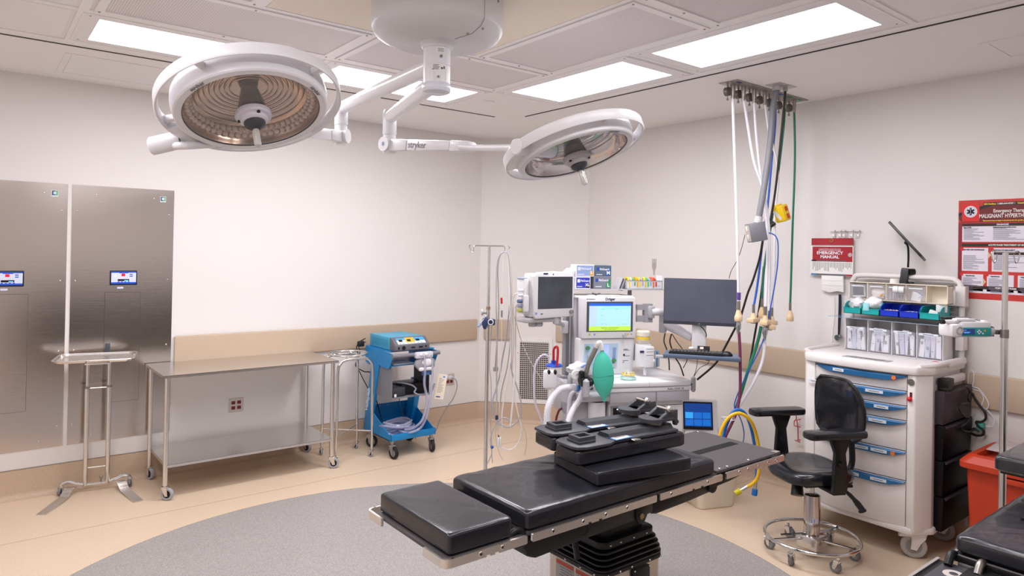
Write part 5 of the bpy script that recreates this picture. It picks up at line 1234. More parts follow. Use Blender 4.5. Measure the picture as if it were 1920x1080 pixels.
# ================================================================== ceiling gas outlets, hoses and the power drop
def dpt(px, py, z=None, ax=None, val=None): pass
t = thing('gas_outlet_plate', 'long steel ceiling plate with gas outlets and hose retractors near the right wall', 'ceiling outlet', (4.42, 2.725, HC)); T0 = TT(t)
PLATE = M('plate_steel', '#a9a19c', .35, .7)
MB(T0).bx(3.965, 4.87, 2.655, 2.80, HC-.006, HC).build('plate', PLATE, t)
for x, c_ in ((4.03, '#3a3a8c'), (4.545, '#2a4fa8'), (4.67, '#1f8a52'), (4.80, '#1f8a52'), (4.16, '#9a8f88'), (4.28, '#9a8f88'), (4.41, '#9a8f88')):
    MB(T0).bx(x-.025, x+.025, 2.675, 2.695, HC-.0075, HC-.006).build('colour_label', M('lab_'+c_[1:], c_, .5), t)
def dz(px, py, z=HC-.01): return at(px, py, 2, z)
RET = M('retractor_grey', '#6f6764', .4, .5)
for px in (1365, 1385, 1406, 1425, 1443, 1461, 1480):
    g = at(px, 170, 1, 2.77) if False else atp(px, 172+(px-1365)*.21, Vector((0, 2.765, 0)), (0, 1, 0)); x = g.x
    MB(T0).cyl((x, 2.755, HC-.055), (x, 2.782, HC-.055), .030, n=22).build('hose_retractor', RET, t)
    r = MB(T0).cyl((x, 2.768, HC-.006), (x, 2.768, HC-.03), .006, n=8).build('retractor_hanger', DSTEEL, t)
    MB(T0).cyl((x, 2.768, HC-.085), (x, 2.768, HC-.105), .004, n=8).sph((x, 2.768, HC-.108), .009, n=8, m=6).build('retractor_hook', DSTEEL, t)
HW = M('hose_white', '#e8e5ec', .4); HBL = M('hose_blue', '#2257b8', .38); HGR = M('hose_green', '#14705a', .38); HBK = M('hose_black', '#26201f', .45)
IVORY = M('ivory_plastic', '#e3c7a0', .45); FIT = M('fitting_nickel', '#a29b95', .3, .9)
def hose(name, label, pts, r, mat, D0, D1, top=None, block=None, flat=False, group='gas hoses hanging from the ceiling plate', fit_top=True, mate=None):
    n = len(pts); P = []
    for i, (x, y) in enumerate(pts): P.append(atd(x, y, D0+(D1-D0)*i/(n-1)))
    if top is not None: P[0].z = HC-.075; 
    t = thing(name, label, 'hose', P[0], group=group); T0 = TT(t)
    MB(T0).tube(P, r, 12, sm=6).build('hose', mat, t)
    if fit_top:
        MB(T0).cyl(Vector((P[0].x, P[0].y, HC-.006)), P[0], r*1.9, r*1.5, n=14).build('top_fitting', FIT, t)
        MB(T0).cyl(P[0]+Vector((0, 0, .01)), P[0]-Vector((0, 0, .03)), r*1.35, n=12).build('ferrule', FIT, t)
    e = P[-1]
    if block:
        MB(T0).cyl(e+Vector((0, 0, .02)), e-Vector((0, 0, .04)), r*1.25, n=12).build('ferrule', FIT, t)
        c = e-Vector((0, 0, .04))
        if not flat: MB(T0).lathe([(r*1.5, 0), (.016, -.01), (.024, -.04), (.027, -.045), (.027, -.072), (.024, -.078), (0, -.078)], c, n=12).build('outlet_body', IVORY, t)
        else:
            MB(T0).lathe([(r*1.5, 0), (.016, -.01), (.022, -.035), (0, -.036)], c, n=12).box(c-Vector((0, 0, .05)), (.115, .05, .03), .004, rot=block).build('outlet_body', IVORY, t)
            MB(T0).cyl(c-Vector((0, 0, .065)), c-Vector((0, 0, .073)), .018, n=16).build('outlet_face', DSTEEL, t)
        if mate:
            q = c-Vector((0, 0, .078)); MB(T0).lathe([(0, 0), (.016, -.004), (.018, -.02), (.018, -.045), (.012, -.06), (.010, -.085), (0, -.085)], q, n=14).build('mated_coupler', M('coupler_chrome', '#b9bcc0', .2, .9), t)
    return t, P
G = 'gas hoses hanging from the ceiling plate'
t, P = hose('gas_hose', 'leftmost white gas hose hanging straight down past the computer screen', [(1374, 176), (1375, 222), (1378, 313), (1382, 435), (1383.5, 496), (1385, 570)], .0095, HW, 4.68, 4.66, 1, 1, mate=True)
T0 = TT(t); e = P[-1]; MB(T0).cyl(e+Vector((0, 0, .028)), e+Vector((0, 0, .078)), .0125, n=14).build('purple_band', M('band_purple', '#5c4494', .4), t)
t, P = hose('gas_hose', 'white gas hose second from the left, slanting right behind the grey conduit', [(1394, 181), (1399, 215), (1413, 300), (1428, 345), (1434, 385), (1438, 424), (1439, 472), (1437, 544), (1435, 580)], .0095, HW, 4.72, 4.66, 1, .35, True, mate=True)
t, P = hose('gas_hose', 'white gas hose third from the left, ending beside the ivory coupler cluster', [(1414, 186), (1417, 240), (1424, 310), (1431, 352), (1441, 420), (1443, 500), (1442, 560), (1443, 588)], .0095, HW, 4.78, 4.72, 1, .9, True)
t, P = hose('gas_hose', 'white gas hose passing behind the grey conduit and in front of the yellow box', [(1434, 190), (1440, 235), (1447, 265), (1456, 300), (1459, 340), (1455, 380), (1453, 420), (1452, 500), (1449, 555), (1447, 582)], .0085, HW, 4.84, 4.80, 1, .2, True)
t, P = hose('gas_hose', 'bright blue gas hose running behind the grey conduit', [(1454, 200), (1453, 240), (1447, 300), (1440, 380), (1434, 425), (1429, 460), (1423.5, 508), (1418.7, 544), (1413, 576)], .0078, HBL, 4.93, 4.78, 1, .15, True)
t, P = hose('gas_hose', 'dark green gas hose beside the black cord, ending in the coupler cluster', [(1472, 200), (1469, 240), (1461, 310), (1453, 370), (1446, 420), (1436, 480), (1431, 520), (1429, 565)], .0078, HGR, 5.0, 4.84, 1, 1)
t, P = hose('gas_hose', 'rightmost dark green gas hose hanging alone with an ivory coupler', [(1489, 205), (1490.5, 280), (1489, 350), (1487, 400), (1485, 460), (1483, 530), (1481.5, 572)], .0078, HGR, 5.08, 5.06, 1, 1)
# conduit drop with grey junction box
t = thing('power_drop', 'thick grey conduit from a ceiling plate ending in a grey steel outlet box', 'power drop', (4.29, 2.56, HC)); T0 = TT(t)
MB(T0).bx(4.235, 4.345, 2.51, 2.62, HC-.004, HC).build('ceiling_plate', M('plate_pale', '#c6bfba', .4, .3), t)
MB(T0).cyl((4.29, 2.565, HC-.004), (4.29, 2.565, HC-.04), .029, n=20).build('collar', LGREY, t)
P = [Vector((4.29, 2.565, HC-.03)), atd(1450, 200, 4.68), atd(1444, 270, 4.66), atd(1436, 330, 4.64), atd(1428, 380, 4.62), atd(1422, 412, 4.61)]
MB(T0).tube(P, .0205, 18, sm=8).build('conduit', M('conduit_grey', '#75757c', .45), t)
d = (P[-1]-P[-2]).normalized(); c = P[-1]
MB(T0).cyl(c-d*.02, c+d*.025, .027, n=18).build('conduit_nut', LGREY, t)
Rb = Matrix.Rotation(.28, 3, _fw) @ Matrix.Rotation(math.radians(-5), 3, 'Z')
bc = c+d*.085; JB = Matrix.Translation(bc) @ (Matrix.Rotation(-.20, 4, _fw) @ Matrix.Rotation(math.radians(-42), 4, 'Z'))
bx_ = MB(T0 @ JB).box((0, 0, 0), (.105, .11, .125), .004).build('junction_box', M('box_grey', '#7d7e85', .45, .2), t)
MB(T0 @ JB).box((-.054, 0, 0), (.004, .095, .11), .001, 1).build('cover_plate', M('plate_pale'), bx_)
for z in (-.025, .03): MB(T0 @ JB).box((-.058, 0, z), (.006, .03, .032), .004).build('receptacle', M('ivory2', '#e9e2d8', .4), bx_)
# yellow outlet box on the black cord
t = thing('yellow_outlet_box', 'yellow hanging outlet box with red sockets on a black cord', 'outlet box', (4.39, 2.55, HC)); T0 = TT(t)
MB(T0).bx(4.335, 4.44, 2.505, 2.61, HC-.004, HC).build('ceiling_plate', M('plate_pale'), t)
MB(T0).cyl((4.39, 2.56, HC-.004), (4.39, 2.56, HC-.03), .016, n=14).build('cord_grip', LGREY, t)
yc = atd(1466, 400, 4.80)
MB(T0).tube([Vector((4.39, 2.56, HC-.02)), atd(1470, 200, 4.75), atd(1462, 280, 4.76), atd(1457, 330, 4.77), atd(1452, 370, 4.78), atd(1446, 405, 4.79), atd(1444, 418, 4.79), atd(1449, 420, 4.79)], .0078, 10, sm=6).build('black_cord', HBK, t)
YB = Matrix.Translation(yc) @ Matrix.Rotation(-.30, 4, _fw) @ Matrix.Rotation(math.radians(-88), 4, 'Z')
b_ = MB(T0 @ YB).box((0, 0, 0), (.075, .085, .115), .010, 3).box((-.01, 0, .062), (.04, .03, .012), .003).build('box', M('box_yellow', '#eac51c', .4), t)
for z in (-.026, .026): MB(T0 @ YB).box((.0385, 0.004, z), (.006, .034, .034), .012, 3).build('receptacle', M('socket_red', '#c23a1c', .4), b_)
MB(T0 @ YB).box((-.012, -.0433, -.005), (.022, .001, .075), 0, rot=Matrix.Rotation(-.5, 3, 'Y')).build('tape_label', M('tape_pale', '#d9d6dc', .5), b_)
MB(T0).cyl(atd(1452, 418, 4.79), atd(1444, 424, 4.79), .016, n=12).build('cord_gland', HBK, t)
# hanging loose cords
def cord(name, label, pts, r, m, D0, D1, cat='cord', group=None):
    n = len(pts); return tag(MB().tube([atd(x, y, D0+(D1-D0)*i/(n-1)) for i, (x, y) in enumerate(pts)], r, 10, sm=6).build(name, m), label, cat, group)
cord('black_cable', 'black cable from the grey box sweeping down behind the computer screen to the machine', [(1430, 452), (1424, 485), (1412, 525), (1402, 550), (1393, 580), (1387, 598), (1376, 620), (1360, 650), (1346, 676), (1331, 692), (1307, 712)], .0075, HBK, 4.72, 5.0)
cord('thin_brown_wire', 'thin brown wire from the grey box to the top of the computer screen', [(1397, 440), (1389, 470), (1380, 492), (1371, 508), (1367, 522)], .0022, M('wire_brown', '#4d403a', .5), 4.6, 4.9)
cord('thin_blue_cable', 'thin blue cable bowing out below the yellow box and down to the hose bundle', [(1438, 436), (1447, 438), (1455, 444), (1459, 460), (1457, 505), (1448, 560), (1440, 600), (1434, 628), (1422, 660), (1404, 695), (1390, 724), (1381, 745), (1377, 762), (1383, 778)], .0042, HBL, 4.74, 4.62)
cord('black_cable', 'black cable falling beside the green hose to the floor bundle', [(1432, 500), (1428, 545), (1420, 600), (1413, 640), (1406, 680), (1397, 710), (1388, 745), (1377, 780), (1362, 815), (1350, 842), (1332, 862), (1305, 872)], .0072, HBK, 4.88, 4.84)
cord('maroon_hose', 'maroon hose continuing down from the leftmost white gas hose', [(1385.5, 622), (1387.5, 659), (1388, 700), (1387.5, 735), (1383, 765), (1376, 785), (1364, 810), (1350, 838), (1330, 856), (1300, 865)], .010, M('hose_maroon', '#6d2c4c', .35), 4.66, 4.46, 'hose')
cord('green_hose', 'thick green hose continuing down from the coupler cluster', [(1427, 612), (1423, 632), (1413, 665), (1401, 700), (1388, 742), (1374, 782), (1360, 815), (1346, 842), (1326, 858), (1300, 862)], .011, M('hose_green2', '#0f7a58', .35), 4.84, 4.74, 'hose')
cord('white_hose', 'white hose curving down left from the coupler cluster', [(1433.5, 632), (1433.5, 650), (1430, 675), (1421, 700), (1410, 722), (1396, 745), (1384, 765), (1372, 790), (1360, 820), (1348, 845), (1325, 866)], .010, HW, 4.68, 4.64, 'hose')
YE = M('hose_yellow2', '#efb91c', .38); B2 = M('hose_blue2', '#1a6bc0', .38)
def looph(label, pts, r, m, D, endm, ename):
    t = thing(ename, label, 'hose', atd(*pts[0], D)); T0 = TT(t)
    P = [atd(x, y, D) for x, y in pts]; MB(T0).tube(P, r, 12, sm=6).build('hose', m, t)
    d = (P[-1]-P[-2]).normalized(); e = P[-1]
    MB(T0).cyl(e-d*.005, e+d*.045, .011, n=12).build('metal_fitting', CHROME, t); MB(T0).cyl(e+d*.045, e+d*.085, .018, n=14).build('end_cap', endm, t)
looph('yellow hose looping over the bundle and ending in a yellow cap near the floor', [(1345, 840), (1350, 815), (1358, 795), (1370, 780), (1386, 775), (1402, 783), (1413, 800), (1421, 830), (1424, 862), (1421, 893), (1412, 906), (1400, 913)], .011, YE, 4.42, M('cap_yellow', '#c9bf14', .35), 'yellow_gas_hose')
looph('bright blue hose looping over the bundle and ending in a blue cap near the floor', [(1350, 850), (1356, 820), (1363, 795), (1372, 775), (1383, 768), (1396, 774), (1406, 795), (1413, 825), (1418, 862), (1418.5, 890), (1417, 904)], .010, B2, 4.45, M('cap_blue2', '#1673cc', .3), 'blue_gas_hose')
cord('thin_blue_cable', 'thin dark blue cable making a small arch right of the hose bundle', [(1378, 762), (1384, 776), (1391, 792), (1395, 812), (1393, 830), (1385, 848), (1370, 865)], .0038, M('cable_navy', '#33518f', .4), 4.62, 4.5)
tag(MB().torus(atd(1366, 785, 4.5), .045, .003, (_fw*.3+Vector((.2, 0, 1))), 24, 6).build('cable_tie', HW), 'white cable tie round the coloured hose bundle', 'cable tie')

# ------------------------------------------------------------------ touch-screen console and waste bin right of the machine
cq = atd(1312, 800, 5.28)
ra = math.atan2(_rt.y, _rt.x)-.06
t = thing('touchscreen_console', 'white floor console with a tilted blue touch screen behind the foot of the operating table', 'medical device', (cq.x, cq.y, 0), ra)
l3 = (Matrix.Translation((cq.x, cq.y, 0)) @ Matrix.Rotation(ra, 4, 'Z')).inverted()
def lc(px, py, y=0.): 
    p0 = Vector((cq.x, cq.y, 0)); n_ = Vector((-math.sin(ra), math.cos(ra), 0)); return l3 @ atp(px, py, p0+n_*y, n_)
a = lc(1281, 751); b = lc(1347, 812); c_ = lc(1347, 835)
MB().prism([(0, .40), (.0, c_.z+.03), (-.03, c_.z+.06), (0, b.z+.02), (.05, a.z), (.09, a.z), (.13, a.z-.05), (.30, .5), (.30, .40)], a.x+.01, b.x, B=yz, b=.01).build('shell', WM, t)
MB().bx(a.x+.02, b.x-.02, .02, .34, .02, .40, .02).build('cabinet', WM, t)
for x in (a.x+.04, b.x-.04):
    for y in (.06, .30): MB().cyl((x, y, 0), (x, y, .02), .02, n=12).build('foot', BLACK, t)
s0, s1 = b.z+.025, a.z-.014
tl = .05/(a.z-b.z-.02)
def sc(x0, x1, z0, z1, m, nm, off):
    q = lambda x, z: Vector((x, (z-s0)*tl-off-.002, z))
    return MB().add([q(x0, z0), q(x1, z0), q(x1, z1), q(x0, z1)]+[q(x, z)+Vector((0, .003, 0)) for x, z in ((x0, z0), (x1, z0), (x1, z1), (x0, z1))], [[0, 1, 2, 3], [4, 5, 6, 7], [0, 1, 5, 4], [1, 2, 6, 5], [2, 3, 7, 6], [3, 0, 4, 7]]).build(nm, m, t)
sc(a.x+.004, b.x-.042, s0, s1, BLACK, 'screen_frame', .009)
W0, W1 = a.x+.014, b.x-.052; WW = W1-W0
sc(W0, W1, s0+.022, s1-.012, M('scr_deepblue', '#173a80', .3, emit='#14469c', estr=.6), 'screen', .0105)
for i in range(3):
    for j in range(2):
        x0 = W0+.006+i*(WW-.008)/3; zz = s0+.028+j*.052
        sc(x0, x0+(WW-.026)/3, zz, zz+.045, M('scr_tile_blue', '#1e74d8', .3, emit='#1f78e0', estr=.5) if not (i == 0 and j == 1) else M('scr_tile_light', '#35a2ee', .3, emit='#35a2ee', estr=.8), 'screen_tile', .0118)
mb = MB()
t = thing('waste_bin', 'cream plastic waste bin on the floor under the foot of the operating table', 'waste bin', (4.165, 2.965, 0), math.radians(-20))
BIN = M('bin_cream', '#ded3c0', .42)
loops(MB(), [], False) if False else None
mb = MB(); loops(mb, [(rrect(.14, .10, .04), 0), (rrect(.145, .105, .042), .006), (rrect(.175, .13, .05), .34), (rrect(.182, .137, .052), .345), (rrect(.182, .137, .052), .36), (rrect(.172, .127, .047), .36), (rrect(.143, .102, .04), .012)])
mb.add([(x, y, 0) for x, y in rrect(.14, .10, .04)], [list(range(24))]); mb.build('bucket', BIN, t)
t2 = t
# ================================================================== stool
SX, SY = 3.955, 2.095
sa = math.radians(153.8)
t = thing('surgeon_stool', 'black padded stool with two arm rests and a chrome foot ring on six casters', 'stool', (SX, SY, 0), sa)
Ti = (Matrix.Translation((SX, SY, 0)) @ Matrix.Rotation(sa, 4, 'Z')).inverted()
for k in range(6):
    a = math.radians(k*60+2)-sa
    x, y = .245*math.cos(a), .245*math.sin(a)
    caster(t, x, y, .09, .033, .024, a+.6*math.sin(k*2.2), fm=CHROME, rim=M('rim_pale', '#a5a5a5', .4))
MB().torus((0, 0, .108), .262, .0105, n=72, m=12).build('foot_ring', CHROME, t)
for k in range(3):
    a = math.radians(k*120+35)-sa
    MB().tube([(.04*math.cos(a), .04*math.sin(a), .10), (.255*math.cos(a), .255*math.sin(a), .108)], .008, 10).build('ring_spoke', CHROME, t)
for k in range(3):
    a = math.radians(k*60+2)-sa
    MB().tube([(.245*math.cos(a), .245*math.sin(a), .085), (.03*math.cos(a), .03*math.sin(a), .078)], .0001, 4).v
MB().box((0, 0, .085), (.13, .13, .075), .006, rot=-sa).build('hub_block', STEEL, t)
MB().box((0, 0, .052), (.125, .125, .012), .003, rot=-sa).build('hub_foot', BLACK, t)
pd = Ti.to_3x3() @ (Vector((.86, -.5, 0)))
MB().tube([Vector((-.0, 0, .125))-pd*.20+Vector((0, 0, .0)), Vector((0, 0, .128)), pd*.13+Vector((0, 0, .14)), pd*.17+Vector((0, 0, .155))], [.006, .011, .011, .009], 8, sm=4).build('pedal_bar', CHROME, t)
MB().lathe([(0, .05), (.0455, .05), (.0455, .355), (.035, .362), (.02, .364), (0, .364)], n=36).build('column', M('column_chrome', '#c3bcb8', .14, 1.), t)
MB().lathe([(.014, .36), (.014, .405), (.024, .405), (.024, .42), (0, .42)], n=20).build('gas_rod', CHROME, t)
cdir = Ti.to_3x3() @ Vector((-SX, -SY, 0)).normalized(); ca = math.atan2(cdir.y, cdir.x)
mb = MB(); V = []
for i in range(6):
    a = ca-.1+.9*i/5; V += [(.0462*math.cos(a), .0462*math.sin(a), .20), (.0462*math.cos(a), .0462*math.sin(a), .228)]
mb.add(V, [[2*i, 2*i+2, 2*i+3, 2*i+1] for i in range(5)]).build('label_sticker', M('sticker_lilac'), t)
a = ca+.05; MB().add([(.0466*math.cos(a+d), .0466*math.sin(a+d), z) for d, z in ((-.1, .203), (.28, .203), (.28, .224), (-.1, .224))], [[0, 1, 2, 3]]).build('label_mark', BLUEP, t)
MB().box((-.02, 0, .435), (.24, .16, .028), .008).box((-.09, 0, .445), (.14, .30, .018), .006).build('seat_mechanism', BLACK, t)
for y in (.13, -.13): pass
MB().cyl((.115, .02, .45), (.135, .05, .375), .028, .036, n=14).build('tension_knob', BLACK, t)
MB().tube([(-.10, .12, .43), (-.13, .16, .40), (-.165, .20, .345), (-.175, .21, .32)], [.010, .012, .017, .022], 10, sm=3).build('lever', BLACK, t)
# seat
SV = M('stool_vinyl', '#191a20', .24, bump=.08, bscale=10, coat=.25)
def pad(profile, nx=20, ny=20):
    V = []; F = []
    return V, F
mb = MB(); P0 = []
def seatpt(u, v):   # u,v in -1..1
    k = (abs(u)**3.2+abs(v)**3.2)**(1/3.2); return k
n_ = 40; rings = [(1., -.022), (1.03, -.008), (1.03, .008), (1., .022), (.93, .032), (.8, .034), (.6, .028), (.4, .022), (.2, .020), (.02, .020)]
V = []; F = []
for s, z in rings:
    for i in range(n_):
        a = 2*PI*i/n_; cx_, sy_ = math.cos(a), math.sin(a); r = 1/((abs(cx_)**3+abs(sy_)**3)**(1/3))
        x = .20*r*cx_*s; y = .215*r*sy_*s
        V.append((x+.02, y, .505+z-.022*max(0, (x-.05)/.15)**2+.012*(y/.2)**2*(1 if z > 0 else 0)))
for j in range(len(rings)-1):
    for i in range(n_): F.append([j*n_+i, j*n_+(i+1) % n_, (j+1)*n_+(i+1) % n_, (j+1)*n_+i])
F += [[(len(rings)-1)*n_+i for i in range(n_)], list(range(n_))[::-1]]
MB().add(V, F).build('seat', SV, t)
MB().prism([(.2*a*.9+.02, .215*b*.9) for a, b in rrect(1, 1, .4, 6)], .468, .484, b=.004).build('seat_pan', BLACK, t)
# backrest: shaped cushion
V = []; F = []; nu, nv = 24, 14
def bp(u, v, side):
    # v 0 bottom..1 top; u -1..1 width
    wv = .185+.030*math.sin(PI*min(1, v*1.1))-.04*max(0, v-.7)*1.5
    corner = 1.0
    y = u*wv; z = .70+v*.335
    x = -.215+.05*u*u-.035*math.sin(PI*v)*.5+.02*v
    th = .034*(max(0, 1-abs(u)**4))**.5*(max(0, 1-abs(2*v-1)**5))**.5+.004
    return (x+side*th, y*(1-.22*max(0, (abs(2*v-1)-.75)/.25)**2), z)
for side in (1, -1):
    for j in range(nv+1):
        for i in range(nu+1): V.append(bp(-1+2*i/nu, j/nv, side))
N1 = (nu+1)*(nv+1)
for s in (0, 1):
    for j in range(nv):
        for i in range(nu):
            q = s*N1+j*(nu+1)+i; F.append([q, q+1, q+nu+2, q+nu+1])
for i in range(nu): F.append([i, i+1, N1+i+1, N1+i]); q = nv*(nu+1)+i; F.append([q, q+1, N1+q+1, N1+q])
for j in range(nv): q = j*(nu+1); F.append([q, q+nu+1, N1+q+nu+1, N1+q]); q += nu; F.append([q, q+nu+1, N1+q+nu+1, N1+q])
MB().add(V, F).build('backrest', SV, t)
rim = [bp(math.cos(a)*1.0 if False else -1+2*i/30, 0, 0) for i, a in ((k, 0) for k in range(31))]
loopp = [bp(-1+2*i/16, 0, 0) for i in range(17)]+[bp(1, j/12, 0) for j in range(1, 12)]+[bp(1-2*i/16, 1, 0) for i in range(17)]+[bp(-1, 1-j/12, 0) for j in range(1, 12)]
MB().tube(loopp, .010, 8, closed=True).build('backrest_edge', BLACK, t)
MB().tube([(-.10, 0, .44), (-.20, 0, .45), (-.265, 0, .52), (-.262, 0, .66), (-.25, 0, .80)], .018, 10, sm=5).build('back_bracket', BLACK, t)
for s in (1, -1):
    y = s*.275
    ap = MB().prism([(x+.06, yy) for x, yy in rrect(.185, .052, .038, 5)], .766, .806, (0, y, 0), b=.012).build('arm_rest', SV, t)
    MB().prism([(-.01, .462), (.075, .462), (.075, .52), (.065, .68), (.10, .772), (-.035, .772), (.0, .68), (-.02, .52)], -y-.014, -y+.014, B=Bxz, b=.006).build('arm_post', BLACK, t)
    MB().bx(-.01, .07, min(0, s*.28), max(0, s*.28), .448, .466, .004).build('arm_bracket', BLACK, t)
    MB().cyl((.035, y+.013*1, .62), (.035, y+.035, .62), .018, n=14).build('arm_knob', BLACK, t)

# ================================================================== supply cart
CRM = M('cart_cream', '#e8e3e1', .42); CRM2 = M('cart_cream_drawer', '#e2dcda', .42); HBLUE = M('drawer_pull_blue', '#2a6a9e', .4)
LBL = M('label_white', '#dfe6ef', .6)
t = thing('supply_cart', 'large cream supply cart with six blue-handled drawers against the right wall', 'cart', (4.34, 2.42, 0), -PI/2)
TC = Matrix.Translation((4.34, 2.42, 0)) @ Matrix.Rotation(-PI/2, 4, 'Z'); TCi = TC.inverted()
MB().prism([(0, .12), (.07, .03), (.12, .018), (.70, .018), (.775, .10), (.775, .56), (0, .56)], .155, 1.085, b=.006).build('body', CRM, t)
# front posts
MB().prism([(.0, .11), (.065, .005), (.128, -.002), (.135, .03), (.02, .14)], .165, 1.085, b=.008).build('corner_post', CRM, t)
pr = MB().prism([(.69, -.004), (.735, -.004), (.79, .105), (.775, .15), (.70, .04)], .165, 1.085, b=.008).build('corner_post', CRM, t)
MB().prism([(.0, .10), (.08, -.01), (.72, -.012), (.80, .11), (.78, .56), (0, .56)], .15, .192, b=.012).build('bottom_rail', CRM, t)
MB().prism([(-.012, .12), (.065, -.01), (.20, -.045), (.45, -.058), (.66, -.035), (.745, -.01), (.80, .10), (.80, .575), (-.012, .575)], 1.085, 1.135, b=.012).build('lid', CRM, t)
MB().tube([(.0, .55, 1.14), (.0, .15, 1.138), (.05, .06, 1.135)], .016, 10, sm=4).build('lid_rim', CRM, t)
MB().tube([(.79, .57, 1.14), (.795, .2, 1.142), (.785, .11, 1.138), (.74, .03, 1.132)], .018, 10, sm=4).build('lid_rim', CRM, t)
MB().box((.80, .42, 1.13), (.03, .28, .03), .012).build('side_handle', CRM, t)
MB().box((.775, .18, 1.158), (.03, .03, .001), 0).build('red_mark', M('mark_red2', '#c8404a', .5), t)
MB().box((.42, .08, 1.1362), (.28, .075, .002), .0005, 1, rot=.02).build('keypad', M('keypad_grey', '#a19da0', .4), t)
MB().box((.42, .095, 1.1376), (.20, .022, .001), 0).build('keypad_display', M('keypad_dark', '#5d6d68', .3), t)
for i in range(7): MB().box((.33+i*.03, .065, 1.1376), (.014, .012, .001), 0).build('key', M('keypad_dark'), t)
# drawers
zd = [(1.082, .985), (.985, .898), (.898, .811), (.811, .634), (.634, .460), (.460, .185)]
labs = [[(.30, 0, .07)], [(.14, -.003, .10), (.52, .0, .10)], [(.42, .004, .06), (.56, .0, .08)], [(.54, .0, .10)], [(.45, .0, .08), (.55, .0, .09)], [(.31, .0, .04), (.40, .0, .08), (.55, .0, .09)]]
for i, (za, zb_) in enumerate(zd):
    dr = MB().prism([(.135, .02), (.135, -.003), (.3, -.022), (.5, -.022), (.688, -.003), (.688, .02)], zb_+.003, za-.003, b=.003).build('drawer', CRM2, t)
    # blue pull: lens-shaped
    hh = .037
    N_ = 14; V = []; F = []
    for k in range(N_+1):
        s = k/N_; x = .138+.55*s; dd = -.004-.030*math.sin(PI*s)**.8; low = hh*(min(1, math.sin(PI*s)*1.9))**.6 if 0 < s < 1 else .004
        V += [(x, .0, za-.004), (x, dd-.006, za-.006), (x, dd-.012, za-.012), (x, dd-.010, za-.004-low), (x, .0, za-.004-low)]
    for k in range(N_):
        for j in range(5): F.append([k*5+j, k*5+(j+1) % 5, k*5+5+(j+1) % 5, k*5+5+j])
    F += [[0, 1, 2, 3, 4], [N_*5+j for j in range(5)]]
    hd = MB().add(V, F).build('drawer_pull', HBLUE, dr)
    for x, dz_, w in labs[i]:
        s = (x-.138)/.55; y = -.004-.030*math.sin(PI*s)**.8-.0125
        MB().box((x, y-.001, za-.022+dz_), (w, .0015, .018), 0, rot=Matrix.Rotation(.10 if x > .4 else -.06, 3, 'Z')).build('pull_label', LBL, hd)
        MB().box((x, y-.0022, za-.022+dz_), (w*.6, .0008, .003), 0, rot=Matrix.Rotation(.10 if x > .4 else -.06, 3, 'Z')).build('label_print', PRINT, hd)
    if i in (0, 4):
        s = (.625-.138)/.55; y = -.004-.030*math.sin(PI*s)**.8-.012
        MB().cyl((.625, y+.004, za-.022), (.625, y-.003, za-.022), .0125, n=20).build('orange_dot', M('dot_orange', '#e8762c', .5), hd)
MB().box((.56, -.013, .425), (.13, .001, .012), 0, rot=Matrix.Rotation(.08, 3, 'Z')).build('tape_strip', M('tape_pale2', '#dcd9dc', .5), t)
MB().cyl((.712, -.004, 1.045), (.712, -.010, 1.045), .019, n=24).build('lock', DSTEEL, t)
MB().bx(.705, .719, -.0055, -.003, .955, .985, .0005, 1).build('latch_slot', M('dark_red', '#5a1018', .5), t); MB().sph((.708, -.012, .945), .014, n=14, m=10).build('red_knob', M('knob_red', '#d42030', .3), t)
for x, y, yw in ((.735, .09, .50), (.74, .50, .35), (.05, .09, 2.4), (.05, .50, .5)):
    f = caster(t, x, y, .16, .070, .03, yw, wm=M('wheel_warm_grey', '#aaa6a3', .5), fm=CRM, rim=M('wheel_hub_grey', '#8f8b88', .5))
    MB(Matrix.Translation((x, y, 0)) @ Matrix.Rotation(yw, 4, 'Z')).prism([(-.115, .118), (-.10, .145), (-.03, .165), (.035, .165), (.03, .12), (-.02, .062), (-.045, .065), (-.045, .125)], -.024, .024, B=Bxz, b=.008).build('caster_hood', CRM, t)
# smoked side bins (right side of the cart)
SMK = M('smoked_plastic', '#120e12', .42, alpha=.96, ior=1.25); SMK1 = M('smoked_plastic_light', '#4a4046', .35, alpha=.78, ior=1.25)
MB().bx(.777, .782, .14, .57, .17, 1.02).build('bin_rack', M('rack_cream', '#cfc7c2', .5), t)
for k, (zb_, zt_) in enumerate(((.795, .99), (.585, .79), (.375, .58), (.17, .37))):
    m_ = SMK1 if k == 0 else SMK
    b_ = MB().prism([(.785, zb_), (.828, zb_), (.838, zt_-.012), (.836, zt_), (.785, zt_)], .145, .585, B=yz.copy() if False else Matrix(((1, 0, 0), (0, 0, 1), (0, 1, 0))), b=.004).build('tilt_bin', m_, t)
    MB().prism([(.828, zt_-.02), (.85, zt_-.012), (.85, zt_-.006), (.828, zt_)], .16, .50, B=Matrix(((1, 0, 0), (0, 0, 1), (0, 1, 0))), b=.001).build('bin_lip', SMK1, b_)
MB().box((.815, .22, 1.035), (.06, .09, .055), .006).box((.812, .22, 1.0), (.05, .09, .02), .004).build('black_box', BLACK, t)
MB().box((.80, .38, 1.04), (.035, .30, .05), .014).build('side_moulding', CRM, t)
MB().bx(.80, .82, .575, .60, .10, .95, .003).build('rear_pole', M('pole_pale', '#c4bdba', .4), t)
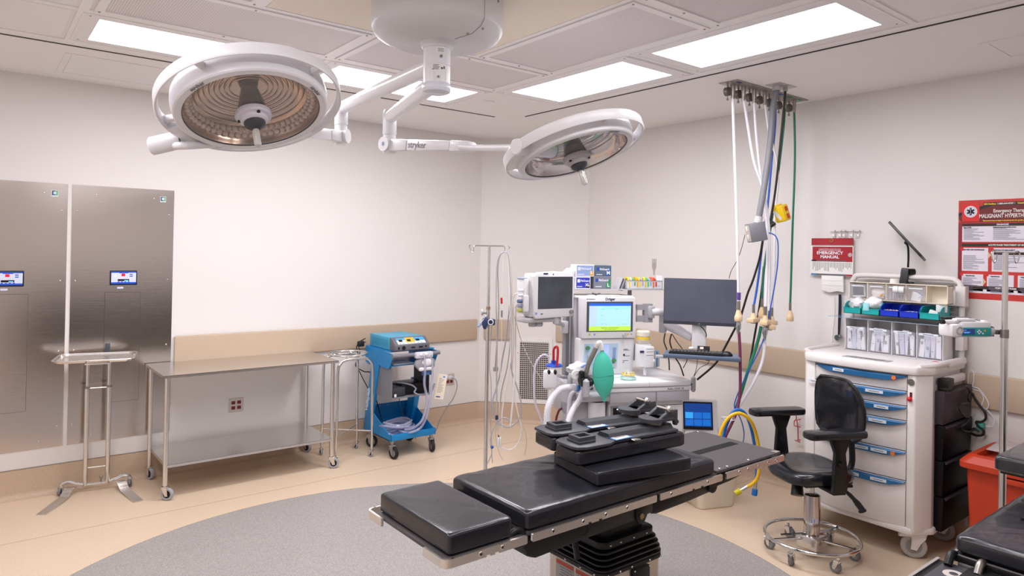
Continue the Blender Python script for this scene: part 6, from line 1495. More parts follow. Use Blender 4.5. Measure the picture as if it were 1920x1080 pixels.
# upright frame of the cart
fr = MB().tube([(.10, .545, 1.10), (.10, .545, 1.35), (.10, .545, 1.57), (.115, .545, 1.62), (.16, .545, 1.645), (.45, .545, 1.645), (.70, .545, 1.645), (.755, .545, 1.63), (.78, .545, 1.58), (.785, .545, 1.35), (.785, .545, 1.10)], .0175, 16, sm=5).build('top_frame', CRM, t)
MB().bx(.76, .815, .505, .57, 1.475, 1.60, .004).build('frame_bracket', CRM, t); MB().bx(.765, .81, .50, .575, 1.20, 1.30, .004).build('frame_bracket', CRM, t)
MB().bx(.12, .77, .525, .535, 1.44, 1.475).bx(.12, .77, .52, .54, 1.415, 1.425).build('louvre_rail', M('louvre_grey', '#8a8b8d', .4), t)

# ---- things on the cart
def organizer(X, ya, yb_, z0, z1, dp, n, label, body, drawers, name):
    """tilt-bin rack: x local along -Y"""
    t = thing(name, label, 'organizer', (X, ya, z0), -PI/2); W = ya-yb_; Hh = z1-z0; w = W/n
    sh = MB().bx(0, W, dp-.004, dp, 0, Hh).bx(0, W, 0, dp, Hh-.004, Hh).bx(0, W, 0, dp, 0, .004).bx(0, .004, 0, dp, 0, Hh).bx(W-.004, W, 0, dp, 0, Hh)
    for i in range(1, n): sh.bx(i*w-.002, i*w+.002, .0, dp, 0, Hh)
    sh.build('case', body, t)
    return t, W, Hh, w
CP2 = M('clear_drawer', '#e8e7f2', .1, alpha=.17, coat=.6)
t, W, Hh, w = organizer(4.70, 2.275, 1.672, 1.1365, 1.358, .16, 4, 'white rack of four clear tilt bins full of packaged supplies on the supply cart', WHITE, 1, 'tilt_bin_rack')
random.seed(21)
PK = [M('pack_white', '#f0eff4', .4), M('pack_film', '#dcdbe8', .3), M('pack_blue', '#c9cfe2', .4)]
for i in range(4):
    x0 = i*w+.006; x1 = (i+1)*w-.006
    b_ = MB().prism([(-.022, Hh-.055), (-.004, .006), (.10, .006), (.10, .012), (.002, .012), (-.016, Hh-.055)], x0, x1, B=yz).bx(x0, x0+.003, -.01, .10, .008, Hh-.06).bx(x1-.003, x1, -.01, .10, .008, Hh-.06).build('bin_drawer', CP2, t)
    MB().box(((x0+x1)/2, -.0215, Hh-.062), (w*.72, .002, .013), 0).build('bin_label', LBL, b_)
    MB().bx((x0+x1)/2-.03, (x0+x1)/2+.03, -.0235, -.0225, Hh-.064, Hh-.061).build('label_print', PRINT, b_)
    for k in range(7):
        cx = x0+.02+(w-.05)*(k+.5)/7+random.uniform(-.006, .006); h_ = random.uniform(.11, .155)
        MB().box((cx, .012+k % 2*.012, .014+h_/2), (random.uniform(.026, .04), .010, h_), .002, 1, rot=Matrix.Rotation(random.uniform(-.13, .13), 3, 'Y')).build('supply_pack', PK[k % 3], b_)
        if k % 2 == 0: MB().box((cx, .0045+k % 2*.012, .014+h_*random.uniform(.3, .8)), (.012, .002, random.choice((.004, .02))), 0).build('pack_print', M('print_mid2', '#8d8d9a', .5), b_)
t, W, Hh, w = organizer(4.72, 2.262, 1.657, 1.488, 1.603, .085, 5, 'cream rack of small clear tilt bins above the blue and teal bins', M('rack_cream2', '#efe6d6', .45), 1, 'small_tilt_bin_rack')
for i in range(4):
    x0 = i*w+.005; x1 = (i+1)*w-.005
    b_ = MB().bx(x0, x1, -.004, -.001, .008, Hh-.012).build('bin_drawer', CP2, t)
    MB().bx(x0+.015, x1-.015, -.0055, -.004, Hh-.03, Hh-.022).build('bin_label', LBL, b_)
c0 = lambda i: (i+.5)*w
for k in range(4): MB().box((c0(0), .02, .05+k*.006), (w*.66, .03, .07), .003, 1, rot=Matrix.Rotation(.05*k-.1, 3, 'Y')).build('paper_packet', PK[k % 3], t) if k < 2 else None
crumple(MB(), (c0(1), .03, .04), .04, (1.1, .5, .8), 4, .2).build('cotton_packet', M('pack_cream', '#efe9e0', .5), t); MB().sph((c0(1)+.03, -.0, .035), .009).build('orange_tip', M('tip_orange', '#f0b040', .4), t)
for k in range(5): MB().cyl((c0(2)-.04+k*.018, .02, .01), (c0(2)-.04+k*.018, .02, .065), .006, n=10).build('vial', M('vial_grey', '#b5b2b8', .2), t)
for k in range(3): MB().sph((c0(2)-.035+k*.025, .018, .068 if k != 1 else .015), .007).build('vial_cap', M('vial_orange', '#c8643c', .4), t)
MB().box((c0(3), .015, .035), (.06, .012, .055), .003, 1, rot=Matrix.Rotation(.25, 3, 'Y')).box((c0(3)+.012, .01, .05), (.03, .01, .035), .002, 1, rot=Matrix.Rotation(-.7, 3, 'Y')).build('swab_box', PAPER, t)
MB().box((c0(3)+.02, .003, .06), (.045, .002, .005), 0, rot=Matrix.Rotation(.6, 3, 'Y')).build('blue_stripe', M('stripe_blue', '#2a55b0', .5), t)
MB().tube([(c0(3)+.06+.02, .03, .06), (c0(3)+.06+.02, .03, .06)], .001, 4).v
t = thing('gauze_rolls', 'two white tape rolls in the middle of the small clear bin rack', 'tape rolls', (4.70, 2.262-2.75*w, 1.566), -PI/2)
for dx in (-.02, .014): MB().lathe([(.012, -.015), (.022, -.015), (.022, .015), (.012, .015)], (dx, 0, 0), (1, .1, 0), 24, closed=True).build('roll', PAPER, t)
MB().box((0, -.0, -.028), (.075, .012, .018), .003).build('label_holder', CP2, t)
tag(MB().lathe([(.012, 0), (.027, 0), (.027, .03), (.012, .03)], (4.76, 1.985, 1.6035), n=24, closed=True).build('paper_tape_roll', PAPER), 'white paper tape roll standing on top of the cream bin rack', 'tape roll')
# blue and teal bins
TEAL = M('bin_teal', '#16a7a7', .35); CBL = M('bin_cobalt', '#1236c4', .35)
bw = .118
def bin_box(i, m, label, fill):
    t = thing('storage_bin', label, 'bin', (4.655, 2.265-i*bw, 1.392), -PI/2, group='storage bins on the supply cart')
    w = bw-.004; o = .003
    mb = MB().bx(0, w, 0, .17, 0, o).bx(0, w, 0, o, 0, .036).bx(0, w, .17-o, .17, 0, .075)
    for x in (0, w-o): mb.prism([(0, 0), (.17, 0), (.17, .075), (.055, .075), (.02, .055), (0, .036)], x, x+o, B=yz)
    mb.tube([(0, 0, .037), (w, 0, .037)], .003, 6).tube([(0, .02, .056), (0, .055, .076), (0, .17, .076)], .0035, 6).tube([(w, .02, .056), (w, .055, .076), (w, .17, .076)], .0035, 6)
    mb.build('shell', m, t)
    fill(t, w)
def f_swabs(t, w):
    for k in range(7): MB().box((.02+k*.012, .04+.006*(k % 3), .03), (.022, .012, .02), .004, rot=Matrix.Rotation(k*.5, 3, 'Y')).build('plaster', M('plaster_beige', '#e3c4a8', .5), t)
def f_needles(t, w):
    for k in range(6): MB().box((.03+k*.011, .05, .034), (.008, .05, .012), .002, 1, rot=k*.12-.3).build('packet', PK[k % 3] if k % 2 else M('packet_grey', '#888ca0', .4), t)
def f_bag(t, w): crumple(MB(), (w*.5, .08, .06), .055, (1., .8, .85), 7+int(w*1000), .2).build('plastic_packets', FILM, t)
def f_white(t, w):
    crumple(MB(), (w*.5, .06, .075), .06, (1.0, .7, .7), 31, .15).build('white_wrap', M('wrap_white'), t); MB().box((.03, .0, .05), (.04, .01, .05), .006).build('teal_wrap', M('wrap_teal', '#9adbe2', .4), t)
def f_mix(t, w):
    MB().box((w*.55, .05, .035), (.05, .02, .04), .003, rot=Matrix.Rotation(.3, 3, 'Y')).box((w*.8, .10, .07), (.06, .05, .05), .004, rot=.3).build('white_packets', PAPER, t); MB().box((w*.35, .06, .025), (.04, .03, .03), .003).build('dark_packet', M('packet_navy', '#1c2a5c', .4), t)
bin_box(0, TEAL, 'leftmost teal storage bin holding clear plastic packets', f_bag)
bin_box(1, TEAL, 'second teal storage bin heaped with white wraps', f_white)
bin_box(2, CBL, 'cobalt blue storage bin of beige plasters, in the middle of the row', f_swabs)
bin_box(3, CBL, 'cobalt blue storage bin of small packets, right of the other blue one', f_needles)
bin_box(4, TEAL, 'rightmost teal storage bin with white packets', f_mix)
tag(MB().bx(4.66, 4.86, 1.63, 2.375, 1.3585, 1.3615).build('acrylic_sheet', M('acrylic_blue', '#a8c8ea', .1, alpha=.55, coat=1.), loc=(4.76, 2.0, 1.3585)), 'thin blue-tinted acrylic sheet lying over the white tilt bin rack', 'sheet')
# tablet stand clamped on the frame
t = thing('tablet_stand', 'thin black tablet seen edge-on on a bent stand clipped to the cart frame', 'tablet stand', (4.885, 1.96, 1.62)); T0 = TT(t)
p_ = lambda px, py: at(px, py, 0, 4.87)
s2 = lambda x, y: (1490+x/3.6, 400+y/3.6)
a = p_(*s2(663, 85)); b = p_(*s2(878, 315)); d = (b-a); m_ = (a+b)/2; L_ = d.length; d.normalize()
vw = (m_-CAMP).normalized(); vw = (vw-d*vw.dot(d)).normalized(); Bt = Matrix((d, vw, d.cross(vw))).transposed()
MB(T0).box(m_-vw*.05, (L_, .16, .017), .003, rot=Bt).build('tablet', M('tablet_black', '#1d1d22', .3), t)
MB(T0).tube([p_(*s2(752, 200)), p_(*s2(765, 230)), p_(*s2(768, 300)), p_(*s2(765, 365))], .0065, 10, sm=5).build('stem', BLACK, t)
MB(T0).sph(p_(*s2(752, 198)), .012).build('ball_joint', BLACK, t)
c = p_(*s2(748, 425))
MB(T0).box(c+Vector((-.015, 0, .0)), (.03, .05, .11), .01, rot=Matrix.Rotation(.12, 3, 'X')).build('clamp', DGREY, t); MB(T0).cyl(c+Vector((-.01, -.02, .03)), c+Vector((.02, -.045, .03)), .022, n=16).box(c+Vector((.01, -.015, -.045)), (.04, .06, .018), .004).build('clamp_screw', BLACK, t)
# ---- wall items above the cart
WX_ = BX-.002
t = thing('hook_rack', 'small wire hook rack on the wall above the red manual', 'hook rack', (BX, 2.39, 1.95)); T0 = TT(t)
MB(T0).cyl((WX_-.012, 2.51, 1.952), (WX_-.012, 2.28, 1.952), .0025, n=8).build('bar', CHROME, t)
for y in (2.475, 2.43, 2.40, 2.345, 2.30):
    MB(T0).tube([(WX_-.012, y, 1.952), (WX_-.004, y, 1.965), (WX_-.004, y, 1.92), (WX_-.02, y, 1.905), (WX_-.035, y, 1.915), (WX_-.033, y, 1.93)], .0022, 6, sm=4).build('hook', CHROME, t)
for y in (2.3925, 2.4775, 2.3225): MB(T0).bx(WX_-.003, WX_, y-.0075, y+.0075, 1.905, 1.95).build('backplate', M('plate_clear_grey', '#c9c5c6', .3), t)
t = thing('emergency_manual', 'red and white spiral flip manual hanging on the wall, titled EMERGENCY MANUAL', 'manual', (BX-.03, 2.48, 1.76)); T0 = TT(t)
X1 = BX-.028
MB(T0).bx(X1, X1+.006, 2.335, 2.642, 1.852, 1.905).build('top_flap', M('manual_red', '#a82530', .5), t)
MB(T0).torus((X1-.001, 2.49, 1.889), .010, .003, (1, 0, 0), 20, 8).build('grommet', M('brass', '#c9a45a', .3, .9), t)
MB(T0).bx(X1-.004, X1+.012, 2.332, 2.648, 1.632, 1.85).build('page_block', PAPER, t)
MB(T0).bx(X1-.0055, X1-.004, 2.336, 2.63, 1.735, 1.843).build('red_cover', M('manual_red'), t)
for i in range(34): MB(T0).torus((X1+.002, 2.34+i*.009, 1.851), .006, .0009, (0, 1, 0), 10, 4).build('spiral_ring', M('spiral_pale', '#d6cfd2', .4), t)
text('EMERGENCY', .031, M('ink_white'), t, T0 @ Vector((X1-.0062, 2.500, 1.797)), (0, -1, 0), (0, 0, 1), bold=.0007, squash=1.1)
text('MANUAL', .031, M('ink_white'), t, T0 @ Vector((X1-.0062, 2.500, 1.768)), (0, -1, 0), (0, 0, 1), bold=.0007, squash=1.1)
text('Cognitive aids for perioperative crises', .0105, M('ink_white'), t, T0 @ Vector((X1-.0062, 2.500, 1.826)), (0, -1, 0), (0, 0, 1))
text('Stanford Anesthesia Cognitive Aid Program', .0095, M('ink_white'), t, T0 @ Vector((X1-.0062, 2.500, 1.817)), (0, -1, 0), (0, 0, 1))
MB(T0).cyl((X1-.0055, 2.352, 1.785), (X1-.0068, 2.352, 1.785), .015, n=20).build('seal', M('seal_grey', '#b9aeb0', .5), t)
MB(T0).bx(X1-.0055, X1-.004, 2.60, 2.64, 1.737, 1.745).bx(X1-.0055, X1-.004, 2.60, 2.64, 1.634, 1.645).build('blue_tab', M('tab_blue', '#3d86b8', .5), t)
MB(T0).bx(X1-.0056, X1-.004, 2.38, 2.60, 1.737, 1.744).bx(X1-.0055, X1-.004, 2.385, 2.60, 1.634, 1.645).build('grey_tab', M('tab_grey', '#5c5f68', .5), t)
MB(T0).bx(X1-.0055, X1-.004, 2.335, 2.385, 1.634, 1.645).build('red_tab', M('manual_red'), t)
random.seed(4); mb = MB(T0)
for i in range(27):
    y = 2.345+i*.0107; mb.bx(X1-.0046, X1-.004, y, y+.0028, 1.728-random.uniform(.03, .07), 1.73)
tag(mb.build('vertical_print', PRINT, t), kind='stuff')
t = thing('mask_packet', 'white face mask packet hanging below the red manual', 'face masks', (BX-.02, 2.48, 1.56)); T0 = TT(t)
MB(T0).prism([(2.56, 1.632), (2.40, 1.632), (2.395, 1.515), (2.44, 1.522), (2.5, 1.508), (2.555, 1.525)], BX-.035, BX-.012, B=Matrix(((0, 0, 1), (1, 0, 0), (0, 1, 0))), b=.004).build('packet', M('packet_white', '#eeebea', .5), t)
for z in (1.565, 1.60): MB(T0).tube([(BX-.036, 2.405, z), (BX-.037, 2.48, z-.004), (BX-.036, 2.55, z)], .0012, 5, sm=3).build('pleat', M('pleat', '#d9d5d4', .5), t)
wp = lambda px, py, x=BX-.02: at(px, py, 0, x)
s3 = lambda x, y: (1500+x/3.857, 400+y/3.857)
t = thing('stethoscope', 'black stethoscope hanging on the wall left of the supply cart', 'stethoscope', wp(1574, 560)); T0 = TT(t)
for dx in (-1.2, 1.2): MB(T0).tube([wp(1575+dx, 552), wp(1575+dx*1.2, 575), wp(1574+dx, 600), wp(1573+dx*.6, 628)], .0055, 8, sm=5).build('tube', M('steth_navy', '#22253a', .4), t)
MB(T0).cyl(wp(1571, 633)+Vector((-.012, 0, 0)), wp(1571, 633)+Vector((.004, 0, 0)), .021, n=24).cyl(wp(1576, 631)+Vector((-.01, 0, 0)), wp(1576, 631)+Vector((.0, 0, 0)), .016, n=20).build('chest_piece', CHROME, t)
tag(MB().tube([wp(1565, 556, BX-.03), wp(1565, 590, BX-.03), wp(1562, 620, BX-.03), wp(1560, 640, BX-.03)], .004, 6, sm=5).sph(wp(1560, 641, BX-.03), .006).build('white_strap', M('strap_white', '#e6e0dc', .5)), 'white strap hanging left of the stethoscope', 'strap')
t = thing('wall_poster', 'red medical poster about malignant hyperthermia on the right wall', 'poster', (BX, 1.42, 1.83)); T0 = TT(t)
PY0, PY1, PZ0, PZ1 = 1.682, 1.135, 1.522, 2.142      # left edge y, right edge y, bottom, top
def po(a, b, c, d, m, nm='print_block', k=1):   # a,b along reading direction (m from left), c,d up from bottom
    return MB(T0).bx(BX-.001-.0006*k, BX-.001, PY0-b, PY0-a, PZ0+c, PZ0+d).build(nm, m, t)
PW, PH = PY0-PY1, PZ1-PZ0
PR = M('poster_red', '#c8332e', .4, coat=.3); PD = M('poster_dark', '#382422', .4); PWt = M('poster_white', '#e4e0ea', .45); PM = M('poster_maroon', '#70201f', .4)
po(0, PW, 0, PH, PR, 'sheet')
po(0, .022, .08, PH-.14, M('poster_side', '#8e2a35', .4), 'side_band', 2)
MB(T0).prism([(PY0-.0, PZ1-.115), (PY0-.0, PZ1-.085), (PY0-.16, PZ1-.03), (PY0-PW, PZ1-.03), (PY0-PW, PZ1-.14), (PY0-.02, PZ1-.14)], BX-.0024, BX-.0016, B=yz).build('title_band', PM, t)
MB(T0).prism([(PY0-.0, PZ1-.10), (PY0-.0, PZ1-.08), (PY0-.16, PZ1-.028), (PY0-.22, PZ1-.028)], BX-.0027, BX-.0024, B=yz).build('diagonal_stripe', M('poster_navy', '#20202c', .4), t)
po(.02, .115, PH-.135, PH-.018, M('poster_logo_red', '#d42c2a', .4), 'emblem_field', 4)
ey, ez = PY0-.068, PZ1-.072
MB(T0).cyl((BX-.0036, ey, ez), (BX-.0042, ey, ez), .036, n=32).build('emblem_disc', PWt, t)
MB(T0).torus((BX-.0042, ey, ez), .029, .0008, (1, 0, 0), 32, 4).build('emblem_ring', M('poster_navy'), t)
for k in range(3):
    a = k*PI/3; MB(T0).box((BX-.0046, ey, ez), (.0006, .012, .046), 0, rot=Matrix.Rotation(a, 3, 'X')).build('emblem_bar', M('emblem_navy', '#232a46', .4), t)
MB(T0).bx(BX-.0054, BX-.0049, ey-.001, ey+.001, ez-.016, ez+.016).build('emblem_staff', PWt, t)
po(.135, PW-.01, PH-.037, PH-.018, PD, 'hotline_strip', 4)
tw = M('poster_ink', '#f2e9e6', .5); ty = M('poster_yellow', '#efd23c', .5)
pt = lambda s, size, u, v, m, al='LEFT', bold=.0006, sq=1.: text(s, size, m, t, T0 @ Vector((BX-.0046, PY0-u, PZ0+v)), (0, -1, 0), (0, 0, 1), align=al, bold=bold, squash=sq)
pt('MH Hotline:', .013, .14, PH-.028, ty); pt('1-800-644-9737 \u2022', .013, .21, PH-.028, tw); pt('Outside North America 001-209-417-3722', .012, .315, PH-.028, ty)
pt('Emergency Therapy for', .030, .19, PH-.072, tw, bold=.0005, sq=.72); pt('MALIGNANT HYPERTHERMIA', .034, .115, PH-.103, tw, bold=.0007, sq=.66)
pt('This protocol may not apply to all patients; alter for specific needs.', .0085, .135, PH-.131, ty)
po(.022, PW-.01, PH-.165, PH-.146, PD, 'heading_bar', 3); pt('DIAGNOSIS', .012, .24, PH-.1555, tw, 'CENTER')
po(.022, PW-.01, PH-.262, PH-.165, PWt, 'text_box', 2)
po(.022, PW-.01, PH-.292, PH-.272, PD, 'heading_bar', 3); pt('ACUTE PHASE TREATMENT OF MH', .012, .26, PH-.282, tw, 'CENTER')
for a_, b_ in ((.022, .165), (.185, .37), (.395, PW-.01)): po(a_, b_, PH-.445, PH-.30, PWt, 'text_box', 2)
for a_, b_ in ((.022, .14), (.16, .30), (.32, PW-.01)): po(a_, b_, PH-.57, PH-.465, PWt, 'text_box', 2)
for u, v, n in ((.012, PH-.318, '1'), (.175, PH-.318, '2'), (.385, PH-.318, '3'), (.012, PH-.475, '4'), (.15, PH-.475, '5')):
    po(u, u+.018, v, v+.018, M('poster_logo_red'), 'step_tab', 5)
for u, v in ((.167, PH-.345), (.372, PH-.345), (.142, PH-.51)):
    MB(T0).prism([(PY0-u, PZ0+v+.02), (PY0-u-.014, PZ0+v), (PY0-u, PZ0+v-.02)], BX-.004, BX-.0034, B=yz).build('arrow', M('arrow_cream', '#e2c690', .5), t)
po(.195, .355, PH-.342, PH-.325, PD, 'dark_note', 3)
po(.022, PW-.01, .088-.025, .088-.005, PD, 'heading_bar', 3); pt('POST ACUTE PHASE', .012, .26, .073, tw, 'CENTER')
po(.022, PW-.01, .038-.0, .063, PWt, 'text_box', 2)
random.seed(9); mb = MB(T0)
def lines(u0, u1, v1, v0, st=.0075):
    v = v1
    while v > v0:
        mb.bx(BX-.0046, BX-.0040+.0012, PY0-u0-random.uniform(.4, 1)*(u1-u0), PY0-u0, PZ0+v, PZ0+v+.0022); v -= st
for u0, u1 in ((.03, .15), (.19, .36), (.38, .52)): lines(u0, u1, PH-.18, PH-.255)
for u0, u1 in ((.03, .155), (.195, .36), (.405, .525)): lines(u0, u1, PH-.35, PH-.44)
for u0, u1 in ((.03, .13), (.17, .29), (.33, .52)): lines(u0, u1, PH-.49, PH-.565)
for u0, u1 in ((.03, .15), (.18, .3), (.34, .52)): lines(u0, u1, .057, .04, .006)
tag(mb.build('fine_print', M('poster_print', '#8a8799', .6), t), kind='stuff')
for s_, u, v in (('Signs of MH:', .03, PH-.172), ('Sudden/unexpected cardiac arrest', .19, PH-.172), ('GET HELP. GET DANTROLENE', .03, PH-.312), ('Dantrolene 2.5 mg/kg rapidly IV', .195, PH-.312), ('Hyperthermia', .045, PH-.475), ('Hyperkalemia', .18, PH-.475), ('Follow', .335, PH-.475)):
    pt(s_, .0085, u, v, M('poster_head_ink', '#4a4a55', .5))
# ---- small items low left of the cart
t = thing('red_wire_bracket', 'red wire holder on the wall left of the supply cart', 'wire holder', (BX, 2.66, .6)); T0 = TT(t)
wq = lambda px, py: at(px, py, 0, BX-.03)
MB(T0).tube([wq(1501, 774), wq(1493, 776), wq(1493, 786), wq(1489, 790), wq(1489, 798), wq(1501, 801)], .004, 6).tube([wq(1501, 786), wq(1494, 788), wq(1496, 800), wq(1496.5, 826)], .004, 6).tube([wq(1501, 825), wq(1490, 826), wq(1500, 829)], .004, 6).tube([wq(1501, 774), at(1501, 774, 0, BX-.004)], .004, 6).build('wire', M('wire_red', '#b02030', .4), t)

# ================================================================== right IV pole with infusion pump
PD_ = 3.25
pb = atd(1880, 880, PD_); PXY = (pb.x, pb.y)
t = thing('iv_pole', 'steel IV pole with two triangular hooks in front of the red poster', 'IV pole', (*PXY, 0)); 
ztop = atd(1886, 473, PD_).z
MB().cyl((0, 0, .06), (0, 0, 1.42), .0155, n=20).build('lower_pole', STEEL, t); MB().cyl((0, 0, 1.42), (0, 0, ztop), .0125, n=18).build('upper_pole', STEEL, t)
MB().cyl((0, 0, 1.40), (0, 0, 1.44), .018, n=16).build('pole_collar', DSTEEL, t)
rl = Vector((_rt.x, _rt.y, 0)).normalized(); 
MB().tube([rl*-.045+Vector((0, 0, ztop)), rl*.045+Vector((0, 0, ztop))], .0035, 8).build('hook_bar', CHROME, t)
for s in (-1, 1):
    c = rl*(s*.045)
    MB().tube([c+Vector((0, 0, ztop)), c+rl*(s*.012)+Vector((0, 0, ztop+.006)), c+rl*(s*.022)+Vector((0, 0, ztop-.005)), c+rl*(s*.018)+Vector((0, 0, ztop-.03)), c+rl*(s*.010)+Vector((0, 0, ztop-.048)), c+rl*(s*.002)+Vector((0, 0, ztop-.045)), c+rl*(s*-.006)+Vector((0, 0, ztop-.01))], .0032, 8, sm=4).build('hook', CHROME, t)
for k in range(5):
    a = k*2*PI/5+.3; MB().tube([(0, 0, .10), (.26*math.cos(a), .26*math.sin(a), .075)], [.018, .012], 8).build('leg', STEEL, t)
    caster(t, .26*math.cos(a), .26*math.sin(a), .07, .025, .02, a)
MB().cyl((0, 0, .06), (0, 0, .13), .03, n=20).build('hub', DSTEEL, t)
A = atd(1804, 622, PD_-.02); Bq = atd(1860, 626, PD_-.0); ra, Wm = frame2(A, Bq)
t = thing('infusion_pump', 'white infusion pump with a teal control strip clamped to the right IV pole', 'infusion pump', (A.x, A.y, A.z), ra)
WH2 = M('pump_white', '#e9e6e8', .35); PT = M('pump_teal', '#1f9c9c', .4)
MB().bx(-.002, Wm, 0, .10, -.027, .047, .012).build('body', WH2, t)
MB().bx(.0, Wm-.006, -.003, .003, -.021, .020, .003).build('teal_strip', PT, t)
MB().bx(.003, .062, -.0045, -.003, -.013, .014).build('display', M('pump_display', '#20345c', .2, emit='#2450a0', estr=.25), t)
for z, w_ in ((.007, .012), (-.002, .032), (-.006, .026)): MB().bx(.006, .006+w_, -.0055, -.0045, z, z+.002).build('display_text', M('pump_text', '#5fa8ff', .3, emit='#5fa8ff', estr=.8), t)
for x, z in ((.085, .007), (.078, .0), (.093, .0), (.085, -.008), (.105, -.008)): MB().cyl((x, -.003, z), (x, -.0055, z), .0038, n=12).build('key', WHITE, t)
MB().cyl((.115, -.003, .006), (.115, -.0055, .006), .004, n=12).build('yellow_key', YEL, t)
MB().bx(-.055, .004, -.004, .09, -.028, .035, .014).build('handle_block', WH2, t)
MB().torus((-.016, -.004, .006), .016, .004, (0, 1, 0), 24, 8).build('handle_hole', M('hole_grey', '#b0a9ac', .5), t)
MB().cyl((-.075, .03, .043), (-.0, .03, .045), .010, n=14).build('plunger_guide', WH2, t); MB().cyl((-.085, .03, .0425), (-.07, .03, .043), .011, n=14).build('guide_cap', BLACK, t)
MB().bx(-.02, .08, .01, .06, .047, .060, .005).build('syringe_holder', WH2, t); MB().bx(-.05, .0, .04, .08, .05, .064, .005).build('black_grip', BLACK, t)
MB().tube([(-.01, .03, .064), (.05, .03, .066), (.09, .03, .055), (.12, .03, .050)], .0025, 6, sm=4).build('line', MGREY, t)
MB().box((.137, .03, .046), (.025, .03, .012), .003).build('clip', WH2, t)
MB().lathe([(.0, 0), (.022, .0), (.027, .006), (.027, .02), (.020, .03), (.012, .036), (.006, .05), (0, .05)], (Wm-.002, .03, .0), (1, 0, 0), 24).build('clamp_knob', M('knob_pale', '#c8c4ca', .4), t)
for z in (-.018, .02): MB().box((Wm+.012, .02, z), (.02, .02, .006), .001, rot=Matrix.Rotation(.3, 3, 'Y')).build('knob_mark', M('knob_navy', '#2f4a7c', .4), t)
MB().box((Wm+.048, .03, -.004), (.02, .03, .022), .003).build('pole_clamp', DSTEEL, t)

# ================================================================== red biohazard bin and cords
t = thing('red_waste_bin', 'orange-red slim waste bin with a part open lid behind the right operating table', 'waste bin', (4.66, 1.215, 0), 0)
ORG = M('bin_orange', '#bd3a1c', .42); HZ = at(1815, 860, 0, 4.40).z
bz = .64
mb = MB(); loops(mb, [(rrect(.20, .20, .03), 0), (rrect(.215, .215, .03), .01), (rrect(.245, .238, .035), bz-.03), (rrect(.245, .238, .035), bz)]); mb.add([(x, y, 0) for x, y in rrect(.20, .20, .03)], [list(range(24))]); mb.build('bin_body', ORG, t)
fr = MB(); lo = rrect(.275, .268, .05); hi = rrect(.262, .255, .05); ih = rrect(.205, .20, .02)
loops(fr, [(lo, bz-.035), (lo, bz-.005), (hi, bz+.01), ([(a*.93, b*.93) for a, b in hi], bz+.03), (ih, bz+.035), (ih, bz+.0), ], False)
fr.build('lid_frame', ORG, t)
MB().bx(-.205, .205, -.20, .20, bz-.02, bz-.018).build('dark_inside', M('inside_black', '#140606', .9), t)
MB().box((.085, 0, bz+.042), (.24, .40, .006), .002, rot=Matrix.Rotation(-.06, 3, 'Y')).build('clear_flap', M('flap_clear', '#e7dada', .15, alpha=.75, coat=1.), t)
MB().box((-.262, -.02, bz-.06), (.02, .16, .03), .004).build('front_grip', ORG, t); MB().box((-.245, .065, bz-.10), (.02, .008, .09), .002).build('grip_rib', ORG, t)
MB().box((-.20, -.03, bz+.04), (.012, .03, .025), .003).build('latch_tab', ORG, t)
# coiled black cord and white cords at the back right of the cart
P = []
k_ = lambda x, y: (1640+x/5.143, 690+y/5.143)
pts = [(880, 175), (905, 200), (920, 240), (905, 290), (915, 335), (840, 345), (820, 400), (860, 460), (905, 480), (880, 530), (840, 560), (850, 600), (910, 615), (980, 590), (1040, 610)]
tag(MB().tube([at(*k_(*p), 1, 1.56) for p in pts], .0065, 8, sm=5).build('coiled_cable', HBK), 'black kinked cable looping at the right rear of the supply cart', 'cable')
pts = [(940, 240), (970, 300), (1020, 370), (1065, 430), (1070, 490), (1030, 520), (980, 520), (1000, 560), (1050, 600), (1040, 645), (980, 650), (925, 620), (960, 585), (1010, 610)]
tag(MB().tube([at(*k_(*p), 0, 4.90) for p in pts], .0075, 8, sm=5).build('coiled_cable', HBK), 'thick black cord curling around the wall outlet above the red bin', 'cable')
pts = [(740, 445), (790, 410), (830, 340), (790, 315), (850, 300)]
pts = [(900, 150), (905, 60), (930, 25), (955, 50), (955, 130), (945, 180), (1000, 200), (1060, 270), (1100, 350), (1080, 400)]
tag(MB().tube([at(*k_(*p), 0, 4.915) for p in pts], .0032, 8, sm=5).build('white_cable', HW), 'white cord hooked behind the right rear of the supply cart', 'cable')
pts = [(900, 150), (940, 200), (1020, 230), (1050, 300), (1030, 370), (1090, 410), (1150, 490), (1140, 560), (1065, 562)]
tag(MB().tube([at(*k_(*p), 0, 4.92) for p in pts], .0032, 8, sm=5).build('white_cable', HW), 'white cord running to the teal wall plug above the red bin', 'cable')
q = at(*k_(1025, 560), 0, 4.925)
t = thing('power_outlet', 'white wall outlet with a teal plug above the red bin', 'outlet', (BX, q.y, q.z)); T0 = TT(t)
MB(T0).bx(BX-.006, BX, q.y-.035, q.y+.045, q.z-.055, q.z+.055, .002).build('cover_plate', WHITE, t); MB(T0).box((BX-.03, q.y, q.z), (.045, .04, .05), .008).build('plug', M('plug_teal', '#3fa890', .4), t)
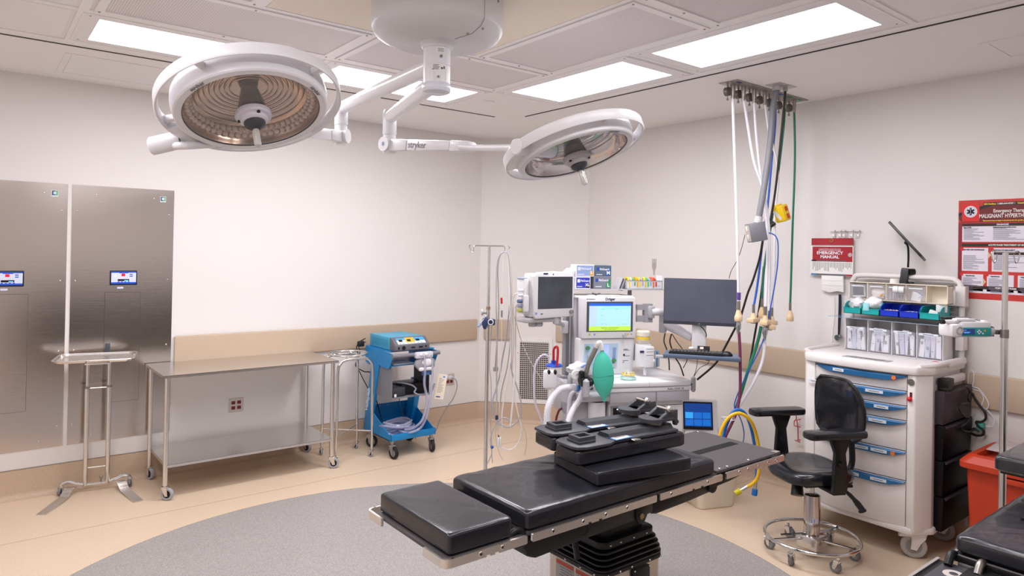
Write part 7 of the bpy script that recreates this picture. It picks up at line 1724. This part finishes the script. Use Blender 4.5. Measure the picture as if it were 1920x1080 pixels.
# ================================================================== left IV pole with monitor cables
ID = 4.9
pb = atd(909, 930, ID); PX, PYv = pb.x, pb.y
t = thing('iv_pole', 'slim steel IV pole standing behind the operating table with cables on its hook', 'IV pole', (PX, PYv, 0))
zt = atd(919, 461, ID).z; zc = atd(917, 578, ID).z
MB().cyl((0, 0, .05), (0, 0, zc), .0135, n=18).build('lower_pole', STEEL, t); MB().cyl((0, 0, zc), (0, 0, zt), .0105, n=16).build('upper_pole', STEEL, t)
MB().cyl((0, 0, zc-.01), (0, 0, zc+.012), .0155, n=16).build('pole_collar', M('collar_bronze', '#b89a86', .3, .8), t)
kp = Vector((_rt.x, _rt.y, 0)).normalized()
MB().cyl(kp*-.012+Vector((0, 0, zc-.03)), kp*-.035+Vector((0, 0, zc-.03)), .012, n=12).cyl(kp*-.035+Vector((0, 0, zc-.03)), kp*-.048+Vector((0, 0, zc-.03)), .022, n=18).build('height_knob', LGREY, t)
MB().tube([kp*-.10+Vector((0, 0, zt)), kp*.10+Vector((0, 0, zt))], .0045, 8).build('hook_bar', CHROME, t)
for s in (-1, 1):
    c = kp*(s*.10)
    MB().tube([c+Vector((0, 0, zt)), c+kp*(s*.010)+Vector((0, 0, zt-.01)), c+kp*(s*.012)+Vector((0, 0, zt-.035)), c+kp*(s*.022)+Vector((0, 0, zt-.05)), c+kp*(s*.034)+Vector((0, 0, zt-.03)), c+kp*(s*.045)+Vector((0, 0, zt-.002)), c+kp*(s*.035)+Vector((0, 0, zt+.003))], .004, 8, sm=4).build('hook', CHROME, t)
for k in range(5):
    a = k*2*PI/5+.2; MB().tube([(0, 0, .09), (.27*math.cos(a), .27*math.sin(a), .07)], [.016, .011], 8).build('leg', STEEL, t)
    caster(t, .27*math.cos(a), .27*math.sin(a), .065, .025, .02, a)
MB().cyl((0, 0, .05), (0, 0, .12), .028, n=20).build('hub', DSTEEL, t)
MB().cyl((0, 0, 0.045), (0, 0, 0.05), .02, n=8).build('hub_base', DSTEEL, t)
# blue cuff and clamp on the pole
t = thing('rolled_cuff', 'dark blue clamp and rolled lead tied to the left IV pole', 'clamp', atd(912, 605, ID)); T0 = TT(t)
NV = M('navy_plastic', '#2c3f6c', .4)
MB(T0).sph(atd(909, 605, ID-.04), .03, (.55, .8, 1.6), 16, 10).build('navy_pad', NV, t); MB(T0).sph(atd(919, 604, ID-.03), .02, (1, .8, 1.2), 14, 10).box(atd(925, 604, ID-.02), (.025, .03, .042), .006, rot=-.6).build('navy_clip', NV, t)
MB(T0).torus(atd(920, 604, ID-.05), .018, .004, -_fw, 20, 6).build('white_ring', WHITE, t)
MB(T0).tube([atd(912, 590, ID-.05), atd(906, 600, ID-.05), atd(897, 610, ID-.05), atd(893, 612, ID-.05)], .003, 6, sm=4).tube([atd(913, 592, ID-.05), atd(904, 597, ID-.05), atd(898, 606, ID-.05)], .003, 6, sm=4).build('white_lead', HW, t)
MB(T0).box(atd(900, 609, ID-.05), (.05, .012, .02), .004, rot=Matrix.Rotation(.7, 3, -_fw)).build('grey_plug', M('plug_slate', '#8d9bb8', .4), t)
C1 = M('lead_white', '#ebe6e2', .4); C2 = M('lead_grey', '#b4b2ba', .4); C3 = M('lead_cream', '#d5cbb8', .45); C4 = M('lead_taupe', '#a39a92', .45)
k1 = lambda p: (880+p[0]/5.4, 450+p[1]/5.4)
k2 = lambda p: (900+p[0]/4.5, 640+p[1]/4.5)
def lead(label, m, r, up, low, D=4.86):
    P = [atd(*k1(p), D) for p in up]+[atd(*k2(p), D) for p in low]
    return tag(MB().tube(P, r, 8, sm=6).build('monitor_lead', m), label, 'cable', 'monitor leads on the left IV pole')
hk = (350, 122)
lead('thick pale lead left in the loops on the IV pole hook, ending in a plug', C2, .0055, [(345, 122), (310, 150), (285, 220), (276, 350), (272, 600), (278, 900)], [(142, 100), (140, 300), (142, 630)])
lead('pale lead left of the loops that swings left and crosses low', C4, .004, [(352, 120), (322, 140), (300, 190), (288, 300), (292, 450), (298, 700), (290, 880), (282, 1000)], [(130, 180), (128, 225)])
lead('long pale lead making the widest loop below the IV pole hook', C2, .005, [(350, 118), (385, 135), (405, 250), (420, 500), (425, 700), (412, 900)], [(262, 100), (265, 240), (300, 350), (340, 480), (350, 580), (320, 670), (250, 722), (190, 712), (150, 680), (180, 650), (215, 645), (245, 665), (262, 708)])
lead('white lead sweeping into the lowest loop with a white clip', C1, .0045, [(352, 122), (375, 135), (392, 220), (404, 400), (412, 700), (430, 950)], [(265, 60), (255, 180), (230, 350), (200, 500), (184, 640), (190, 740)])
lead('white lead from the white clip curving right and up', C1, .0045, [], [(172, 880), (200, 905), (250, 915), (300, 890), (340, 820), (354, 730), (335, 660), (310, 560), (275, 380), (262, 200), (262, 30)])
lead('cream lead hanging straight at the right of the loops', C3, .0032, [(400, 140), (420, 200), (430, 330), (436, 600), (446, 900)], [(280, 60), (272, 200), (270, 350), (300, 520), (345, 680), (385, 780), (392, 860), (375, 960)], 4.9)
lead('grey lead crossing from the right side down to the left of the pole', C2, .005, [(420, 560), (405, 700), (385, 880)], [(215, 10), (190, 140), (165, 290), (130, 420), (108, 490), (105, 570), (125, 640), (150, 680)], 4.88)
lead('taupe lead swinging in a shallow curve to the lower left', C4, .0032, [(408, 650), (420, 780)], [(250, 60), (225, 240), (190, 380), (172, 500), (165, 650), (158, 790)], 4.88)
lead('thin grey lead hugging the IV pole down to a blue bead', C2, .003, [(232, 790), (225, 900)], [(80, 200), (92, 330), (95, 500), (90, 700), (100, 880), (100, 960), (105, 1025)], 4.89)
lead('pale lead curving left from the dark plug towards the blue bead', C2, .004, [], [(142, 680), (105, 760), (85, 840), (95, 900), (98, 950), (60, 1035)], 4.87)
lead('thin cream lead drifting right behind the loops to the cushion', C3, .0025, [], [(145, 690), (130, 780), (145, 880), (170, 960), (195, 1005)], 4.9)
t = thing('sensor_plug', 'red and white sensor plug hanging on a thin line from the left IV pole', 'sensor plug', atd(*k1((328, 680)), 4.86)); T0 = TT(t)
q = lambda p: atd(*k1(p), 4.86)
MB(T0).tube([q((345, 125)), q((340, 250)), q((332, 450)), q((325, 575))], .0018, 6, sm=4).tube([q((326, 780)), q((325, 1050)), atd(*k2((168, 400)), 4.86), atd(*k2((166, 640)), 4.86), atd(*k2((160, 790)), 4.86)], .0022, 6, sm=4).build('thin_line', C1, t)
MB(T0).cyl(q((325, 585)), q((328, 645)), .0075, n=10).build('red_tip', RED, t); MB(T0).cyl(q((328, 648)), q((329, 712)), .012, n=12).build('white_body', WHITE, t); MB(T0).cyl(q((329, 712)), q((328, 782)), .006, n=8).build('dark_stem', MGREY, t)
t = thing('white_clip', 'white finger clip hanging at the bottom of the leads', 'sensor clip', atd(*k2((160, 850)), 4.86)); T0 = TT(t)
MB(T0).box(atd(*k2((155, 850)), 4.86), (.014, .03, .07), .005, rot=-.6).box(atd(*k2((172, 845)), 4.86), (.010, .03, .06), .004, rot=-.6).build('clip', WHITE, t); MB(T0).cyl(atd(*k2((157, 790)), 4.86), atd(*k2((157, 812)), 4.86), .004, n=8).build('strain_relief', BLACK, t)
tag(MB().sph(atd(*k2((102, 892)), 4.86), .012).build('blue_bead', M('bead_blue', '#2c5ca8', .4)), 'small blue bead connector low beside the left IV pole', 'connector')
tag(MB().box(atd(*k2((141, 645)), 4.84), (.02, .02, .025), .003, rot=-.6).box(atd(*k2((142, 635)), 4.84), (.018, .018, .018), .003, rot=-.6).build('dark_plug', M('plug_navy', '#2b2b4a', .4)), 'small dark plug at the end of the thick pale lead', 'connector')
tag(MB().box(atd(*k2((132, 235)), 4.87), (.035, .015, .03), .002, rot=-.66).build('grey_adapter', M('adapter_grey', '#a7a19c', .5)), 'small grey adapter on the pale lead right of the left IV pole', 'connector')
# leads from the patient monitor
k5 = lambda p: (960+p[0]/7.71, 480+p[1]/7.71)
def ml2(label, m, r, pts, low=(), D=4.60):
    P = [atd(*k5(p), D+.02*i) for i, p in enumerate(pts)]+[atd(*p, 4.84) for p in low]
    return tag(MB().tube(P, r, 8, sm=6).build('monitor_lead', m), label, 'cable', 'leads plugged into the patient monitor')
ml2('upper white lead plugged into the patient monitor, arching left', C1, .006, [(150, 545), (90, 540), (40, 560), (15, 620), (5, 750)], [(958, 640), (957, 680)])
ml2('lower white lead plugged into the patient monitor, dropping straight', C1, .006, [(160, 640), (110, 650), (70, 690), (55, 760), (50, 900)], [(966, 640), (964, 720), (957, 800)])
ml2('thin lead slanting from the patient monitor across the wall grille', C3, .0025, [(110, 700), (30, 740), (20, 830), (60, 960)], [(978, 640), (996, 680), (1016, 712)])
